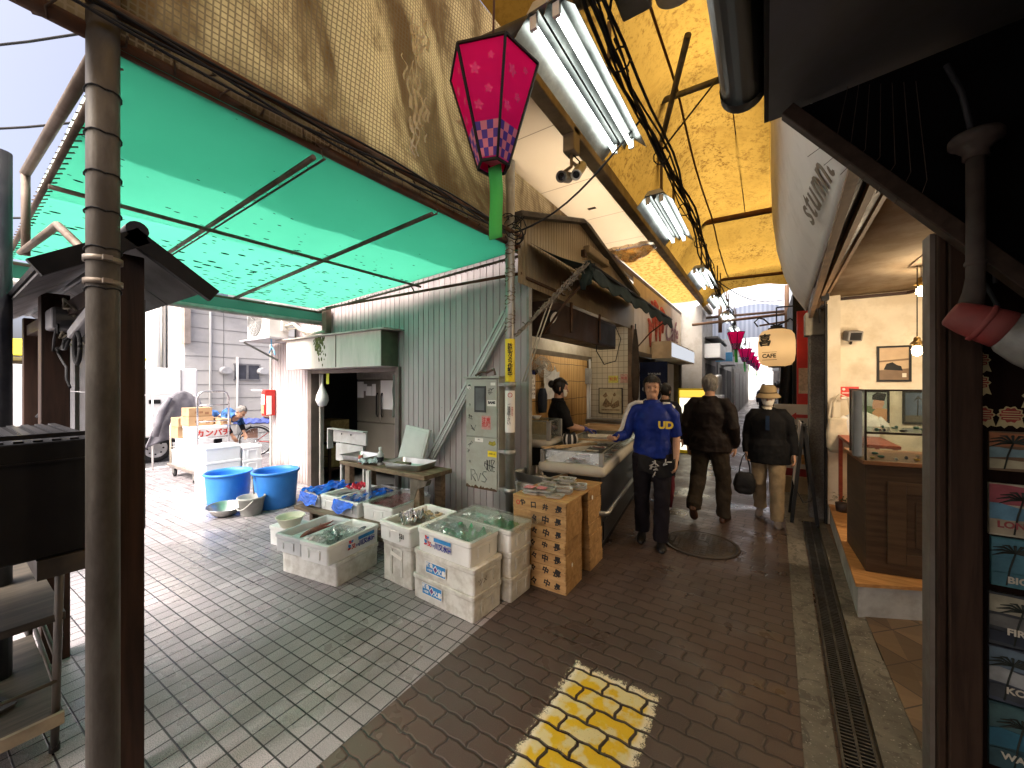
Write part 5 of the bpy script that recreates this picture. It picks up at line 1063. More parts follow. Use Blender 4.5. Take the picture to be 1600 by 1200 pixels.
fsil = mat('silver_fish', (.30,.31,.33), .25, .45, .3, 18, .2, dirt=(.10,.11,.13), damt=.5); fred = mat('red_fish', (.42,.13,.10), .3, 0, .3, 14, .2, dirt=(.5,.33,.27), damt=.4); fdark = mat('dark_squid', (.13,.045,.035), .25, 0, .4, 14, .3, dirt=(.32,.12,.09), damt=.5)
def fishes(n, cx, cy, z, w, d, m, label, group, L=(.2,.28), seed=1, ang=None):
    rnd = random.Random(seed); proto = None
    for i in range(n):
        l = rnd.uniform(*L); o = fish_mesh(l, m).build('fish', m)
        o.rotation_euler = (pi/2*.92, rnd.uniform(-.1,.1), (ang if ang is not None else rnd.uniform(0,6)) + rnd.uniform(-.25,.25)); o.location = (cx + rnd.uniform(-w,w), cy + rnd.uniform(-d,d), z + .012*(i % 3))
        tag(o, label, 'fish', group)
def crumple(label, name, loc, w, d, h, m, rz=0, seed=0, cat='plastic', kind=None, amp=1, n=22, group=None):
    b = MB(); b.grid(lambda u, v: ((u-.5)*w, (v-.5)*d, h*(.5 + .9*amp*noise.noise(V(u*5+seed, v*5, seed)) + .4*noise.noise(V(u*13, v*13, seed+5)))), n, n, 0, False)
    return tag(b.build(name, m, loc=loc, rz=rz), label, cat, group, kind)
GREEN_F = mat('green_film', (.05,.38,.17), .35, 0, .3, 9, .5); CLEARF = clear('clear_film', (.93,.96,.95), .16, .12); BLUEF = mat('blue_film', (.01,.12,.62), .22, 0, .25, 9, .6, coat=.3)
ICE = mat('crushed_ice', (.62,.66,.68), .35, 0, .2, 40, 1.0, 120)

# A: left front stack
rzA = radians(8.7); cA = V(-3.167, 1.93, 0); RA = Matrix.Rotation(rzA, 3, 'Z')
A = lambda x, y, z: tuple(cA + RA @ V(x, y, z))
o = foam_box('wide scuffed foam box on the tiles carrying two smaller foam boxes', A(0,0,0), .665, .455, .195, rzA, FOAMD, closed=True, handle=False)
o = foam_box('grey ended foam box holding dark squid, left of the glass covered one', A(-.175,-.02,.196), .325, .52, .145, rzA, FOAMG)
fishes(4, *A(-.175,.02,.30)[:2], .288, .05, .10, fdark, 'dark reddish squid lying in the grey ended foam box', 'squid in the grey ended box', (.26,.34), 3, rzA + pi/2)
MB_ = tag(MB().bx(-.12,.12,-.2,.2,0,.02).build('ice_bed', ICE, loc=A(-.175,-.02,.262), rz=rzA), 'crushed ice under the dark squid', 'ice', kind='stuff')
o = foam_box('foam box with blue maker label on its side, half covered by a pane', A(.165,-.035,.196), .325, .54, .155, rzA, FOAM); maker_label(o, RL(.325,.54,.08,.05) , 1.15)
tag(MB().bx(-.12,.12,-.21,.21,0,.02).build('ice_bed', ICE, loc=A(.165,-.03,.272), rz=rzA), 'crushed ice in the foam box with the side label', 'ice', kind='stuff')
fishes(3, *A(.165,.0,0)[:2], .31, .06, .12, fsil, 'silver fish under film in the box with the side label', 'fish in the side labelled box', (.2,.26), 5)
crumple('clear film with red print bunched in the box with the side label', 'plastic_bag', A(.13,-.08,.325), .2, .22, .05, CLEARF, rzA, 3, 'plastic bag')
pane('clear pane lying over the front half of the box with the side label', A(.165,-.1,.3525), .31, .36, rzA)
# B: bowl on a small white box behind stack A
foam_box('small white foam box under the cream plastic bowl', (-4.0,2.02,0), .34, .26, .185, radians(8), FOAM, handle=False, closed=True)
bw = thing('cream_bowl', 'cream plastic bowl half full, standing on a small white foam box', 'bowl', (-3.95,1.98,.186))
MB().lathe([(.0005,0),(.075,0),(.085,.01),(.12,.085),(.132,.095),(.134,.102),(.126,.103),(.112,.085),(.08,.012),(.0005,.01)], 32).build('shell', mat('cream_plastic', (.62,.60,.46), .4, 0, .04, 5, .03), bw)
MB().lathe([(.0005,.052),(.1,.052)], 28).build('contents', mat('cream_liquid', (.55,.52,.34), .25), bw)
# C: front corner stack
rzC = radians(-2.7); cC = V(-1.915,2.155,0); RC = Matrix.Rotation(rzC, 3, 'Z'); Cc = lambda x, y, z: tuple(cC + RC @ V(x, y, z))
o = foam_box('dirty foam box with blue island label, lowest of the front corner stack', Cc(0,0,0), .615, .315, .178, rzC, FOAMD, closed=True); island_label(o, FL(.615,.315,.10,-.09))
o = foam_box('dirty foam box with blue island label, middle of the front corner stack', Cc(.006,.003,.179), .61, .315, .182, rzC, FOAMD, closed=True); island_label(o, FL(.61,.315,.085,-.06))
text('ツメ', .05, mat('grey_pencil', (.18,.17,.15), .8), o, RL(.61,.315,.08,-.07), w=False)
o = foam_box('clean foam box with maker label on top of the front corner stack', Cc(.012,.0,.362), .535, .315, .168, rzC, FOAM); maker_label(o, FL(.535,.315,.085,-.06), 1.1)
crumple('crumpled green film inside the labelled box of the front corner stack', 'green_film', Cc(.09,.0,.46), .34, .24, .07, GREEN_F, rzC, 1, 'plastic film')
crumple('clear film over the front corner box with maker label', 'clear_film', Cc(-.06,.0,.475), .40, .24, .06, CLEARF, rzC, 2, 'plastic film')
pane('clear pane resting on the front corner stack beside the crates', Cc(.03,.01,.532), .52, .30, rzC)
# D: stack behind C
rzD = radians(-2); cD = V(-1.835,2.478,0); RD = Matrix.Rotation(rzD, 3, 'Z'); Dd = lambda x, y, z: tuple(cD + RD @ V(x, y, z))
foam_box('scuffed foam box on the ground between the front corner stack and the wooden crates', Dd(0,0,0), .60, .29, .178, rzD, FOAMD, closed=True)
foam_box('scuffed foam box, second of the stack nearest the wooden crates', Dd(-.004,.0,.179), .60, .29, .182, rzD, FOAMD, closed=True)
foam_box('open foam box with green film on the stack nearest the wooden crates', Dd(.0,.0,.362), .60, .305, .168, rzD, FOAM)
crumple('green film and clear wrap in the box nearest the wooden crates', 'green_film', Dd(.12,.0,.46), .26, .22, .06, GREEN_F, rzD, 6, 'plastic film')
crumple('clear wrap in the box nearest the wooden crates', 'clear_film', Dd(-.08,.0,.475), .40, .24, .05, CLEARF, rzD, 7, 'plastic film')
pane('large clear pane jutting out over the box nearest the wooden crates', Dd(.035,.01,.533), .70, .33, rzD, .0)
# E: 531 stack
o = foam_box('tall scuffed foam box standing upright under the box numbered 531', (-2.45,2.30,0), .365, .50, .335, radians(-2), FOAMD, closed=True)
MB().prism([(-.07,-.012),(.06,-.035),(.075,-.01),(-.06,.02)], .001, 0, FL(.365,.5,.24,-.0)).build('torn_label', paper, o)
o = foam_box('open foam box numbered 531 filled with foil wrapped shellfish', (-2.45,2.29,.336), .38, .53, .15, radians(-2), FOAM)
text('531', .052, ink, o, FL(.38,.53,.075,.10), w=False, sx=.8, bold=.0006)
tag(MB().bx(-.15,.15,-.22,.22,0,.03).build('ice_bed', mat('sandy_ice', (.42,.40,.33), .5, 0, .3, 30, 1.0, 90), loc=(-2.45,2.29,.40)), 'wet shells and ice in the box numbered 531', 'ice', kind='stuff')
crumple('crumpled foil packet in the box numbered 531', 'foil_packet', (-2.47,2.22,.45), .15, .15, .09, mat('foil', (.6,.6,.6), .22, 1, .1, 10, .3), 0, 4, 'foil')
b = MB(); random.seed(8)
for i in range(40): b.sph((random.uniform(-.12,.14), random.uniform(-.02,.2), random.uniform(.0,.035)), (random.uniform(.018,.03), random.uniform(.012,.02), .012), 8, random.randrange(2))
tag(b.build('shellfish', [mat('tan_shell', (.36,.27,.15), .5, 0, .3, 40), mat('grey_shell', (.20,.19,.16), .5, 0, .3, 40)], loc=(-2.45,2.29,.435)), 'heap of tan shellfish in the box numbered 531', 'shellfish', kind='stuff')
# bench with four boxes behind
bn = thing('low_bench', 'low worn wooden bench carrying four foam boxes before the work table', 'bench', (-3.5,2.55,0))
bw_ = m_wood('worn_bench_wood', (.10,.075,.05), (.22,.17,.12), (3,30,30), .7, (.05,.04,.03))
for k in range(3): MB().bar((-4.28,2.27+k*.21,.262),(-2.72,2.41+k*.21,.262),.19,.035).build('plank', bw_, bn, True, .004)
for x, y in ((-4.1,2.30),(-2.85,2.42),(-4.1,2.68),(-2.85,2.80)): MB().bx(x-.03,x+.03,y-.03,y+.03,0,.243).build('leg', bw_, bn, True)
MB().bx(-4.16,-2.8,2.33,2.36,.12,.16).build('brace', bw_, bn, True)
rB = radians(5)
gB = 'foam boxes on the low bench'
foam_box('foam box lined with bright blue film at the left end of the bench', (-4.12,2.52,.281), .27, .50, .14, rB, FOAM, gB)
crumple('blue film spilling over the leftmost bench box', 'blue_film', (-4.12,2.52,.415), .31, .53, .05, BLUEF, rB, 2, 'plastic film')
b = MB(); b.grid(lambda u, v: (-4.27 + u*.34, 2.245 - .03*v + .012*noise.noise(V(u*8,v*6,2)), .425 - .11*v + .02*sin(u*9)*v), 14, 10, 0, False); tag(b.build('blue_film', BLUEF), 'blue film flap hanging down the front of the leftmost bench box', 'plastic film')
foam_box('white foam box with a red bag lying in it, second on the bench', (-3.83,2.56,.281), .285, .54, .15, rB, FOAM, gB)
crumple('red plastic net bag lying in the second bench box', 'red_bag', (-3.79,2.63,.435), .16, .22, .06, mat('red_net', (.55,.03,.06), .4, 0, .3, 14, .6), rB, 9, 'bag')
fishes(2, -3.84, 2.5, .39, .03, .1, fsil, 'silver fish beside the red bag in the second bench box', 'fish beside the red bag', (.2,.26), 9, pi/2)
foam_box('foam box with a blue film drape under its clear pane, third on the bench', (-3.50,2.56,.281), .31, .55, .15, rB, FOAM, gB)
crumple('blue film lining the third bench box under the pane', 'blue_film', (-3.50,2.56,.405), .27, .50, .05, BLUEF, rB, 12, 'plastic film')
b = MB(); b.grid(lambda u, v: (-3.665 + u*.33, 2.262 - .025*v + .01*noise.noise(V(u*8,v*6,4)), .438 - .09*v*(1+.5*sin(u*5)) ), 14, 10, 0, False); tag(b.build('blue_film', BLUEF), 'blue film flap hanging over the front of the third bench box', 'plastic film')
pane('clear pane covering the blue lined third bench box', (-3.49,2.58,.442), .33, .58, rB)
foam_box('foam box of pink fish cuts at the right end of the bench', (-3.13,2.63,.281), .41, .55, .155, rB, FOAM, gB)
crumple('pink fish cuts filling the right end bench box', 'fish_cuts', (-3.13,2.64,.385), .34, .47, .05, mat('pink_fish', (.42,.09,.11), .3, 0, .3, 30, .6), rB, 15, 'fish', 'stuff', .6)
pane('clear pane over the pink fish cuts', (-3.12,2.64,.4375), .43, .57, rB)
# work table
tbx = thing('work_table', 'rough wooden work table against the grey ribbed wall', 'table', (-3.45,2.85,0))
tw = m_wood('rough_table_wood', (.13,.09,.055), (.26,.19,.12), (3,26,26), .75, (.06,.045,.03))
MB().bx(-4.16,-2.76,2.64,2.86,.66,.705).bx(-4.14,-2.78,2.865,3.06,.655,.70).build('top', tw, tbx, True, .006)
for x in (-4.05,-2.90):
    for y in (2.70,3.0): MB().bx(x-.045,x+.045,y-.035,y+.035,0,.655).build('leg', tw, tbx, True, .004)
MB().prism([(0,0),(.24,0),(.22,-.05),(.10,-.10),(.06,-.2),(0,-.24)], .06, 0, frame((-2.98,2.72,.655),(1,0,0),(0,0,1))).build('bracket', mat('mouldy_wood', (.15,.13,.10), .8, 0, .3, 9, .3, dirt=(.05,.045,.03)), tbx, True)
MB().bx(-3.64,-3.585,2.62,2.65,.32,.655).build('pale_post', mat('pale_post', (.55,.54,.5), .6), tbx, True)
def tray(loc, w, d, h, label, rz=0, m=None):
    o = thing('steel_tray', label, 'tray', loc, rz, 'stainless fish trays')
    MB().loft([rr(w-.06,d-.06,.03,0), rr(w-.05,d-.05,.03,.004), rr(w-.012,d-.012,.035,h-.004), rr(w+.012,d+.012,.035,h), rr(w+.012,d+.012,.035,h+.003), rr(w-.016,d-.016,.035,h), rr(w-.056,d-.056,.03,.007)], 0, False, True, True).build('pan', m or stainless, o)
    return o
tray((-3.96,2.80,.707), .42, .30, .065, 'stainless tray at the left end of the work table', radians(4))
tray((-3.18,2.84,.707), .50, .33, .065, 'stainless tray at the right of the work table, with a brown sponge', radians(8))
tag(MB().bx(-.09,.09,-.06,.06,0,.03).build('sponge', mat('brown_sponge', (.14,.12,.07), .95, 0, .3, 20, .6), loc=(-3.28,2.80,.72), rz=.3), 'brown sponge block in the right steel tray', 'sponge')
bl_ = thing('leaning_foam_lid', 'white foam lid leaning upright against the grey ribbed wall', 'foam lid', (-3.38,3.1,.71))
T = Matrix.Translation((-3.38,3.02,.71)) @ Matrix.Rotation(-.22,4,'X') @ Matrix.Rotation(.12,4,'Y') @ Matrix.Rotation(.35,4,'Z')
MB().bx(-.15,.15,-.03,.03,0,.40,0,T).bx(-.13,.13,-.036,-.031,.03,.37,0,T).build('slab', FOAM, bl_, True, .006)
bt = thing('spray_bottle', 'small clear bottle with dark label on the work table', 'bottle', (-3.55,2.74,.707)); MB().lathe([(.0005,0),(.033,0),(.035,.01),(.035,.11),(.02,.14),(.014,.15),(.014,.17),(.0005,.17)], 20).build('body', mat('frosted_plastic', (.45,.46,.45), .3), bt); MB().lathe([(.0358,.03),(.0358,.09)], 20).build('label', ink, bt); MB().lathe([(.017,.17),(.017,.195),(.0005,.197)], 14).build('cap', white, bt)
cn = thing('red_can', 'small red and white can on the work table front edge', 'can', (-3.80,2.67,.707)); MB().lathe([(.0005,0),(.024,0),(.026,.004),(.026,.085),(.022,.09),(.0005,.09)], 18).build('body', mat('can_red', (.40,.10,.07), .4, .3), cn); MB().lathe([(.0264,.03),(.0264,.055)], 18).build('label', paper, cn)
crumple('pale blue cloth lying over the work table edge', 'wiping_cloth', (-3.66,2.68,.72), .22, .13, .06, mat('pale_cloth', (.45,.52,.53), .9, 0, .1, 10, .4), .5, 21, 'cloth')
b = MB(); random.seed(14)
for i in range(26): b.sph((random.uniform(-.25,.22), random.uniform(-.1,.1), random.uniform(0,.10)), (random.uniform(.03,.06), .04, random.uniform(.015,.04)), 8, random.randrange(3))
tag(b.build('net_clutter', [mat('clutter_beige', (.42,.38,.29), .9, 0, .3, 20, .5), mat('clutter_white', (.55,.55,.52), .8), mat('clutter_dark', (.10,.09,.08), .8)], loc=(-3.55,2.95,.30)), 'heap of pale nets and rags under the work table', 'rags', kind='stuff')
MB().bx(-3.9,-3.0,2.86,3.05,.25,.28)
ck = thing('cooking_stand', 'white metal folding stand in front of the storeroom doorway', 'stand', (-4.65,3.12,0))
wm = mat('white_metal', (.52,.51,.48), .45, .1, .06, 5, .05, dirt=(.3,.27,.22), damt=.3)
MB().bx(-5.03,-4.30,3.10,3.12,.80,.97).bx(-5.10,-4.30,3.05,3.13,.972,.985).build('panel', wm, ck, True, .003); MB().bx(-5.10,-5.08,3.05,3.13,.70,.97).build('side_flap', wm, ck, True); MB().bx(-4.95,-4.35,3.09,3.12,.55,.79).build('lower_panel', wm, ck, True)
for x in (-4.9,-4.4): MB().bx(x-.015,x+.015,3.13,3.16,0,.8).build('leg', wm, ck, True)
b = MB()
for x in (-4.83,-4.62): b.lathe([(.0005,0),(.012,0),(.012,.004),(.0005,.004)], 10, 0, frame((x,3.099,.92),(1,0,0),(0,0,1)))
b.build('bolt_holes', black, ck, True)
# aluminium rails leaning on the wall
for i, (dx, lab) in enumerate(((0,'upper of the two pale rails leaning diagonally on the grey wall'),(.07,'lower of the two pale rails leaning diagonally on the grey wall'))):
    p, q = V(-2.22+dx,3.24,2.34), V(-3.27+dx,3.20,.74); b = MB().bar(p, q, .055, .03, 0, (0,1,0)); b.bar(p + V(0,-.02,0), q + V(0,-.02,0), .012, .012, 0, (0,1,0)); 
    tag(b.build('leaning_rail', mat('weathered_alu', (.47,.48,.46), .45, .4, .1, 9, .1, dirt=(.25,.24,.2), damt=.3), loc=tuple(q), w=True), lab, 'rail', 'rails leaning on the wall')
# meter cabinet
mc = thing('meter_cabinet', 'tall grey steel meter cabinet covered in stickers and tags, beside the slim pole', 'cabinet', (-2.26,2.96,.58))
gcb = mat('cabinet_grey', (.40,.41,.36), .5, .1, .07, 3, .06, dirt=(.24,.22,.17), damt=.35, dscale=3)
MB().bx(-2.45,-2.06,2.905,3.03,.60,1.655).build('case', gcb, mc, True, .004)
MB().bx(-2.447,-2.075,2.893,2.904,1.10,1.645).build('door', gcb, mc, True, .003); MB().bx(-2.447,-2.075,2.893,2.904,.60,1.092).build('door', gcb, mc, True, .003)
MB().bx(-2.47,-2.04,2.88,3.05,1.656,1.672).build('hood', gcb, mc, True)
MB().bx(-2.34,-2.20,2.886,2.8925,1.33,1.58).build('window_frame', mat('dark_rubber_frame', (.045,.047,.05), .5), mc, True, .006); MB().bx(-2.322,-2.218,2.884,2.8858,1.35,1.56).build('window_pane', mat('smoked_pane', (.14,.15,.155), .15), mc, True)
fy = 2.8925; TF = lambda x, z: frame((x,fy,z),(1,0,0),(0,0,1))
rb = MB(); random.seed(2); pts = [(-2.447 + i*.372/30, .60 + max(0,(.02 + .03*noise.noise(V(i*.35,0,0)) + .02*noise.noise(V(i*1.1,5,0))))) for i in range(31)]
rb.prism([(x+2.26, z-.85) for x, z in pts] + [(.185,-.252),(-.187,-.252)], .0006, 0, frame((-2.26,2.8928,.85),(1,0,0),(0,0,1))); rb.build('rust_edge', rust, mc, True)
for x, z in ((-2.40,1.40),(-2.40,.85)): MB().lathe([(.0005,.004),(.010,.004),(.012,0)], 12, 0, TF(x,z)).build('lock', steel, mc, True)
def sticker(pts, m, x, z, nm='sticker', par=None): return MB().prism(pts, .0008, 0, TF(x,z)).build(nm, m, par or mc, True)
sq = lambda a, b_: [(-a,-b_),(a,-b_),(a,b_),(-a,b_)]
s1 = MB().lathe([(.0005,0),(.028,0),(.028,.0008),(.0005,.0008)], 18, 0, TF(-2.405,1.575)).build('sticker', paper, mc, True); MB().prism([(-.020,.0),(-.018,.016),(.0,.024),(.018,.016),(.02,.0),(.012,.006),(-.012,.006)], .0014, 0, TF(-2.405,1.575)).prism([(-.006,-.02),(.006,-.02),(.006,-.012),(-.006,-.012)], .0014, 0, TF(-2.405,1.575)).build('portrait_print', ink, s1, True)
s1 = sticker(sq(.052,.028), paper, -2.135, 1.42); text('BAMS', .034, ink, s1, TF(-2.135,1.425) @ Matrix.Translation((0,0,.001)), bold=.002)
s1 = sticker(sq(.028,.014), paper, -2.12, 1.60); s1 = sticker(sq(.055,.065), mat('pink_sticker', (.55,.30,.27), .7, 0, .1, 20), -2.20, 1.235); text('注意\n危険', .05, redp, s1, TF(-2.20,1.235) @ Matrix.Translation((0,0,.001)), line=.85, bold=.001)
s1 = sticker(sq(.05,.018), paper, -2.285, 1.065); text('ALL', .018, ink, s1, TF(-2.285,1.07) @ Matrix.Translation((0,0,.001)))
sticker([(-.045,-.01),(-.03,.02),(0,.012),(.03,.025),(.045,-.005),(.02,-.025),(-.02,-.02)], mat('moss_sticker', (.30,.25,.03), .7, 0, .3, 60), -2.13, 1.045); s1 = sticker(sq(.052,.028), yellowp, -2.13, .945); 
text('お知らせ', .02, ink, s1, TF(-2.13,.945) @ Matrix.Translation((0,0,.001)))
def scrawl(lines, m, x, z, r, nm='graffiti'):
    b = MB(); T = TF(x,z) @ Matrix.Translation((0,0,.0006))
    for l in lines: b.tube([T @ V(px_,pz,0) for px_, pz in l], r, 5)
    b.build(nm, m, mc, True)
ginks = mat('grey_marker', (.17,.17,.17), .6)
scrawl([[(-.10,-.05),(-.105,.055),(-.06,.05),(-.05,.02),(-.09,.0),(-.045,-.055)],[(-.035,.02),(-.015,-.05),(.015,.03)],[(.085,.05),(.05,.05),(.035,.025),(.06,.0),(.085,-.02),(.065,-.05),(.025,-.045)]], ginks, -2.28, .72, .0035)
scrawl([[(-.05,.03),(-.06,-.01),(-.03,-.05),(-.03,.045)],[(-.02,.04),(-.02,-.05),(.0,-.06)],[(.0,.045),(.0,-.03),(.02,-.06),(.02,.05)],[(.03,.05),(.06,.045),(.035,.0),(.04,-.06),(.06,-.055)],[(-.06,.01),(.06,-.02)]], ink, -2.16, .84, .0035)
random.seed(12)
for x, z in ((-2.385,1.28),(-2.36,1.18),(-2.40,1.02),(-2.40,.95),(-2.15,1.53)):
    scrawl([[(random.uniform(-.03,.04), random.uniform(-.03,.03)) for k in range(5)] for j in range(2)], ink if z > 1.25 else ginks, x, z, .0022)
MB().tube([(-2.36,2.93,1.68),(-2.3,2.95,1.72),(-2.22,2.93,1.71),(-2.15,2.95,1.74),(-2.12,2.93,1.69)], .012, 6).build('cable_bundle', mat('old_cable', (.10,.06,.045), .7), mc, True)
MB().tube([(-2.0,3.0,1.62),(-2.0,3.0,.62),(-1.99,2.98,.1)], .018, 8).build('conduit', darkpipe, mc, True)
# wooden crates: two stacks of seven
CW = m_wood('crate_wood', (.34,.19,.075), (.52,.32,.14), (3,22,22), .65, (.20,.11,.05))
def crate(loc, w, d, h, label, group, mark, extra=None):
    o = thing('wooden_crate', label, 'crate', loc, random.uniform(-.012,.012), group)
    MB().bx(-w/2,w/2,-d/2,-d/2+.014,0,h).bx(-w/2,w/2,d/2-.014,d/2,0,h).bx(-w/2,-w/2+.014,-d/2+.014,d/2-.014,0,h).bx(w/2-.014,w/2,-d/2+.014,d/2-.014,0,h).bx(-w/2+.014,w/2-.014,-d/2+.014,d/2-.014,.004,.014).build('body', CW, o, bevel=.0025)
    b = MB()
    for s in (-1,1):
        for z in (.02,h-.02): b.lathe([(.0005,.0012),(.003,.001),(.0035,0)], 6, 0, frame((s*(w/2-.006),-d/2,z),(1,0,0),(0,0,1))); b.lathe([(.0005,.0012),(.003,.001),(.0035,0)], 6, 0, frame((w/2,s*(d/2-.008),z),(0,1,0),(0,0,1)))
    b.build('nails', rust, o)
    if mark: 
        for q_, ch in enumerate(mark.split()):
            a_ = random.uniform(-.22,.22) - .12; s_ = random.uniform(.85,1.2)
            text(ch, .058*s_, ink, o, frame((.17-.105*q_+random.uniform(-.008,.008),-d/2-.0008,h*.5+random.uniform(-.006,.006)),(cos(a_),0,sin(a_)),(-sin(a_)+random.uniform(-.25,.25),0,cos(a_))), w=False, bold=.0022)
    if extra: text(extra, .045, redp, o, frame((-w/2+.05,-d/2-.0008,h*.5),(1,0,0),(0,0,1)), w=False, bold=.001)
    return o
random.seed(44); zs = 0; names = ['lowest','second','third','fourth','fifth','sixth','topmost']
for i in range(7):
    h = .0965; jx, jy = random.uniform(-.006,.006), random.uniform(-.006,.006)
    crate((-1.49+jx,2.79+jy,zs), .475, .305, h, names[i] + ' wooden crate of the front stack, brush lettering on its end', 'wooden crates of the front stack', '長 井 口 や' if i == 6 else '長 中 々', '○' if i == 6 else None); zs += h + .0015
zs = 0
for i in range(7):
    h = .0965; jx, jy = random.uniform(-.008,.008), random.uniform(-.008,.008)
    crate((-1.49+jx,3.245+jy,zs), .475, .30, h, names[i] + ' wooden crate of the rear stack, next to the showcase', 'wooden crates of the rear stack', None); zs += h + .0015
cb = tag(MB().bx(-.24,.242,-.152,.61,0,.010).build('cover_board', CW, loc=(-1.49,2.79,.688)), 'thin wooden board laid across the tops of both crate stacks', 'board')
b = MB().prism([(-.01,-.012),(.006,-.02),(.012,.0),(.004,.018),(-.012,.012)], .001, 0, frame((-1.248,2.74,.20),(0,1,0),(0,0,1))); tag(b.build('paper_scrap', paper), 'white paper scrap stuck low on the front crate stack', 'paper')
b = MB().prism([(-.012,-.01),(.01,-.022),(.018,.01),(.0,.022),(-.016,.016)], .001, 0, frame((-1.246,3.15,.62),(0,1,0),(0,0,1))); tag(b.build('paper_scrap', paper), 'white paper scrap stuck high on the rear crate stack', 'paper')
# packed fish on the crates
def pack(loc, rz, label, mtl, top=None, w=.15, d=.105, layers=1):
    o = thing('fish_pack', label, 'food pack', loc, rz, 'film wrapped fish packs on the crates')
    for k in range(layers):
        z = k*.026
        MB().loft([rr(w-.03,d-.03,.012,z), rr(w,d,.016,z+.018), rr(w+.004,d+.004,.016,z+.019), rr(w-.01,d-.01,.014,z+.016), rr(w-.034,d-.034,.01,z+.004)], 0, False, True, True).build('tray', mat('pack_white', (.66,.66,.63), .35, 0, .06, 9, .05), o)
    z = (layers-1)*.026; b = MB(); rnd = random.Random(label)
    for i in range(9): b.sph((rnd.uniform(-w*.32,w*.32), rnd.uniform(-d*.28,d*.28), z+.014), (rnd.uniform(.015,.03), rnd.uniform(.008,.014), .008), 8)
    b.build('fish_pieces', mtl, o)
    MB().grid(lambda u, v: ((u-.5)*w, (v-.5)*d, z + .023 + .003*noise.noise(V(u*6,v*6,z*9))), 8, 8).build('film', clear('pack_film', (.97,.98,.98), .10, .03), o)
    if top: MB().bx(-w*.42,w*.1,-d*.38,d*.4,z+.0265,z+.0275).build('price_label', top, o)
pk = mat('pack_pink_label', (.60,.22,.24), .6, 0, .2, 60); f1 = mat('pack_brown_fish', (.22,.14,.09), .4, 0, .3, 20); f2 = mat('pack_olive_fish', (.16,.15,.07), .4, 0, .3, 20); f3 = mat('pack_pale_fish', (.45,.38,.30), .4, 0, .2, 20)
for x, y, r, l, m_, tp, n in ((-1.60,2.73,.1,'film pack with a pink label at the front left of the crate top',f3,pk,2),(-1.50,2.76,.15,'film pack with a pink label, second from the front left',f3,pk,2),(-1.40,2.74,.2,'unlabelled film pack at the front right of the crate top',f3,None,1),(-1.55,2.90,.1,'film pack of pale fish behind the two pink labels',f3,None,2),(-1.39,2.88,.3,'film pack of pale fish in the middle of the crate top',f3,None,2),(-1.60,3.07,.1,'film pack of olive fish at the rear left',f2,None,2),(-1.46,3.10,.2,'film pack of olive fish highest at the rear',f2,None,3),(-1.34,3.06,.4,'film pack of olive fish at the rear right edge',f2,None,2)):
    pack((x,y,.699), r, l, m_, tp, layers=n)
# steel tray on a white box behind the crates
foam_box('white foam block supporting the deep steel tray beside the slim pole', (-1.79,3.24,.0), .42, .34, .66, radians(-12), FOAM, closed=True, handle=False)
tray((-1.80,3.24,.67), .44, .36, .09, 'deep steel tray of fish beside the slim pole', radians(-12))
fishes(4, -1.80, 3.24, .70, .08, .05, f3, 'pale fish lying in the deep steel tray', 'fish in the deep steel tray', (.16,.22), 17)
# ---- refrigerated showcases
def showcase(name, label, corner, rz, w, L, z0, z1, zg, cat='showcase'):
    o = thing(name, label, cat, corner, rz); rimm = mat('showcase_cream', (.52,.49,.42), .4, 0, .06, 5, .04, dirt=(.35,.31,.25), damt=.25)
    MB().bx(-w+.03,-.03,.03,L-.03,.10,z0).build('cabinet', mat('showcase_black', (.010,.010,.011), .3, 0, .2, 5, .05), o)
    MB().bx(-w+.06,-.06,.06,L-.06,0,.10).build('plinth', black, o)
    def ring(e, z): return rr(w+2*e, L+2*e, .05, z, 4, -w/2, L/2)
    MB().loft([ring(-.03,z0-.01), ring(.0,z0), ring(.018,z0+.03), ring(.012,z1-.02), ring(-.012,z1), ring(-.05,z1), ring(-.07,z0+.0), ring(-.08,z0-.05)], 0, True, False, True).build('rim', rimm, o)
    b = MB()
    for x, y in ((-.03,.03),(-w+.03,.03),(-.03,L-.03),(-w+.03,L-.03)): b.bx(x-.022,x+.022,y-.022,y+.022,z1-.01,zg)
    for x, y in ((-.03,.03),(-w+.03,.03),(-.03,L-.03),(-w+.03,L-.03)): MB().bx(x-.022,x+.022,y-.022,y+.022,z1-.01,zg).build('corner_post', mat('showcase_grey', (.26,.26,.25), .4), o, bevel=.006)
    gm_ = clear('showcase_glass', (.90,.95,.92), .07, .05)
    b = MB()
    b.bx(-w+.05,-.05,.024,.030,z1-.005,zg).bx(-w+.05,-.05,L-.030,L-.024,z1-.005,zg).bx(-.030,-.024,.05,L-.05,z1-.005,zg).bx(-w+.024,-w+.030,.05,L-.05,z1-.005,zg); b.build('glass', gm_, o)
    b = MB(); b.bar((-w+.05,.027,zg),(-.05,.027,zg),.012,.010).bar((-.027,.05,zg),(-.027,L-.05,zg),.012,.010).bar((-w+.027,.05,zg),(-w+.027,L-.05,zg),.012,.010).bar((-w+.05,L-.027,zg),(-.05,L-.027,zg),.012,.010); b.build('glass_edge', mat('edge_trim_green', (.20,.22,.20), .3, .3), o)
    MB().tube([(-w-.01,-.03,.42),(.0,-.03,.42),(.035,.0,.42),(.035,L,.42)], .022, 10).build('bumper_rail', mat('bumper_alu', (.42,.42,.40), .3, .9), o)
    MB().bx(-.028,-.02,.10,L-.1,.13,.30).build('vent_grille', mat('vent_black', (.02,.02,.02), .4), o)
    return o
s1 = showcase('fish_showcase', 'long black refrigerated showcase with cream rim and low glass, along the alley', (-1.235,3.40,0), radians(7), .64, 2.15, .74, .84, .955)
S1 = Matrix.Translation((-1.235,3.40,0)) @ Matrix.Rotation(radians(7),4,'Z')
rnd = random.Random(77)
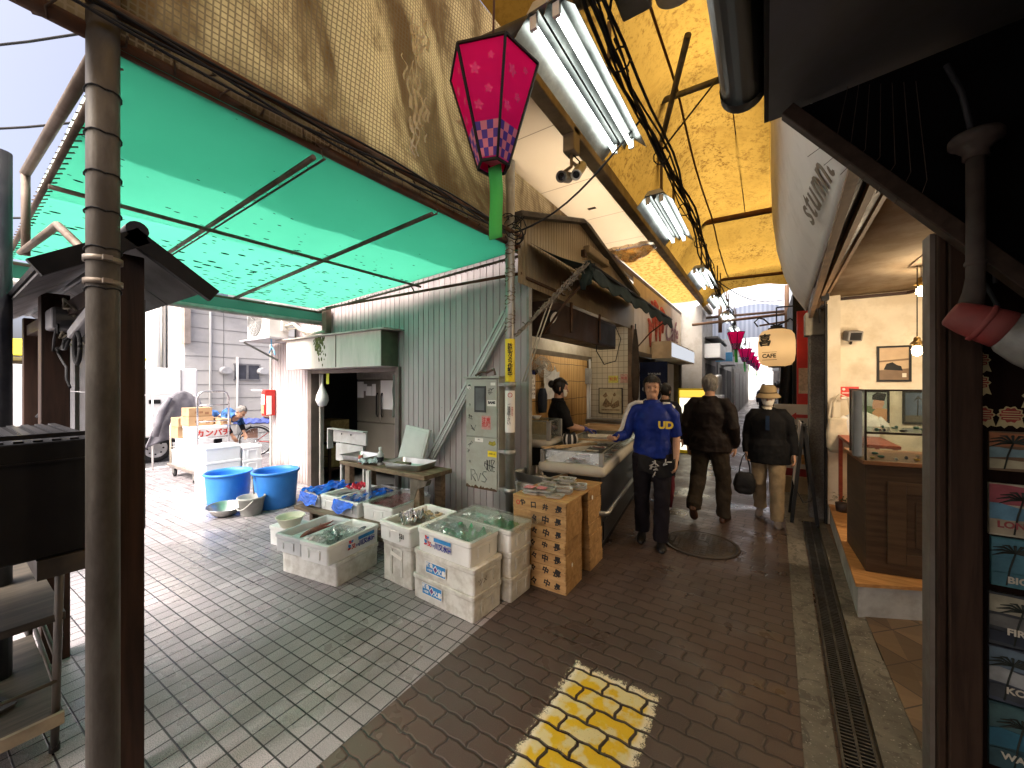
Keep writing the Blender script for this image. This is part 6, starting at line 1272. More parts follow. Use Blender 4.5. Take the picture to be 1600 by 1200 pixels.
# plates, parcels, boards and price cards on the showcase bed
for i in range(12):
    x, y = -.16 - .30*(i % 2) + rnd.uniform(-.03,.03), .22 + .155*i + rnd.uniform(-.02,.02); p = S1 @ V(x, y, .735)
    o = thing('fish_pack', ('film pack of sliced fish in the showcase, on the side of the alley','film pack of sliced fish in the showcase, on the side of the shop')[i % 2], 'food pack', tuple(p), radians(7) + rnd.uniform(-.2,.2), ('fish packs along the alley edge of the showcase','fish packs along the inner edge of the showcase')[i % 2])
    MB().loft([rr(.16,.10,.012,0), rr(.19,.13,.016,.02), rr(.194,.134,.016,.021), rr(.18,.12,.014,.018), rr(.156,.096,.01,.005)], 0, False, True, True).build('tray', mat('pack_white', (.66,.66,.63), .35), o)
    b = MB()
    for k in range(10): b.sph((rnd.uniform(-.065,.065), rnd.uniform(-.035,.035), .018), (rnd.uniform(.018,.034), rnd.uniform(.01,.016), .009), 8)
    b.build('fish_pieces', (f1, f3, fred, fsil, fdark)[rnd.randrange(5)], o)
S1t = lambda x, y, z: tuple(S1 @ V(x, y, z))
wdb = m_wood('pale_board', (.42,.27,.13), (.58,.42,.24), (3,26,26), .6)
b = MB().bx(-.30,.30,-.03,.03,0,.014); tag(b.build('wooden_stick', wdb, loc=S1t(-.42,.24,.965), rz=radians(60)), 'left of two pale wooden slats lying across the showcase glass', 'slat', 'slats on the showcase')
b = MB().bx(-.26,.26,-.025,.025,0,.014); tag(b.build('wooden_stick', wdb, loc=S1t(-.34,.26,.967), rz=radians(62)), 'right of two pale wooden slats lying across the showcase glass', 'slat', 'slats on the showcase')
b = MB().bx(-.30,.30,-.016,.016,0,.02); tag(b.build('divider_bar', wdb, loc=S1t(-.33,.75,.962), rz=radians(14)), 'pale wooden divider bar lying across the middle of the showcase', 'bar')
for x, y, r, l in ((-.62,.95,.4,'tan price card lying on the showcase glass'),):
    o = thing('price_card', l, 'price card', S1t(x,y,.965), r); MB().bx(-.07,.07,-.05,.05,0,.004).build('card', mat('tan_card', (.55,.38,.22), .7), o)
bag = thing('striped_bag', 'black and white patterned carrier bag on the showcase edge', 'bag', S1t(-.52,.62,.90))
b = MB(); b.grid(lambda u, v: (.085*cos(u*2*pi)*(.5+.5*sin(pi*(.15+.8*v)))*(1+.12*sin(u*19)), .07*sin(u*2*pi)*(.5+.5*sin(pi*(.15+.8*v))), .15*v + .01*sin(u*14)), 26, 10); b.build('sack', mat('bag_black', (.02,.02,.022), .4), bag)
b = MB()
for k in range(9): a = k*.75; b.grid(lambda u, v, a=a: ((.089+.004)*cos(a+u*.25)*(.5+.5*sin(pi*(.25+.55*v))), (.074+.004)*sin(a+u*.25)*(.5+.5*sin(pi*(.25+.55*v))), .03 + .11*v), 2, 6)
b.build('stripes', paper, bag)
s2 = showcase('glass_counter_case', 'short glass topped counter at the back of the fish shop, before the shop worker', (-1.90,3.62,0), radians(7), .82, .42, .92, 1.0, 1.20)
for i, (x, y, l, m_) in enumerate(((-2.55,3.82,'white price card with red figures standing on the back counter',paper),(-2.15,3.76,'small white bowl on the back counter',white))):
    if i == 0:
        o = thing('price_card', l, 'price card', (x,y,1.01), .1); T = Matrix.Rotation(-.4,4,'X'); MB().bx(-.06,.06,-.002,.002,0,.09,0,T).build('card', mat('peach_card', (.62,.40,.30), .7), o); text('¥111', .035, ink, o, T @ frame((0,-.0028,.05),(1,0,0),(0,0,1)), w=False)
    else:
        o = thing('white_bowl', l, 'bowl', (x,y,1.205)); MB().lathe([(.0005,0),(.03,0),(.06,.04),(.055,.04),(.0005,.01)], 20).build('shell', m_, o)
wbx = thing('shallow_wood_box', 'shallow pale wooden box on the far end of the showcase', 'box', S1t(-.40,1.93,.96), radians(7))
MB().bx(-.30,.30,-.14,-.125,0,.06).bx(-.30,.30,.125,.14,0,.06).bx(-.30,-.285,-.125,.125,0,.06).bx(.285,.30,-.125,.125,0,.06).bx(-.285,.285,-.125,.125,0,.012).build('body', wdb, wbx, bevel=.002)
# ---- inside the fish shop
fan = thing('wall_fan', 'white wall fan on the bamboo blind', 'fan', (-2.62,4.62,1.82))
T = Matrix.Translation((-2.55,4.62,1.83)) @ Matrix.Rotation(radians(68),4,'Y') @ Matrix.Rotation(.3,4,'X')
b = MB()
for r, z in ((.145,0),(.145,.04),(.12,.055),(.08,.065),(.04,.07)): b.loft([[T @ V((r+.0025*cos(c))*cos(a),(r+.0025*cos(c))*sin(a),z+.0025*sin(c)) for c in (0,2.1,4.2)] for a in [k*2*pi/32 for k in range(33)]])
for k in range(28): a = k*2*pi/28; b.tube([T @ V(.03*cos(a),.03*sin(a),.07), T @ V(.1*cos(a),.1*sin(a),.06), T @ V(.145*cos(a),.145*sin(a),.03), T @ V(.145*cos(a),.145*sin(a),-.03), T @ V(.05*cos(a),.05*sin(a),-.06)], .0014, 4)
b.build('cage', mat('fan_white', (.60,.58,.52), .4), fan, True)
b = MB()
for k in range(4):
    a0 = k*pi/2; b.add([T @ V(.02*cos(a0),.02*sin(a0),.01), T @ V(.13*cos(a0+.2),.13*sin(a0+.2),.02), T @ V(.135*cos(a0+.9),.135*sin(a0+.9),-.01), T @ V(.03*cos(a0+1.2),.03*sin(a0+1.2),0)], [(0,1,2,3)])
b.build('blades', mat('fan_blade', (.45,.44,.40), .35), fan, True); MB().lathe([(.0005,.078),(.03,.07),(.035,-.02),(.04,-.10),(.0005,-.11)], 16, 0, T).build('motor', _mc['fan_white'], fan, True); MB().tube([(-2.60,4.62,1.80),(-2.68,4.62,1.72),(-2.69,4.62,1.5)], .015, 8).build('bracket', black, fan, True)
cl = thing('wall_calendar', 'white wall calendar with blue header on the bamboo blind', 'calendar', (-2.66,4.45,1.40))
MB().bx(-2.665,-2.66,4.29,4.62,1.40,1.79).build('sheet', paper, cl, True); MB().bx(-2.6598,-2.658,4.29,4.62,1.73,1.79).build('header', mat('calendar_blue', (.05,.07,.32), .6), cl, True)
for r in range(5):
    text('1 2 3 4 5 6 7'.replace('1', str(r+1)) if False else ' '.join(str(min(30, 1+r*6+k)) for k in range(6)), .042, ink, cl, frame((-2.6588,4.455,1.685-r*.055),(0,1,0),(0,0,1)), 'date_row')
bg = thing('white_apron', 'pair of white plastic bags hanging on the blind behind the shop worker', 'plastic bag', (-2.62,5.0,1.35))
MB().grid(lambda u, v: (-2.62 - .02*sin(u*9) + .015*noise.noise(V(u*5,v*5,1)), 4.80 + u*.50, 1.80 - v*.42 + .02*sin(u*12)*(1-v)), 18, 14, 0, False).build('sheet', mat('white_film', (.70,.70,.68), .35, 0, .06, 9, .4), bg, True, solid=.004)
for y in (4.88,5.18): MB().tube([(-2.63,y-.03,1.79),(-2.65,y,1.87),(-2.63,y+.03,1.79)], .006, 6).build('handle', _mc['white_film'], bg, True)
cp2 = thing('hanging_bag', 'dark blue bag hanging on the blind left of the shop worker', 'bag', (-2.6,4.72,1.2)); MB().loft([rr(.10*s, .14*s, .03*s, z, 3) for z, s in ((0,.8),(.1,1),(.25,1),(.34,.6))], 0, True, True, True).build('sack', mat('dark_navy_cloth', (.02,.025,.04), .8), cp2)
pc = picture(-2.56,-2.12,1.06,1.53,'old ink drawing in a thin dark frame on the tiled shop wall', [(((.12,.3),(.3,.62),(.5,.4),(.62,.7),(.55,.3),(.3,.22)),1),(((.5,.3),(.85,.55),(.9,.3),(.6,.18)),1),(((.15,.7),(.3,.85),(.38,.7),(.25,.62)),1),(((.6,.75),(.7,.85),(.75,.72),(.66,.68)),1),(((.1,.1),(.9,.12),(.9,.16),(.1,.15)),1)], [mat('old_paper', (.50,.42,.26), .8, 0, .15, 8), mat('brown_drawing', (.22,.14,.07), .8, 0, .5, 40)], 6.80, .012)
for x0, x1, z0, z1, m_, l in ((-2.38,-2.2,1.62,1.75,mat('yellow_note', (.60,.55,.12), .7, 0, .2, 30),'yellow handwritten note above the ink drawing'),(-2.16,-2.02,1.62,1.78,mat('pink_note', (.60,.36,.28), .7, 0, .2, 30),'pink printed note at the right of the tiled wall')):
    o = thing('wall_note', l, 'note', ((x0+x1)/2,6.795,z0)); MB().bx(x0,x1,6.792,6.797,z0,z1).build('sheet', m_, o, True); text('鮮魚', (x1-x0)*.4, redp, o, frame(((x0+x1)/2,6.7905,(z0+z1)/2),(1,0,0),(0,0,1)))
mt_ = thing('electric_meter', 'grey meter and conduits on the rear post of the fish shop', 'meter', (-2.62,6.55,1.2)); MB().bx(-2.72,-2.60,6.42,6.56,1.60,1.88).build('case', mat('meter_grey', (.35,.35,.33), .4), mt_, True, .01); MB().tube([(-2.66,6.5,1.6),(-2.66,6.5,.6)], .02, 8).tube([(-2.66,6.6,2.05),(-2.66,6.6,.6)], .02, 8).build('conduit', white, mt_, True)
un = thing('under_counter_tiles', 'grey tiled counter base at the rear wall of the fish shop', 'counter', (-2.3,6.6,0)); MB().bx(-2.73,-2.0,6.45,6.79,0,.95).build('base', mat('worn_counter', (.36,.31,.24), .7, 0, .15, 8, .2, dirt=(.18,.15,.12)), un, True); MB().bx(-2.735,-1.99,6.42,6.795,.952,.98).build('top', stainless, un, True)
# ---- storeroom contents
fr_ = thing('steel_fridge', 'large stainless fridge with pinned notes inside the storeroom', 'fridge', (-5.4,4.5,0))
fst = mat('brown_stainless', (.27,.235,.19), .35, .6, .08, 2, .03)
MB().bx(-6.05,-4.75,4.2,4.9,.12,1.98).build('body', fst, fr_, True); MB().bx(-6.04,-5.40,4.17,4.198,.95,1.66).build('door', fst, fr_, True, .006); MB().bx(-5.385,-4.76,4.17,4.198,.95,1.66).build('door', fst, fr_, True, .006); MB().bx(-6.04,-4.76,4.17,4.198,.15,.93).build('lower_door', fst, fr_, True, .006); MB().bx(-6.04,-4.76,4.16,4.198,1.68,1.97).build('head_panel', mat('fridge_head', (.36,.32,.26), .4, .4), fr_, True, .01)
for x in (-5.45,-5.33): MB().tube([(x,4.15,1.05),(x,4.13,1.1),(x,4.13,1.4),(x,4.15,1.45)], .012, 8).build('handle', black, fr_, True)
b = MB()
for x, z, w, h in ((-5.93,1.50,.09,.14),(-5.80,1.54,.05,.06),(-5.70,1.48,.08,.08),(-5.56,1.50,.05,.10),(-5.2,1.42,.18,.24)): MB().bx(x-w,x+w,4.162,4.166,z-h,z+h).build('pinned_note', paper, fr_, True)
sl = thing('storeroom_shelf', 'dark shelf with wooden boxes at the left of the storeroom', 'shelf', (-6.2,3.8,0))
MB().bx(-6.58,-5.95,3.6,4.1,.60,.63).bx(-6.58,-5.95,3.6,4.1,.18,.21).build('board', dwood, sl, True)
for x in (-6.55,-5.98): MB().bx(x-.02,x+.02,3.6,3.64,0,.9).build('upright', dwood, sl, True)
for z, l in ((.632,'upper yellowed wooden box on the storeroom shelf'),(.212,'lower yellowed wooden box on the storeroom shelf')):
    o = thing('wooden_box', l, 'box', (-6.22,3.82,z), 0, 'wooden boxes in the storeroom'); MB().bx(-.22,.22,-.17,.17,0,.36).build('body', m_wood('yellowed_wood', (.22,.15,.05), (.36,.26,.10), (3,20,20), .6), o, bevel=.003); MB().bx(-.222,.222,-.174,-.1715,.17,.178).build('board_gap', black, o); MB().sph((.02,-.19,.1), (.05,.02,.03), 10).build('handle', steel, o)
pbag = thing('hanging_plastic_bag', 'white plastic bag hanging in the storeroom doorway', 'plastic bag', (-5.68,3.32,1.25)); MB().lathe([(.0005,0),(.06,.02),(.095,.10),(.085,.17),(.05,.26),(.02,.34),(.008,.38),(.006,.5)], 14, 0, None, True, True).build('bag', _mc['white_film'], pbag)
tg = tag(MB().bx(-.035,.035,-.004,.004,0,.20).build('yellow_tag', mat('lime_tag', (.45,.50,.03), .6), loc=(-5.53,3.32,1.60)), 'lime yellow tag strip hanging beside the plastic bag', 'tag')
tw_ = tag(MB().grid(lambda u, v: (-3.99 + .01*sin(v*12), 3.27 + .05*u, 1.72 - v*.55), 3, 10).build('white_towel', mat('towel', (.6,.6,.57), .9)), 'white towel hanging on the right jamb of the storeroom door', 'towel')
# ================================================================ PEOPLE
def limb(b, pts, rad, n=14, mi=0, fwd=(0,1,0), caps=True):
    """tapered limb through pts; rad gives (side, front) half widths at each point"""
    pts = [Vector(p) for p in pts]; N = len(pts); rings = []; fwd = Vector(fwd)
    for i, p in enumerate(pts):
        d = (pts[min(i+1,N-1)] - pts[max(i-1,0)]).normalized(); x = d.cross(fwd)
        x = x.normalized() if x.length > .05 else d.cross(V(1,0,0)).normalized(); y = x.cross(d).normalized()
        r = rad[i]; rx, ry = r if isinstance(r, (tuple, list)) else (r, r)
        rings.append([p + x*rx*cos(2*pi*k/n) + y*ry*sin(2*pi*k/n) for k in range(n)])
    return b.loft(rings, mi, True, caps, caps)
def interp(tab, z):
    if z <= tab[0][0]: return tab[0][1:]
    for a, c in zip(tab, tab[1:]):
        if z <= c[0]: f = (z-a[0])/(c[0]-a[0]); return tuple(p*(1-f)+q*f for p, q in zip(a[1:], c[1:]))
    return tab[-1][1:]
HEAD = [(0,.030,.068,.0),(.012,.042,.080,-.02),(.03,.052,.084,-.042),(.05,.059,.084,-.058),(.08,.067,.082,-.080),(.11,.072,.081,-.093),(.14,.075,.085,-.099),(.17,.072,.078,-.096),(.195,.061,.061,-.082),(.215,.042,.038,-.058),(.228,.02,.015,-.03),(.231,.004,.003,-.01)]
def skull(a, z, k=1.0):
    hw, f, bk = interp(HEAD, z); mid = (f + bk)/2; rad = (f - bk)/2
    c, s = cos(a), sin(a); e = .85
    return V(hw*k*math.copysign(abs(c)**e, c), mid + rad*k*math.copysign(abs(s)**.95, s), z)
def add_head(b, T):
    n = 28; b.loft([[T @ skull(2*pi*k/n, z) for k in range(n)] for z in [p[0] for p in HEAD]], 0, True, True, True)
    P = lambda *p: T @ V(*p)
    limb(b, [P(0,.082,.125),P(0,.098,.10),P(0,.108,.085),P(0,.096,.074)], [(.007,.006),(.010,.010),(.016,.012),(.010,.008)], 10)      # nose
    for s in (-1,1):
        limb(b, [P(s*.010,.083,.137),P(s*.03,.084,.141),P(s*.05,.070,.134)], [.006,.008,.006], 8)                                     # brow
        limb(b, [P(s*.071,-.012,.075),P(s*.076,-.018,.095),P(s*.077,-.020,.118),P(s*.074,-.012,.128)], [(.008,.006),(.011,.007),(.012,.007),(.006,.005)], 8)   # ear
        limb(b, [P(s*.03,.078,.082),P(s*.045,.066,.088)], [.016,.014], 8)                                                              # cheek
    limb(b, [P(-.024,.080,.046),P(0,.090,.048),P(.024,.080,.046)], [.005,.007,.005], 8); limb(b, [P(-.02,.079,.037),P(0,.088,.036),P(.02,.079,.037)], [.005,.007,.005], 8)
def add_hand(b, wrist, d, pn, curl=.5, side=1, s=1.0):
    """palm, four unequal fingers bent at the knuckles, and a thumb leaving the side of the palm"""
    d = Vector(d).normalized(); pn = Vector(pn); pn = (pn - d*pn.dot(d)).normalized(); x = d.cross(pn)*side; w = Vector(wrist)
    q = lambda a, l, h=0: w + x*a*s + d*l*s + pn*h*s
    limb(b, [q(0,-.01), q(0,.03), q(0,.065), q(0,.088)], [(.026,.019),(.036,.017),(.041,.015),(.038,.012)], 12, 0, pn)
    for a, L in ((-.030,.066),(-.010,.078),(.011,.074),(.030,.058)):
        p = q(a,.082); pts = [p]; an = curl*.35; dd = d
        for k, f in enumerate((.45,.32,.26)):
            dd = (d*cos(an) + pn*sin(an)).normalized(); p = p + dd*L*f*s; pts.append(p); an += curl*.75
        limb(b, pts, [.0095*s,.0088*s,.008*s,.006*s], 8, 0, pn)
    p0 = q(-.028,.022,.006); p1 = p0 + (x*-.028 + d*.024 + pn*.014*(1+curl))*s; p2 = p1 + (x*-.010 + d*.028 + pn*.012*(1+curl))*s; limb(b, [p0,p1,p2], [.013*s,.011*s,.008*s], 8, 0, pn)
CLOUD = bpy.data.textures.new('cloth_folds', 'CLOUDS'); CLOUD.noise_scale = .10; CLOUD.noise_depth = 2
def finish(b, name, m, parent, voxel=.008, folds=0, smooth=3):
    o = b.build(name, m, parent)
    r = o.modifiers.new('join', 'REMESH'); r.mode = 'VOXEL'; r.voxel_size = voxel; r.use_smooth_shade = True
    s = o.modifiers.new('smooth', 'SMOOTH'); s.iterations = smooth; s.factor = .5
    if folds:
        k = o.modifiers.new('folds', 'DISPLACE'); k.texture = CLOUD; k.strength = folds; k.mid_level = .5; k.texture_coords = 'LOCAL'
    return o
def fabric(name, col, rough=.85, bump=.35, var=.2, sheen=.0): return mat(name, col, rough, 0, var, 9, bump, 30, sheen=sheen, spec=.15)
SKIN = mat('skin_tone', (.46,.26,.17), .5, 0, .08, 25, .12, 150); HAIRB = mat('black_hair', (.012,.010,.009), .45, 0, .3, 60, .5, 200, stretch=(1,1,.25)); HAIRG = mat('grey_hair', (.16,.15,.14), .6, 0, .35, 60, .5, 200, stretch=(1,1,.25))
def hair(parent, T, m, front=.165, side=.10, back=.045, puff=1.07, long=0, seed=0):
    def fn(u, v):
        a = 2*pi*u; s = sin(a)
        zl = front if s > .55 else (side + (front-side)*max(0,(s-.25)/.3) if s > .25 else side + (back-side)*min(1,max(0,(.1-s)/.6)))
        zt = .236; zl += .02*noise.noise(V(cos(a)*7, s*7, seed)); z = zl + (zt-zl)*v - (long*(1-v)*(1 if s < .2 else .15) if long else 0); zz = min(max(z, .03), .229)
        p = skull(a, zz, puff + .09*noise.noise(V(cos(a)*4+seed, s*4, z*22)) + .07*noise.noise(V(cos(a)*12, s*12+seed, z*50))); 
        p.z = z + (puff-1)*.11*v; return tuple(T @ p)
    b = MB(); b.grid(fn, 56, 20); return b.build('hair', m, parent, solid=.006)
def person(label, loc, yaw, S, J, top, legs, shoe, skinm=None, hairm=None, headT=(0,0,0), sleeve=1.0, top_fat=1.0, leg_fat=1.0, hem=.0, hands=((.5,1),(.5,1)), group=None, hairkw=None, collar=True, skirt=0, folds=.022, face=True):
    """J: joint overrides in metres for a 1.70 m body facing +y; keys: pelvis chest neck head and l_/r_ of shoulder elbow wrist hand_dir hip knee ankle toe"""
    o = thing('person', label, 'person', loc, yaw, group); o.scale = (S/1.70,)*3; skinm = skinm or SKIN
    D = dict(pelvis=(0,0,.93), waist=(0,.0,1.06), chest=(0,.0,1.28), neck=(0,-.015,1.44), head=(0,.0,1.475))
    for s, k in ((-1,'l_'),(1,'r_')):
        D.update({k+'shoulder':(s*.180,-.01,1.375), k+'elbow':(s*.235,-.03,1.11), k+'wrist':(s*.235,.05,.87), k+'palm':(-s,0,0), k+'hip':(s*.09,0,.90), k+'knee':(s*.10,.02,.49), k+'ankle':(s*.10,-.02,.085), k+'toe':(0,1,0)})
    D.update(J); g = {k: Vector(v) for k, v in D.items()}
    H = Matrix.Translation(g['head']) @ Matrix.Rotation(headT[0],4,'Z') @ Matrix.Rotation(headT[1],4,'X') @ Matrix.Rotation(headT[2],4,'Y')
    # one continuous body
    b = MB()
    limb(b, [g['pelvis']-V(0,0,.05), g['pelvis'], g['waist'], g['chest'], g['neck']-V(0,0,.06), g['neck']-V(0,0,.02)], [(.13,.09),(.165,.11),(.14,.10),(.165,.115),(.12,.08),(.055,.055)], 18)
    limb(b, [g['neck']-V(0,0,.05), g['neck'], H @ V(0,-.012,.03), H @ V(0,-.015,.07)], [.062,.055,.053,.054], 14)
    add_head(b, H)
    for k, s in (('l_',-1),('r_',1)):
        sh, el, wr = g[k+'shoulder'], g[k+'elbow'], g[k+'wrist']
        limb(b, [sh + V(-s*.06,0,-.01), sh + V(-s*.012,0,-.012), sh.lerp(el,.5), el, el.lerp(wr,.35), wr], [.04,.042,.040,.035,.037,.026], 12)
        c, _ = hands[0 if s < 0 else 1]
        hd = g.get(k+'handdir', (wr - el)); add_hand(b, wr, hd, g[k+'palm'], c, s)
        hp, kn, an = g[k+'hip'], g[k+'knee'], g[k+'ankle']
        limb(b, [hp + V(0,0,.05), hp, hp.lerp(kn,.5), kn, kn.lerp(an,.35), an, an - V(0,0,.04)], [(.085,.09),(.088,.092),(.072,.075),(.053,.055),(.055,.06),(.035,.04),.035], 14)
    finish(b, 'body', skinm, o, .0065, 0, 2)
    # clothing
    f = top_fat; fl_ = 1 + max(0, -hem)*1.7; b = MB(); pe = g['pelvis']; hemz = V(0,0,hem)
    limb(b, [pe - V(0,0,.02) + hemz*1.0, pe + V(0,0,.06), g['waist'], g['chest'], g['neck']-V(0,0,.065), g['neck']-V(0,0,.005)], [(.175*f*fl_,.132*f*fl_),(.180*f*(1+(fl_-1)*.6),.132*f*(1+(fl_-1)*.6)),(.168*f,.124*f),(.185*f,.132*f),(.155*f,.10*f),(.085,.075)], 22)
    if collar: limb(b, [g['neck']-V(0,.0,.06), g['neck']+V(0,-.004,.025)], [(.085,.085),(.076,.075)], 18)
    for k, s in (('l_',-1),('r_',1)):
        sh, el, wr = g[k+'shoulder'], g[k+'elbow'], g[k+'wrist']; sl = sleeve if not isinstance(sleeve, tuple) else sleeve[0 if s < 0 else 1]
        pts = [sh + V(-s*.12,0,.01), sh + V(-s*.03,0,.0), sh.lerp(el,.22), sh.lerp(el,.7), el]; rd = [(.058*f,.058*f),.067*f,.066*f,.059*f,.056*f]
        if sl > .55: pts += [el.lerp(wr,.4), el.lerp(wr, min(1.0, sl*1.0))]; rd += [.053*f,.042*f]
        limb(b, pts, rd, 14)
    finish(b, 'jacket', top, o, .009, folds, 2)
    b = MB(); lf = leg_fat
    limb(b, [pe + V(0,0,.08), pe, pe - V(0,0,.07)], [(.165,.118),(.175,.125),(.15,.11)], 20)
    for k, s in (('l_',-1),('r_',1)):
        hp, kn, an = g[k+'hip'], g[k+'knee'], g[k+'ankle']
        limb(b, [hp + V(0,0,.03), hp - V(0,0,.03), hp.lerp(kn,.5), kn, kn.lerp(an,.5), an + V(0,0,.01), an - V(0,0,.025)], [(.095*lf,.105*lf),(.10*lf,.108*lf),(.088*lf,.092*lf),(.075*lf,.078*lf),(.072*lf,.074*lf),(.068*lf,.072*lf),(.068*lf,.072*lf)], 16)
    finish(b, 'trousers', legs, o, .009, folds, 2)
    for k, s in (('l_',-1),('r_',1)):
        an = g[k+'ankle']; t = g[k+'toe'].normalized(); u = V(0,0,1); u = (u - t*u.dot(t)).normalized() if abs(t.z) > .01 else u; x = t.cross(u)
        b = MB(); base = an - u*.085
        rings = []
        for l, w, h in ((-.075,.022,.035),(-.06,.034,.065),(-.02,.038,.085),(.03,.040,.078),(.09,.047,.055),(.14,.046,.045),(.175,.032,.034),(.188,.012,.018)):
            rings.append([base + t*l + x*w*cos(a) + u*(max(0,h*(.5+.62*sin(a))) if sin(a) > -.75 else 0) for a in [2*pi*q_/14 for q_ in range(14)]])
        b.loft(rings, 0, True, True, True); so = finish(b, 'shoe', shoe, o, .006, 0, 2)
    if hairm: hair(o, H, hairm, **(hairkw or {}))
    if face:
        for s in (-1,1): MB().sph(tuple(H @ V(s*.031,.073,.118)), (.009,.007,.0055), 10).build('eye', mat('eye_dark', (.03,.022,.018), .25), o)
        MB().sph(tuple(H @ V(0,.083,.042)), (.024,.007,.004), 10).build('mouth', mat('lip', (.38,.19,.14), .5), o)
    return o, g, H
yaw_to = lambda dx, dy: atan2(-dx, dy)        # turn local +y to the given direction
# fishmonger in the blue jacket
blue = fabric('royal_blue_nylon', (.010,.026,.20), .45, .35, .2); dkt = fabric('black_trousers', (.014,.012,.016), .8)
o, g, H = person('person in a royal blue jacket with yellow letters, handing a tray over the showcase', (-.95,4.0,0), yaw_to(.30,-1), 1.67,
    dict(r_shoulder=(.185,-.01,1.37), r_elbow=(.255,.03,1.11), r_wrist=(.36,.25,1.09), r_handdir=(.35,1,.02), r_palm=(0,0,1), l_elbow=(-.235,-.02,1.10), l_wrist=(-.215,.11,.88), l_palm=(1,0,0), l_knee=(-.09,.08,.49), l_ankle=(-.075,.06,.085), r_knee=(.10,.0,.49), r_ankle=(.09,-.12,.10), r_toe=(.15,1,-.1)),
    blue, dkt, mat('black_boots', (.012,.012,.013), .3), hairm=HAIRB, headT=(-.06,-.02,0), sleeve=(.5,1.0), top_fat=1.02, hem=-.02, hands=((.9,1),(.8,1)), hairkw=dict(front=.172, side=.075, back=.03, puff=1.13, seed=2), leg_fat=1.05)
fT = lambda x, z, y: frame((x, y, z), (-1,0,0), (0,0,1))
text('UD', .095, mat('yellow_lettering', (.75,.55,.06), .6), o, fT(-.115,1.225,.172), w=False, bold=.005, ext=.004)
b = MB(); b.tube([(.09,.03,1.445),(.16,.03,1.44),(.215,.03,1.41),(.262,.04,1.30),(.295,.075,1.18),(.335,.14,1.12)], [.018,.020,.022,.022,.020,.016], 8); ws_ = b.build('white_stripe', fabric('white_stripe', (.62,.61,.58)), o)
b = MB(); b.tube([(-.10,.02,1.43),(-.16,.01,1.425),(-.21,.0,1.385)], [.018,.020,.018], 8); b.build('white_stripe', _mc['white_stripe'], o)
MB().grid(lambda u, v: (-.20 + u*.34, .150 + .025*sin(pi*u) + .012*sin(u*14+v*3), .90 - v*.16 - .03*sin(u*5)), 20, 10).build('apron', fabric('apron_black', (.018,.018,.02)), o, solid=.006)
b = MB(); random.seed(6)
for i in range(9):
    x = random.uniform(-.17,.06); z = random.uniform(.75,.88); p = [(x+random.uniform(-.03,.03), .185 + .02*sin(pi*(x+.2)/.34), z+random.uniform(-.03,.03)) for k in range(4)]; b.tube(p, .006, 5)
b.build('apron_print', fabric('apron_white', (.5,.5,.48)), o)
MB().tube([(-.175,.02,.80),(-.18,.03,.60),(-.165,.05,.40)], [.03,.035,.02], 10).build('maroon_panel', fabric('maroon_cloth', (.10,.018,.025)), o)
tr2 = thing('serving_tray', 'pale shallow tray of fish held out by the person in blue', 'tray', (-1.36,3.73,1.06), .4)
MB().loft([rr(.26,.18,.03,0), rr(.30,.22,.03,.02), rr(.304,.224,.03,.021), rr(.29,.21,.03,.018), rr(.25,.17,.03,.005)], 0, False, True, True).build('pan', mat('tray_cream', (.6,.55,.45), .5), tr2)
# walker seen from behind
o, g, H = person('person in a dark brown jacket walking away down the alley, grey hair', (-.545,5.05,0), yaw_to(.10,1), 1.70,
    dict(l_shoulder=(-.195,-.01,1.37), r_shoulder=(.195,-.01,1.37), l_elbow=(-.25,-.05,1.11), l_wrist=(-.245,.02,.86), r_elbow=(.255,-.06,1.11), r_wrist=(.25,.06,.88), l_knee=(-.12,-.02,.50), l_ankle=(-.12,-.24,.20), l_toe=(-.1,.75,-.65), r_knee=(.13,.06,.49), r_ankle=(.14,.04,.085), r_toe=(.1,1,0)),
    fabric('dark_brown_jacket', (.012,.008,.007), .6, .4, .25), fabric('olive_trousers', (.032,.024,.017), .85, .4, .25), mat('brown_shoes', (.085,.035,.018), .4, dirt=(.03,.02,.02)), hairm=HAIRG, headT=(.35,.05,0), top_fat=1.15, hem=-.09, leg_fat=1.12, hands=((.9,1),(.9,1)), hairkw=dict(front=.175, side=.10, back=.03, puff=1.09, seed=5), folds=.03)
# woman with hat, mask and bag
o, g, H = person('person in black coat, tan bucket hat and face mask, carrying a black bag', (.03,5.42,0), yaw_to(-.06,-1), 1.545,
    dict(l_elbow=(-.25,-.04,1.10), l_wrist=(-.27,.04,.87), r_elbow=(.235,-.03,1.10), r_wrist=(.235,.06,.865), l_knee=(-.10,.12,.50), l_ankle=(-.10,.14,.085), l_toe=(-.1,1,.0), r_knee=(.10,.02,.49), r_ankle=(.10,-.20,.13), r_toe=(.1,1,-.3)),
    fabric('black_coat', (.006,.006,.007), .8, .3, .2), fabric('khaki_trousers', (.24,.18,.11), .85, .4, .15), mat('grey_sneakers', (.16,.14,.13), .6, dirt=(.08,.06,.06)), hairm=HAIRB, headT=(0,-.04,0), top_fat=1.10, hem=-.16, leg_fat=1.08, hands=((.8,1),(1.3,1)), hairkw=dict(front=.17, side=.02, back=-.02, puff=1.12, long=.03), folds=.02)
hm = fabric('tan_hat', (.27,.20,.11), .9, .3, .12)
b = MB(); b.lathe([(.150,.108),(.148,.115),(.112,.155),(.102,.165),(.098,.205),(.085,.245),(.06,.258),(.0005,.262)], 32, 0, H @ Matrix.Translation((0,-.006,.01)) @ Matrix.Rotation(-.06,4,'X'), sx=.9, sy=1.08); b.build('hat', hm, o, solid=.006)
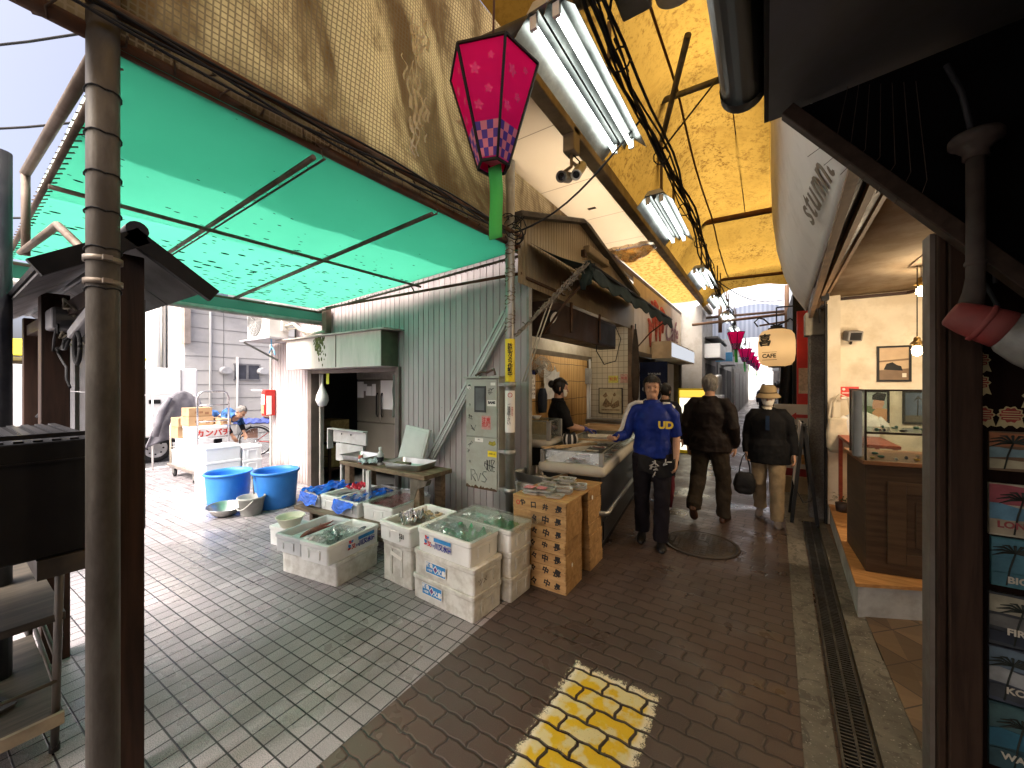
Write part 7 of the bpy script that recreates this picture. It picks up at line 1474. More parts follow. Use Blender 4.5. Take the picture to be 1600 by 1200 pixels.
MB().lathe([(.108,.157),(.106,.178)], 32, 0, H @ Matrix.Translation((0,-.006,.012)) @ Matrix.Rotation(-.06,4,'X'), sx=.91, sy=1.09).build('hat_band', fabric('hat_band', (.10,.07,.04)), o)
def mask(o, H):
    def fn(u, v):
        a = pi/2 + (u-.5)*2.5; z = .012 + v*.086; p = skull(a, max(z,.006), 1.10 + .16*(1-abs(2*u-1))*(1-abs(2*v-1.1))*.6); return tuple(H @ p)
    MB().grid(fn, 20, 10).build('mask', mat('mask_white', (.66,.63,.56), .8, 0, .05, 10, .15), o, solid=.003)
mask(o, H)
limb_b = MB(); limb(limb_b, [g['neck']+V(0,.02,-.09), g['neck']+V(0,.005,-.02), g['neck']+V(0,.005,.035)], [(.07,.075),(.075,.075),(.068,.068)], 18); limb_b.build('turtleneck', fabric('cream_knit', (.60,.55,.46)), o)
MB().bx(-.020,.020,.150,.164,1.18,1.36).build('blue_shirt_front', fabric('dark_blue_shirt', (.010,.02,.045)), o)
bgm = mat('black_bag_cloth', (.008,.008,.009), .7, 0, .2, 9, .4)
hb_ = thing('hand_bag', 'slouching black cloth bag held by the person in the tan hat', 'bag', (-.205,5.335,.30))
b = MB(); b.loft([rr(.20*s, .11*s, .05*s, z, 5) for z, s in ((0,.75),(.03,1.02),(.10,1.2),(.17,1.1),(.23,.85),(.255,.55))], 0, True, True, True); finish(b, 'sack', bgm, hb_, .008, .02, 2)
for y in (-.025,.025): MB().tube([(-.06,y,.22),(-.045,y,.33),(-.02,y*.6,.43),(.015,0,.485),(.03,y*.6,.43),(.05,y,.33),(.06,y,.22)], .007, 8).build('handle', bgm, hb_)
# shop worker in profile
blk2 = fabric('black_sweatshirt', (.010,.010,.011), .8, .3)
o, g, H = person('person in black with a white face mask working behind the fish counter', (-2.12,4.27,0), yaw_to(.80,.60), 1.66,
    dict(l_elbow=(-.22,.10,1.12), l_wrist=(-.13,.34,1.06), l_palm=(0,0,-1), r_elbow=(.22,.08,1.12), r_wrist=(.12,.32,1.08), r_palm=(0,0,-1)),
    blk2, dkt, _mc['black_boots'], hairm=HAIRB, headT=(0,-.12,0), sleeve=.55, hands=((.8,1),(.8,1)), hairkw=dict(front=.168, side=.06, back=.02, puff=1.10), top_fat=1.05)
mask(o, H)
b = MB(); b.sph(tuple(H @ V(0,-.115,.15)), (.05,.045,.05), 14); b.build('hair_bun', HAIRB, o)
for k, s in (('l_',-1),('r_',1)):
    b = MB(); add_hand(b, g[k+'wrist'] - (g[k+'wrist']-g[k+'elbow']).normalized()*.01, g[k+'wrist']-g[k+'elbow'], (0,0,-1), .8, s, 1.10); limb(b, [g[k+'wrist']+ (g[k+'elbow']-g[k+'wrist'])*.2, g[k+'wrist']], [.034,.032], 12); finish(b, 'glove', mat('blue_glove', (.03,.04,.22), .4, 0, .1, 9, .1), o, .006)
# walker mostly hidden behind the fishmonger
person('person in dark clothes and pale shoes mostly hidden behind the one in blue', (-1.22,5.95,0), yaw_to(.25,1), 1.60,
    dict(r_knee=(.11,.04,.50), r_ankle=(.13,-.26,.13), r_toe=(.3,1,-.3), l_knee=(-.10,.12,.50), l_ankle=(-.10,.15,.085)),
    fabric('charcoal_coat', (.02,.02,.022)), fabric('navy_trousers', (.012,.014,.022)), mat('cream_shoes', (.50,.45,.36), .6), hairm=HAIRB, hairkw=dict(side=.03, back=-.01))
# man bending over the cart
o, g, H = person('person with short grey hair in a blue patterned shirt bending over the hand cart', (-9.0,3.05,0), yaw_to(.80,.60), 1.66,
    dict(pelvis=(0,-.10,.92), waist=(0,.03,1.0), chest=(0,.27,1.04), neck=(0,.44,1.02), head=(0,.46,1.00), l_shoulder=(-.19,.34,1.03), r_shoulder=(.19,.34,1.03), l_elbow=(-.20,.42,.80), r_elbow=(.20,.40,.78), l_wrist=(-.16,.50,.64), r_wrist=(.17,.48,.62), l_hip=(-.09,-.10,.90), r_hip=(.09,-.10,.90)),
    fabric('blue_patterned_shirt', (.05,.13,.32), .8, .4, .75), dkt, _mc['black_boots'], hairm=HAIRG, headT=(0,-.75,0), sleeve=.5, hairkw=dict(front=.185, side=.12, back=.05, puff=1.05), collar=False)
for k, s in (('l_',-1),('r_',1)):
    b = MB(); limb(b, [g[k+'shoulder'].lerp(g[k+'elbow'],.55), g[k+'elbow'], g[k+'wrist'].lerp(g[k+'elbow'],.3)], [.058,.052,.042], 12); finish(b, 'black_undersleeve', blk2, o, .009)
# far walkers
plaid = fabric('pale_plaid', (.30,.31,.32), .85, .2, .7)
person('person in a pale plaid shirt far down the alley beside a bicycle', (.30,14.3,0), yaw_to(0,1), 1.66, {}, plaid, dkt, _mc['black_boots'], hairm=HAIRB, face=False)
person('small distant person in dark blue walking toward the bright alley end', (-.06,19.5,0), yaw_to(0,1), 1.6, dict(l_ankle=(-.1,.15,.085), r_ankle=(.1,-.15,.1)), fabric('dark_blue_coat', (.015,.02,.04)), dkt, _mc['black_boots'], hairm=HAIRB, face=False)
# ================================================================ OVERHEAD: lights, lantern, cameras, cables, awning
TUBE = glow('fluorescent_tube_glow', (.93,1,.96), 4)
refl = mat('white_reflector', (.10,.105,.10), .38, 1, .06, 5, .04, dirt=(.4,.4,.37), damt=.2); fixw = mat('fixture_white', (.55,.56,.53), .4, .1, .08, 5, .05, dirt=(.3,.3,.26), damt=.3)
def fixture():
    o = thing('fluorescent_light', 'x', 'light fixture', (-.88,1.6,3.3), 0, 'twin fluorescent lights down the middle of the alley'); L = 1.25
    MB().prism([(-.09,.10),(-.055,.14),(.055,.14),(.09,.10)], L, 0, frame((0,L,0),(1,0,0),(0,0,1)) ).build('housing', fixw, o)
    MB().bx(-.05,.05,.25,.40,.14,.20).bx(-.012,.012,.3,.32,.2,.75).bx(-.012,.012,.92,.94,.14,.75).build('hanger_bracket', mat('fixture_bracket', (.14,.10,.07), .6, .3, dirt=(.08,.05,.04)), o)
    for s in (-1,1):
        MB().add([(s*.005,0,.045),(s*.025,0,.09),(s*.075,0,.098),(s*.165,0,.012),(s*.165,L,.012),(s*.075,L,.098),(s*.025,L,.09),(s*.005,L,.045)], [(0,1,6,7),(1,2,5,6),(2,3,4,5)]).build('reflector', refl, o, solid=.003)
        MB().tube([(s*.062,.03,.045),(s*.062,L-.03,.045)], .0145, 12).build('tube', TUBE, o)
        for y in (.012,L-.03): MB().bx(s*.062-.018,s*.062+.018,y,y+.018,.025,.09).build('socket', white, o)
    return o
fx0 = fixture()
lab = ['nearest and largest twin fluorescent light, above the pink lantern','second twin fluorescent light from the camera, under the mottled yellow tarp','third twin fluorescent light, at the end of the gutter beam','fourth twin fluorescent light, over the second pink lantern','fifth twin fluorescent light down the alley','sixth twin fluorescent light down the alley','seventh twin fluorescent light down the alley','eighth twin fluorescent light down the alley','farthest twin fluorescent light, toward the bright alley end']
for i, (y, x, z) in enumerate(((1.6,-.88,3.3),(3.78,-.88,3.3),(6.55,-.86,3.3),(8.6,-.82,3.28),(10.6,-.80,3.22),(13,-.78,3.2),(16,-.76,3.2),(19.5,-.74,3.2),(24,-.72,3.2))):
    o = fx0 if i == 0 else dup(fx0); o.location = (x, y, z); o['label'] = lab[i]
# pink paper lanterns
def f_pink(t): 
    n = t.noise(t.obj(), 5, 4); return t.mixc(n, (.90,.025,.30), (.93,.05,.36)), .75
PINK = cloth_trans('pink_lantern_film', f_pink); PURP = mat('lantern_purple', (.06,.02,.24), .5); SALM = mat('lantern_salmon', (.60,.17,.24), .5); GRN = mat('lantern_green', (.06,.48,.09), .6, 0, .06, 4, .05); PFL = mat('lantern_flower', (.80,.045,.20), .6)
def lantern():
    o = thing('pink_lantern', 'x', 'lantern', (0,0,0), 0, 'pink hexagonal lanterns hung along the alley'); R0, R1, Hh, N = .20, .070, .42, 6
    def pt(k, v, e=1): a = 2*pi*k/N + .35; r = (R0 + (R1-R0)*v)*e; return V(r*cos(a), r*sin(a), Hh*(1-v))
    b = MB(); b.loft([[pt(k,v) for k in range(N)] for v in (0,1)], 0, False); b.build('shade', PINK, o)
    b = MB(); b.add([pt(k,0) for k in range(N)] , [tuple(range(N))]); b.build('top_cover', PINK, o)
    for k in range(N): MB().bar(pt(k,0,1.01), pt(k,1,1.02), .010, .010).build('rib', black, o)
    b = MB()
    for k in range(N): b.bar(pt(k,0,1.01), pt(k+1,0,1.01), .010, .010); b.bar(pt(k,1,1.02), pt(k+1,1,1.02), .010, .010)
    b.build('rim', black, o)
    b = MB(); cols, rows, v0, v1 = 4, 4, .66, .97
    for k in range(N):
        for i in range(cols):
            for j in range(rows):
                va, vb = v0 + (v1-v0)*j/rows, v0 + (v1-v0)*(j+1)/rows; q = [pt(k,v,1.012).lerp(pt(k+1,v,1.012), (i+du)/cols) for v, du in ((va,0),(va,1),(vb,1),(vb,0))]
                b.add(q, [(0,1,2,3)], (i + j) % 2)
    b.build('checker_band', [PURP, SALM], o)
    b = MB()
    for k in range(N):
        for (u, v, s) in ((.3,.22,.026),(.62,.40,.020),(.28,.52,.024),(.70,.14,.016)):
            c = pt(k,v,1.008).lerp(pt(k+1,v,1.008), u); e1_ = (pt(k+1,v)-pt(k,v)).normalized(); e2 = (pt(k,v-.1)-pt(k,v)).normalized()
            for p in range(5):
                a = p*2*pi/5; d1 = e1_*cos(a) + e2*sin(a); d2 = e1_*cos(a+.5) + e2*sin(a+.5); d3 = e1_*cos(a-.5) + e2*sin(a-.5); b.add([c, c + d2*s*.6, c + d1*s, c + d3*s*.6], [(0,1,2,3)])
    b.build('flower_print', PFL, o)
    b = MB(); b.add([pt(k,.90,.80) for k in range(N)], [tuple(range(N))]); b.build('inner_floor', SALM, o)
    b = MB(); b.grid(lambda u, v: (-.035 + u*.07 + .012*v, .01 + .008*sin(v*5), .01 - v*.33), 2, 14); b.build('green_tassel', GRN, o, solid=.002)
    MB().tube([(0,0,Hh),(0,0,Hh+.10)], .006, 6).tube([(.03*cos(a),.006*sin(a*3),Hh+.13+.03*sin(a)) for a in [k*.7 for k in range(10)]], .004, 5).tube([(0,0,Hh+.16),(.01,0,Hh+.5)], .005, 6).build('hanging_cord', mat('cord_brown', (.10,.05,.035), .8), o)
    return o
ln0 = lantern()
ll = ['large pink lantern hanging nearest the camera by the slim pole','second pink lantern, alone under the fourth light fixture','third pink lantern down the alley','fourth pink lantern down the alley','fifth pink lantern down the alley','sixth pink lantern down the alley','farthest small pink lantern down the alley']
for i, (x, y, z) in enumerate(((-1.01,1.38,2.565),(-.60,10.9,2.45),(-.55,14.5,2.32),(-.50,16.8,2.35),(-.46,19.2,2.35),(-.42,22,2.35),(-.38,25.5,2.35))):
    o = ln0 if i == 0 else dup(ln0); o.location = (x, y, z); o['label'] = ll[i]
    if i: o.rotation_euler[2] = i*.4
# overhead cable bundle
cb = thing('cable_bundle', 'thick bundle of black cables strung beside the fluorescent lights', 'cables', (-.70,3,3.5)); random.seed(19)
for k in range(9):
    ph = random.uniform(0,6); am = random.uniform(.02,.06); pts = [(-.69 + am*sin(y*1.1+ph) + .015*sin(y*4+k) - .004*y, y, 3.56 - .02*y + am*cos(y*.9+ph) + (.14*((y-.8)/1.2)**2 if y < .8 else 0)) for y in [-2 + i*.3 for i in range(60)]]
    MB().tube(pts, (.010,.008,.012,.006,.007,.009,.006,.008,.007)[k], 6).build('cable', blackr, cb, True)
for y in (1.3,2.2,3.3,4.4,5.5,6.6,7.8): MB().tube([(-.72+.06*cos(a), y+.01*a, 3.55-.02*y+.06*sin(a)) for a in [q*.7 for q in range(10)]], .006, 5).build('tie', blackr, cb, True)
for (p, q, s) in (((-.70,2.0,3.55),(-.25,1.4,4.5),.0),((-.70,2.1,3.52),(-.95,3.2,4.2),.0),((-.72,2.7,3.42),(-1.95,2.95,2.98),.14),((-.72,3.3,3.5),(-.3,3.9,4.4),0),((-.78,7,3.4),(.3,9.5,3.3),.2),((-.7,1.2,3.6),(-1.25,.7,4.4),0)):
    pts = [Vector(p).lerp(Vector(q), i/10) - V(0,0,s*sin(pi*i/10)) for i in range(11)]; MB().tube(pts, .008, 6).build('branch_cable', blackr, cb, True)
tw2 = thing('cable_tangle', 'tangled coil of black cables on the slim pole at the gable', 'cables', (-1.95,2.93,3.0)); b = MB(); random.seed(23)
for k in range(14):
    c = V(-1.92+random.uniform(-.05,.07), 2.92+random.uniform(-.05,.05), 3.0+random.uniform(-.08,.12)); r = random.uniform(.04,.11); ax1 = V(random.uniform(-1,1),random.uniform(-1,1),random.uniform(-1,1)).normalized(); ax2 = ax1.orthogonal().normalized()
    b.tube([c + ax1*r*cos(a) + ax2*r*sin(a) for a in [q*.6 for q in range(random.randint(6,12))]], .005, 5)
b.build('coil', blackr, tw2, True)
# security cameras on the gutter beam
sc_ = thing('security_cameras', 'pair of security cameras on a grey mount under the pale eave panel', 'camera', (-1.31,2.87,3.5))
MB().bx(-1.36,-1.26,2.80,2.92,3.46,3.66).build('mount_box', mat('mount_brown', (.24,.20,.15), .5, .2), sc_, True, .01); MB().tube([(-1.31,2.86,3.46),(-1.31,2.86,3.36),(-1.36,2.82,3.31),(-1.40,2.80,3.30)], .014, 8).tube([(-1.31,2.86,3.4),(-1.27,2.88,3.36)], .014, 8).build('arm', _mc['mount_brown'], sc_, True)
def cyl(p, d, r, L, m, nm):
    d = Vector(d).normalized(); T = frame(p, d.orthogonal(), d.cross(d.orthogonal())); T = Matrix((d.orthogonal().normalized(), d.cross(d.orthogonal()).normalized(), d)).transposed().to_4x4(); T.translation = Vector(p)
    c = MB().lathe([(.0005,0),(r*.9,0),(r,.01),(r,L-.01),(r*1.05,L-.01),(r*1.05,L+.012),(r*.85,L+.012),(r*.8,L),(.0005,L)], 22, 0, T).build(nm, m, sc_, True); MB().lathe([(.0005,L+.001),(r*.55,L+.003),(r*.7,L+.001)], 16, 0, T).build('lens', mat('lens_black', (.01,.01,.012), .08), c, True)
cyl((-1.35,2.90,3.30), (.0,-.9,-.35), .042, .15, mat('camera_grey', (.16,.155,.145), .4), 'dark_camera'); cyl((-1.26,2.96,3.40), (.05,-.7,-.7), .04, .20, mat('camera_white', (.50,.49,.46), .35), 'pale_camera')
MB().tube([(-1.30,2.88,3.46),(-1.24,2.86,3.38),(-1.25,2.90,3.33),(-1.30,2.9,3.36)], .005, 6).build('cable', blackr, sc_, True)
# white horn above the camera
du = thing('ceiling_blower', 'white round blower with grey box hanging at the top of the alley', 'blower', (-.4,2.1,3.6))
MB().tube([(-.36,1.5,3.74),(-.36,2.10,3.62)], .12, 24).lathe([(.12,0),(.115,.02),(.0005,.03)], 24, 0, frame((-.36,2.10,3.62),(1,0,0),(0,.2,1))).build('drum', mat('blower_cream', (.50,.46,.38), .5, dirt=(.35,.3,.24)), du, True)
MB().bx(-.66,-.50,1.5,2.12,3.60,3.85).build('box', mat('blower_grey', (.20,.20,.20), .5, .2), du, True, .012); MB().bx(-.665,-.66,1.6,2.1,3.65,3.68).build('seam', black, du, True)
# dark green awning with scalloped edge
aw = thing('green_awning', 'dark green fabric awning with scalloped edge over the fish counter', 'awning', (-1.6,4.8,2.8)); gaw = fabric('dark_green_canvas', (.018,.026,.022), .8, .35, .25)
MB().grid(lambda u, v: (-1.93 + u*.64, 3.22 + v*3.5, 2.99 - u*.34 - .03*sin(pi*u) - .008*sin(v*30)*u), 14, 40).build('canvas', gaw, aw, True)
MB().grid(lambda u, v: (-1.29 + .012*sin(v*28) + .02*u, 3.22 + v*3.5, 2.65 - u*(.11 + .05*abs(sin(v*pi*9)))), 6, 108).build('scalloped_valance', gaw, aw, True, solid=.004)
MB().tube([(-1.29,3.22,2.655),(-1.29,6.72,2.66)], .018, 8).build('front_bar', black, aw, True)
for y in (3.4,6.55): MB().tube([(-1.31,y,2.64),(-1.6,y+.05,2.45),(-1.92,y+.1,2.12)], .012, 8).build('arm', rust, aw, True)
MB().grid(lambda u, v: (-1.32 + .05*sin(u*9+v*3), 3.16 + .12*u + .03*sin(v*6), 2.68 - v*.26*(1-.5*u)), 8, 10).build('loose_flap', gaw, aw, True, solid=.004)
rp = thing('awning_rope', 'frayed rope running from the awning corner down to the slim pole', 'rope', (-1.6,3.1,2.5)); b = MB(); random.seed(29)
for k in range(4):
    b.tube([V(-1.30,3.17,2.66).lerp(V(-1.90,2.96,2.05), i/30) + V(.016*sin(i*.9+k*1.6), .01*cos(i*.7+k), .018*cos(i*.9+k*1.6)) for i in range(31)], .007, 5)
for i in range(60):
    p = V(-1.30,3.17,2.66).lerp(V(-1.84,2.98,2.12), random.random()); b.tube([p, p + V(random.uniform(-.04,.04),random.uniform(-.02,.02),random.uniform(-.05,.03)), p + V(random.uniform(-.05,.05),random.uniform(-.02,.02),random.uniform(-.07,.03))], .0035, 4)
b.build('frayed_strands', mat('frayed_rope', (.20,.17,.13), .9, 0, .4, 30), rp, True)
for x0, x1 in ((-1.62,-1.86),(-1.58,-1.83)): MB().tube([(x0,3.07,2.36),((x0+x1)/2,3.03,2.0),(x1,3.0,1.62)], .006, 5).build('cord', mat('pale_cord', (.40,.36,.28), .8), rp, True)
sl_ = thing('round_spotlight', 'round white spotlight under the awning above the fish counter', 'spotlight', (-1.88,3.62,2.3)); T = frame((-1.86,3.62,2.30),(0,1,0),(.5,0,1))
MB().lathe([(.0005,-.09),(.05,-.085),(.075,-.02),(.08,.0),(.072,.003)], 24, 0, T).build('hood', black, sl_, True); MB().lathe([(.0005,.004),(.065,.002)], 24, 0, T).build('lens', mat('spot_lens', (.50,.49,.46), .2), sl_, True); MB().tube([(-1.9,3.70,2.30),(-1.93,3.72,2.42),(-1.94,3.66,2.52)], .012, 8).build('bracket', steel, sl_, True)
gl = thing('gable_lamp', 'brown box lamp with no light on the tan gable', 'lamp', (-1.9,4.9,3.3)); MB().bx(-1.945,-1.86,4.6,5.35,3.27,3.37).build('housing', mat('lamp_tan', (.25,.19,.11), .5, 0, .1, 4, .05, dirt=(.14,.1,.06)), gl, True, .015); MB().bx(-1.95,-1.90,4.55,4.62,3.22,3.30).build('mount', rust, gl, True)
um = thing('folded_parasol', 'dark folded parasol hanging at the end post of the fish shop', 'parasol', (-1.86,6.65,1.4)); b = MB(); b.lathe([(.02,0),(.055,.1),(.07,.5),(.05,1.0),(.02,1.25)], 14, 0, Matrix.Translation((-1.84,6.6,1.28))); b.build('canopy', fabric('brown_canvas', (.05,.037,.027)), um, True); MB().tube([(-1.84,6.6,1.1),(-1.84,6.6,2.62)], .012, 8).build('shaft', darkpipe, um, True)

# ================================================================ ALLEY BEYOND
cs = thing('coffee_shop_front', 'pale siding shopfront with red brush lettering and navy coffee banner', 'shopfront', (-1.95,9,0))
sb_ = MB(); siding(sb_, (-1.96,6.9,0), (0,1,0), 4.6, 2.2, 3.52, .30, .014, .008, (1,0,0)); sb_.build('upper_wall', MAT_BEIGE, cs, True)
MB().bx(-2.0,-1.93,6.9,11.5,2.12,2.2).bx(-2.0,-1.93,9.55,9.65,0,2.12).bx(-2.0,-1.93,8.35,8.42,0,2.12).bx(-2.0,-1.93,11.4,11.5,0,2.12).build('door_frame', mat('bronze_frame', (.08,.065,.05), .4, .5), cs, True)
MB().bx(-3.8,-3.7,6.95,11.5,0,3).bx(-3.7,-2.0,11.5,11.6,0,3.5).bx(-3.7,-2,6.92,6.98,0,3).bx(-3.7,-2.0,6.98,11.5,2.6,2.65).build('inner_wall', mat('shop_inner', (.30,.25,.18), .8), cs, True)
MB().bx(-1.99,-1.975,8.43,9.54,.1,2.1).build('glass', clear('shop_glass', (.8,.85,.85), .12, .05), cs, True)
MB().bx(-2.0,-1.96,9.66,10.5,0,2.1).build('white_door', mat('door_cream', (.52,.48,.40), .5, 0, .05, 4, .05), cs, True); text('営\n業\n中', .16, ink, cs, frame((-1.957,10.1,1.2),(0,1,0),(0,0,1)))
redb = mat('red_brush_paint', (.45,.09,.06), .7, 0, .3, 20); b = MB()
for y, z0, z1, w in ((7.9,2.35,2.9,.05),(8.15,2.7,3.3,.04),(8.4,2.5,3.35,.06),(8.75,2.45,3.2,.05),(9.0,2.75,3.3,.07)):
    b.tube([(-1.945,y,z1),(-1.945,y+.12,z1-.1),(-1.945,y+.1,(z0+z1)/2),(-1.945,y+.16,z0)], [w*.5,w,w*.9,w*.3], 6)
b.build('brush_strokes', redb, cs, True)
text('Cafe', .85, mat('dark_red_lettering', (.14,.03,.03), .6), cs, frame((-1.944,10.2,2.88),(0,1,0),(0,0,1)), shear=.35, bold=.012)
bn_ = thing('coffee_banner', 'navy coffee banner with white round emblem beside the tiled wall', 'banner', (-1.72,7.2,.6)); navy = fabric('navy_banner', (.008,.012,.035), .7, .15)
MB().bx(-1.93,-1.45,7.20,7.215,.5,2.0).build('cloth', navy, bn_, True); wi = mat('banner_white', (.50,.52,.55), .7); bc_ = V(-1.67,7.195,1.40)
for i, ch in enumerate('COFFEE'):
    a = radians(150 - i*24); text(ch, .10, wi, bn_, frame(bc_ + V(.20*cos(a),0,.20*sin(a)), (sin(a),0,-cos(a)), (cos(a),0,sin(a))), bold=.004)
for i, ch in enumerate('ROAST'):
    a = radians(212 + i*29); text(ch, .10, wi, bn_, frame(bc_ + V(.20*cos(a),0,.20*sin(a)), (-sin(a),0,cos(a)), (-cos(a),0,-sin(a))), bold=.004)
b = MB(); T = frame(bc_, (1,0,0), (0,0,1)); b.lathe([(.115,0),(.115,.003),(.128,.003),(.128,0)], 30, 0, T); b.prism([(-.06,-.05),(.05,-.05),(.065,.03),(-.07,.03)], .003, 0, T); b.prism([(-.05,.04),(.05,.04),(.02,.075),(-.03,.07)], .003, 0, T); b.build('cup_emblem', wi, bn_, True); text('FORTUNE', .05, wi, bn_, frame((-1.67,7.196,1.78),(1,0,0),(0,0,1)))
df = thing('drinks_fridge', 'lit glass drinks fridge inside the coffee shop', 'fridge', (-2.3,8.9,0)); MB().bx(-2.65,-2.1,8.45,9.5,0,2.05).build('cabinet', white, df, True)
MB().bx(-2.098,-2.09,8.5,9.45,.1,1.95).build('lit_interior', glow('fridge_glow', (.75,.88,1), .35), df, True)
bcol = [mat('bottle_dark', (.05,.04,.04), .3), mat('bottle_pale', (.4,.4,.38), .3), mat('bottle_red', (.3,.05,.05), .3)]
for k, z in enumerate((.4,.8,1.2,1.6)):
    MB().bx(-2.088,-2.03,8.5,9.45,z-.02,z).build('shelf', steel, df, True); b = MB()
    for i in range(11): 
        b.lathe([(.0005,0),(.032,0),(.034,.15),(.015,.2),(.015,.23),(.0005,.23)], 10, random.randrange(3), Matrix.Translation((-2.06,8.56+i*.083,z+.002)))
    b.build('bottles', bcol, df, True)
lb = thing('light_box_sign', 'long white light box sign above the coffee shop doorway', 'sign', (-1.7,9.6,2.3)); MB().bx(-1.94,-1.56,8.1,11.1,2.12,2.46).build('box', mat('sign_tan', (.45,.35,.22), .6), lb, True); MB().bx(-1.558,-1.552,8.15,11.05,2.15,2.43).build('face', glow('light_box_glow', (.85,.88,.95), .22), lb, True)
ys2 = thing('yellow_standing_sign', 'glowing yellow standing sign behind the person in brown', 'sign', (-1.35,9.6,0)); MB().bx(-1.70,-1.0,9.6,9.75,.0,1.5).build('case', yellowp, ys2, True, .01); MB().bx(-1.66,-1.04,9.592,9.598,.08,1.28).build('face', glow('yellow_sign_glow', (1,.92,.70), .5), ys2, True); MB().bx(-1.66,-1.04,9.590,9.5915,1.30,1.46).build('header', glow('yellow_head_glow', (1,.62,.08), .35), ys2, True)
# left row
def block(name, label, x0, x1, y0, y1, h, m, cat='building'):
    o = thing(name, label, cat, ((x0+x1)/2,(y0+y1)/2,0)); MB().bx(x0,x1,y0,y1,0,h).build('wall', m, o, True); return o
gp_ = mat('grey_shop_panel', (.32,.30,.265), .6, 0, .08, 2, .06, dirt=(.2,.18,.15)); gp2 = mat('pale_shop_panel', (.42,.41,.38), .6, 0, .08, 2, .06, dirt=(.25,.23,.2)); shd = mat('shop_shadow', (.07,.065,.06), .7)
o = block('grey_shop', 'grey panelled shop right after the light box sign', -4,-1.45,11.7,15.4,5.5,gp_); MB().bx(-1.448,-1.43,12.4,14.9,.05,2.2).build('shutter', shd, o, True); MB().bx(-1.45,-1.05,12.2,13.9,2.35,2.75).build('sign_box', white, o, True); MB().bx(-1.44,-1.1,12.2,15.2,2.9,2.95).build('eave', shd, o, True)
o = block('pale_shop', 'pale panelled shop further along the left of the alley', -4,-1.4,15.5,22,5,gp2); MB().bx(-1.398,-1.38,16,18.4,.05,2.2).bx(-1.398,-1.38,19,21.5,.05,2.2).build('shutter', shd, o, True); MB().bx(-1.4,-.95,16.2,17.6,2.3,2.6).build('sign_box', white, o, True)
o = block('far_left_shop', 'last shop on the left before the bright alley end', -4,-1.3,22.2,42,5,gp_); 
for y in (23,27,31): MB().bx(-1.298,-1.28,y,y+3,.05,2.2).build('shutter', gp2, o, True)
random.seed(33)
for i, (x, y, z, w, h, m, l) in enumerate(((-1.15,14.6,2.5,.5,.3,mat('sky_blue_sign', (.12,.42,.72), .5),'small sky blue sign hanging down the alley'),(-.95,18.0,2.55,.5,.25,white,'small white sign hanging past the blue one'),(-1.0,21,2.5,.6,.35,gp2,'small grey sign hanging far down the alley'),(.35,16,2.5,.4,.5,mat('deep_blue_sign', (.05,.12,.35), .5),'deep blue sign on the right far down the alley'))):
    o = thing('hanging_sign', l, 'sign', (x,y,z)); MB().bx(-w/2,w/2,-.04,.04,-h/2,h/2).build('panel', m, o, bevel=.006); MB().tube([(0,0,h/2),(0,0,h/2+.4)], .01, 6).build('hanger', black, o)
vm = thing('white_stand', 'white standing display with grey fittings beside the left shops', 'display', (-.95,11.9,0)); MB().bx(-1.25,-.95,11.7,12.2,0,1.3).build('body', mat('display_white', (.5,.51,.52), .4), vm, True, .01); MB().bx(-1.2,-1.0,11.69,11.699,.5,1.15).build('front', mat('display_print', (.25,.32,.42), .5, 0, .6, 14), vm, True); MB().lathe([(.12,0),(.12,.5),(.10,.55),(.0005,.56)], 16, 0, Matrix.Translation((-1.1,11.95,1.301))).build('top_can', steel, vm, True)
# arcade roof, translucent gable sheet, frames
rw_ = cloth_trans('white_corrugated_sheet', lambda t: (t.mixc(t.step(t.math('PINGPONG', t.xyz(t.pos())[0], .06), .025, .035), (.72,.76,.84), (.55,.60,.70)), .7))
tag(MB().grid(lambda u, v: (-1.6 + u*2.6, 10.9 + v*31, 3.75 + .35*sin(pi*u) + (.0 if v else 0)), 30, 8).build('arcade_roof', rw_), 'white translucent corrugated roof over the far part of the alley', 'roof')
tag(MB().grid(lambda u, v: (-1.5 + u*2.3, 14.2, 3.05 + v*1.2), 10, 4).build('gable_sheet', rw_), 'pale corrugated sheet hanging across the alley under the far roof', 'sheet')
brn = mat('brown_frame_steel', (.15,.085,.05), .6, .2, .2, 8, .15, dirt=(.08,.05,.03))
af = thing('arcade_frame', 'brown steel frame holding the far roof, seen under the yellow tarp', 'frame', (0,11,0))
MB().tube([(-1.6,11,3.15),(.7,11,3.25)], .035, 8).build('cross_beam', brn, af, True); MB().tube([(-1.6,12.6,3.55),(.7,12.6,3.55)], .035, 8).build('cross_beam', brn, af, True)
for x in (-.95,.42): MB().tube([(x,11,2.3 if x > 0 else 2.9),(x,11,3.9)], .045, 8).build('post', brn, af, True)
MB().tube([(.6,9.6,2.9),(-.1,9.8,2.85)], .02, 8).build('bracket_arm', brn, af, True)
# right row
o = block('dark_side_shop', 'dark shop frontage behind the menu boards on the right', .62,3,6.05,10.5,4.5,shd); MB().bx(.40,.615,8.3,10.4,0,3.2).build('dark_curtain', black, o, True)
o = block('far_right_shops', 'row of brown shop fronts along the right side toward the bright end', .60,3,10.6,42,5,mat('brown_frontage', (.16,.13,.11), .7, 0, .2, 1.5, .1, dirt=(.08,.07,.06))); 
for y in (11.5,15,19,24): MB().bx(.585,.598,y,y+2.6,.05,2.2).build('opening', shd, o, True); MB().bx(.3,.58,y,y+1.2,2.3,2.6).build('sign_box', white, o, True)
rs = thing('red_vertical_sign', 'tall red vertical sign with a pale notice behind the pillar', 'sign', (.50,7.6,.9)); MB().bx(.42,.60,7.55,7.62,.9,2.75).build('panel', redp, rs, True); MB().bx(.44,.58,7.54,7.548,1.45,1.85).build('notice', mat('peach_notice', (.55,.42,.33), .7, 0, .2, 30), rs, True)
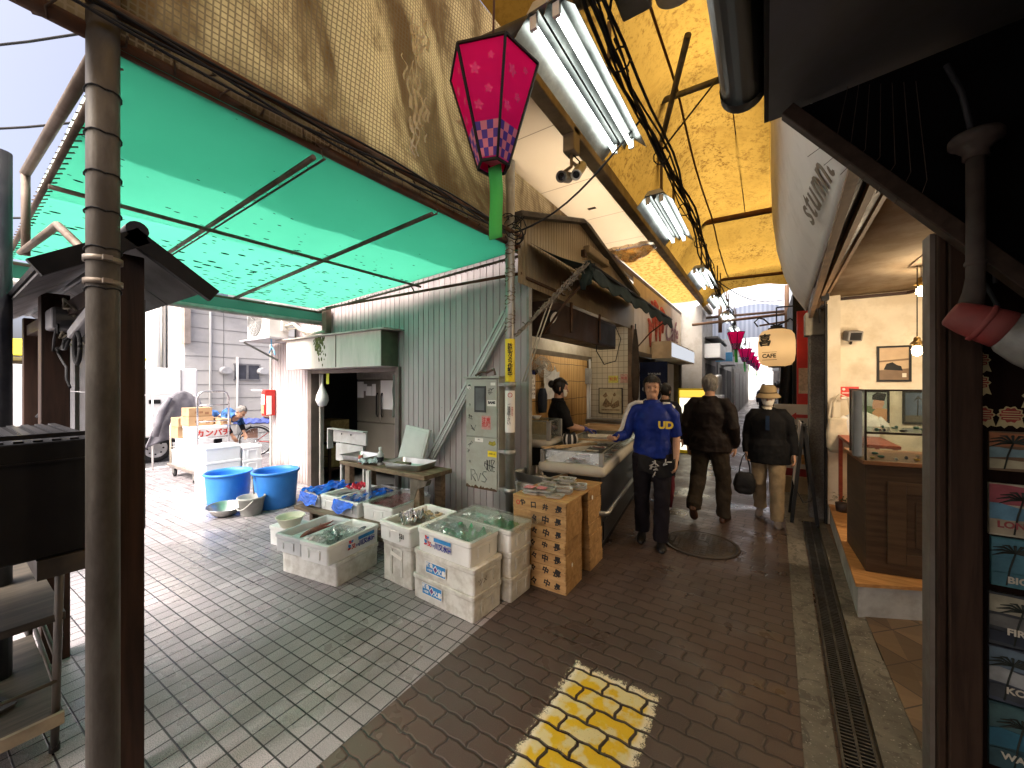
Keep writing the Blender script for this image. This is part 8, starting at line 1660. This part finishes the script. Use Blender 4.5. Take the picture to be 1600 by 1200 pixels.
ccl = thing('black_coat_hanging', 'black cloth hanging beside the paper lantern', 'cloth', (.36,8.6,1.3)); MB().grid(lambda u, v: (.22 + u*.30 + .02*sin(v*5), 8.5 + .05*sin(u*11), 2.25 - v*1.1), 16, 12).build('drape', black, ccl, True, solid=.01)
# menu board
mbd = thing('menu_board', 'white menu stand with red arrow and food pictures behind the A-frame sign', 'menu board', (.33,7.0,0))
MB().bx(.08,.58,7.0,7.05,.25,1.30).build('panel', mat('menu_white', (.60,.57,.53), .6, 0, .04, 5, .03), mbd, True); MB().bx(.05,.60,6.95,7.3,.0,.245).build('crate_base', mat('tan_crate', (.30,.22,.13), .7, 0, .15, 6, .2), mbd, True)
MB().bx(.08,.58,6.994,6.999,.84,.88).bx(.08,.58,6.994,6.999,.25,.36).build('red_band', mat('maroon_band', (.22,.02,.025), .6), mbd, True)
MB().prism([(-.10,0),(-.04,.055),(-.04,.025),(.14,.025),(.14,-.025),(-.04,-.025),(-.04,-.055)], .003, 0, frame((.42,6.998,1.13),(1,0,0),(0,0,1))).build('red_arrow', mat('arrow_red', (.50,.05,.05), .6), mbd, True)
text('黒福 池強', .10, ink, mbd, frame((.34,6.997,.945),(1,0,0),(0,0,1)), bold=.002)
fo = [mat('food_orange', (.50,.26,.09), .6, 0, .4, 25), mat('food_brown', (.30,.14,.08), .6, 0, .4, 25), mat('food_pale', (.5,.38,.26), .6, 0, .3, 25)]
for i, (x, z) in enumerate(((.16,1.10),(.16,.72),(.33,.72),(.50,.72),(.16,.50),(.33,.50),(.50,.50))): MB().bx(x-.06,x+.06,6.994,6.998,z-.07,z+.07).build('food_picture', fo[i % 3], mbd, True)
# A-frame sign seen from the side
afr = thing('a_frame_sign', 'black folding A-frame sign with a white poster, seen edge on', 'sign', (.37,5.7,0))
for y in (5.48,5.88):
    MB().bar((.255,y,.0),(.36,y,1.12),.035,.045,0,(0,1,0)).build('leg', black, afr, True); MB().bar((.49,y,0),(.37,y,1.15),.035,.045,0,(0,1,0)).build('leg', black, afr, True)
MB().add([(.285,5.50,.42),(.285,5.86,.42),(.345,5.86,1.16),(.345,5.50,1.16)], [(0,1,2,3)]).build('white_poster', mat('poster_paper', (.58,.53,.50), .7, 0, .06, 6, .05), afr, True, solid=.008); MB().add([(.455,5.50,.30),(.455,5.86,.30),(.385,5.86,1.10),(.385,5.50,1.10)], [(0,1,2,3)]).build('back_board', black, afr, True, solid=.01)
MB().tube([(.30,5.48,.38),(.36,5.46,.25),(.43,5.46,.28),(.46,5.48,.42)], .006, 6).build('chain', blackr, afr, True)
# round paper lantern
pln = thing('paper_lantern', 'large cream paper lantern with black writing hanging over the alley', 'lantern', (.15,7.5,1.88))
LP = [(.10,0),(.19,.025),(.235,.09),(.25,.20),(.25,.40),(.235,.51),(.19,.575),(.10,.60)]
LPf = []
for i in range(60):
    z = .6*i/59; 
    for (r0, z0), (r1, z1) in zip(LP, LP[1:]):
        if z0 <= z <= z1: LPf.append((r0 + (r1-r0)*(z-z0)/(z1-z0) + .003*(i % 2), z)); break
MB().lathe(LPf, 40).build('shade', cloth_trans('lantern_paper', lambda t: ((.62,.52,.38), .5)), pln)
for z in (-.015,.60): MB().lathe([(.10,z),(.115,z),(.115,z+.02),(.10,z+.02)], 24).build('ring', black, pln)
MB().sph((.02,0,.22), (.035,.035,.05), 12).build('bulb', glow('lantern_bulb_glow', (1,.70,.38), 9), pln); l = bpy.data.lights.new('lantern_light', 'POINT'); l.energy = 1.0; l.color = (1,.75,.45); l.shadow_soft_size = .06; lo = bpy.data.objects.new('lantern_light', l); C.objects.link(lo); lo.parent = pln; lo.location = (.02,0,.32)
for i, ch in enumerate(('喜',)):
    T = frame((-.155,-.205,.40),(.80,-.60,0),(0,0,1)); text(ch, .20, ink, pln, T, w=False, bold=.006)
text('CAFE', .085, ink, pln, frame((-.10,-.235,.16),(.90,-.42,0),(0,0,1)), w=False, bold=.003)
MB().bar((-.19,-.20,.10),(.0,-.262,.10),.004,.006).bar((-.19,-.20,.22),(.0,-.262,.22),.004,.006).build('box_line', ink, pln)
MB().tube([(-.25,0,.66),(-.30,0,.74),(-.24,0,.80),(-.17,0,.78),(-.10,0,.70),(0,0,.66),(.10,0,.70),(.18,0,.76),(.22,0,.72)], .012, 8).tube([(0,0,.61),(0,0,.95)], .010, 6).bx(-.08,.08,-.03,.03,.61,.66).build('scroll_hanger', black, pln)
MB().tube([(.15,7.5,2.83),(.62,7.5,2.83)], .012, 6).build('wall_arm', black, pln, True)
# parked bicycle far right
fbk = thing('far_bicycle', 'dark bicycle parked on the right beside the person in plaid', 'bicycle', (.42,11.6,0), radians(80))
for x in (0,1.0):
    T = frame((x,0,.32),(1,0,0),(0,0,1)); MB().loft([[T @ V((.30+.02*cos(c))*cos(a),(.30+.02*cos(c))*sin(a),.02*sin(c)) for c in (0,1.57,3.14,4.7)] for a in [k*2*pi/24 for k in range(25)]]).build('wheel', blackr, fbk)
MB().tube([(0,0,.32),(.4,0,.30),(.3,0,.8)], .018, 6).tube([(.4,0,.3),(.85,0,.7),(.35,0,.65)], .018, 6).tube([(1,0,.32),(.85,0,.75),(.8,0,1.0)], .018, 6).tube([(.78,-.28,1.02),(.8,0,1.0),(.78,.28,1.02)], .014, 6).build('frame', steel, fbk); MB().sph((.28,0,.84), (.12,.07,.04), 10).build('saddle', black, fbk)
o = block('end_building', 'pale building closing the view at the bright alley end', -12,12,46,50,7,white); MB().bx(-1,1.2,45.97,45.99,0,2.6).build('entrance', mat('entrance_grey', (.4,.42,.45), .4), o, True)

# strip lamp added to brighten the dim fish shop
stl = thing('fill_strip_lamp', 'small strip lamp added under the ceiling to brighten the fish shop', 'lamp', (-2.3,5.7,2.58))
MB().bx(-2.36,-2.24,5.0,6.2,2.575,2.615).build('casing', white, stl, True); MB().tube([(-2.3,5.03,2.555),(-2.3,6.17,2.555)], .014, 10).build('tube', glow('fill_strip_glow', (1,.90,.72), 11), stl, True)
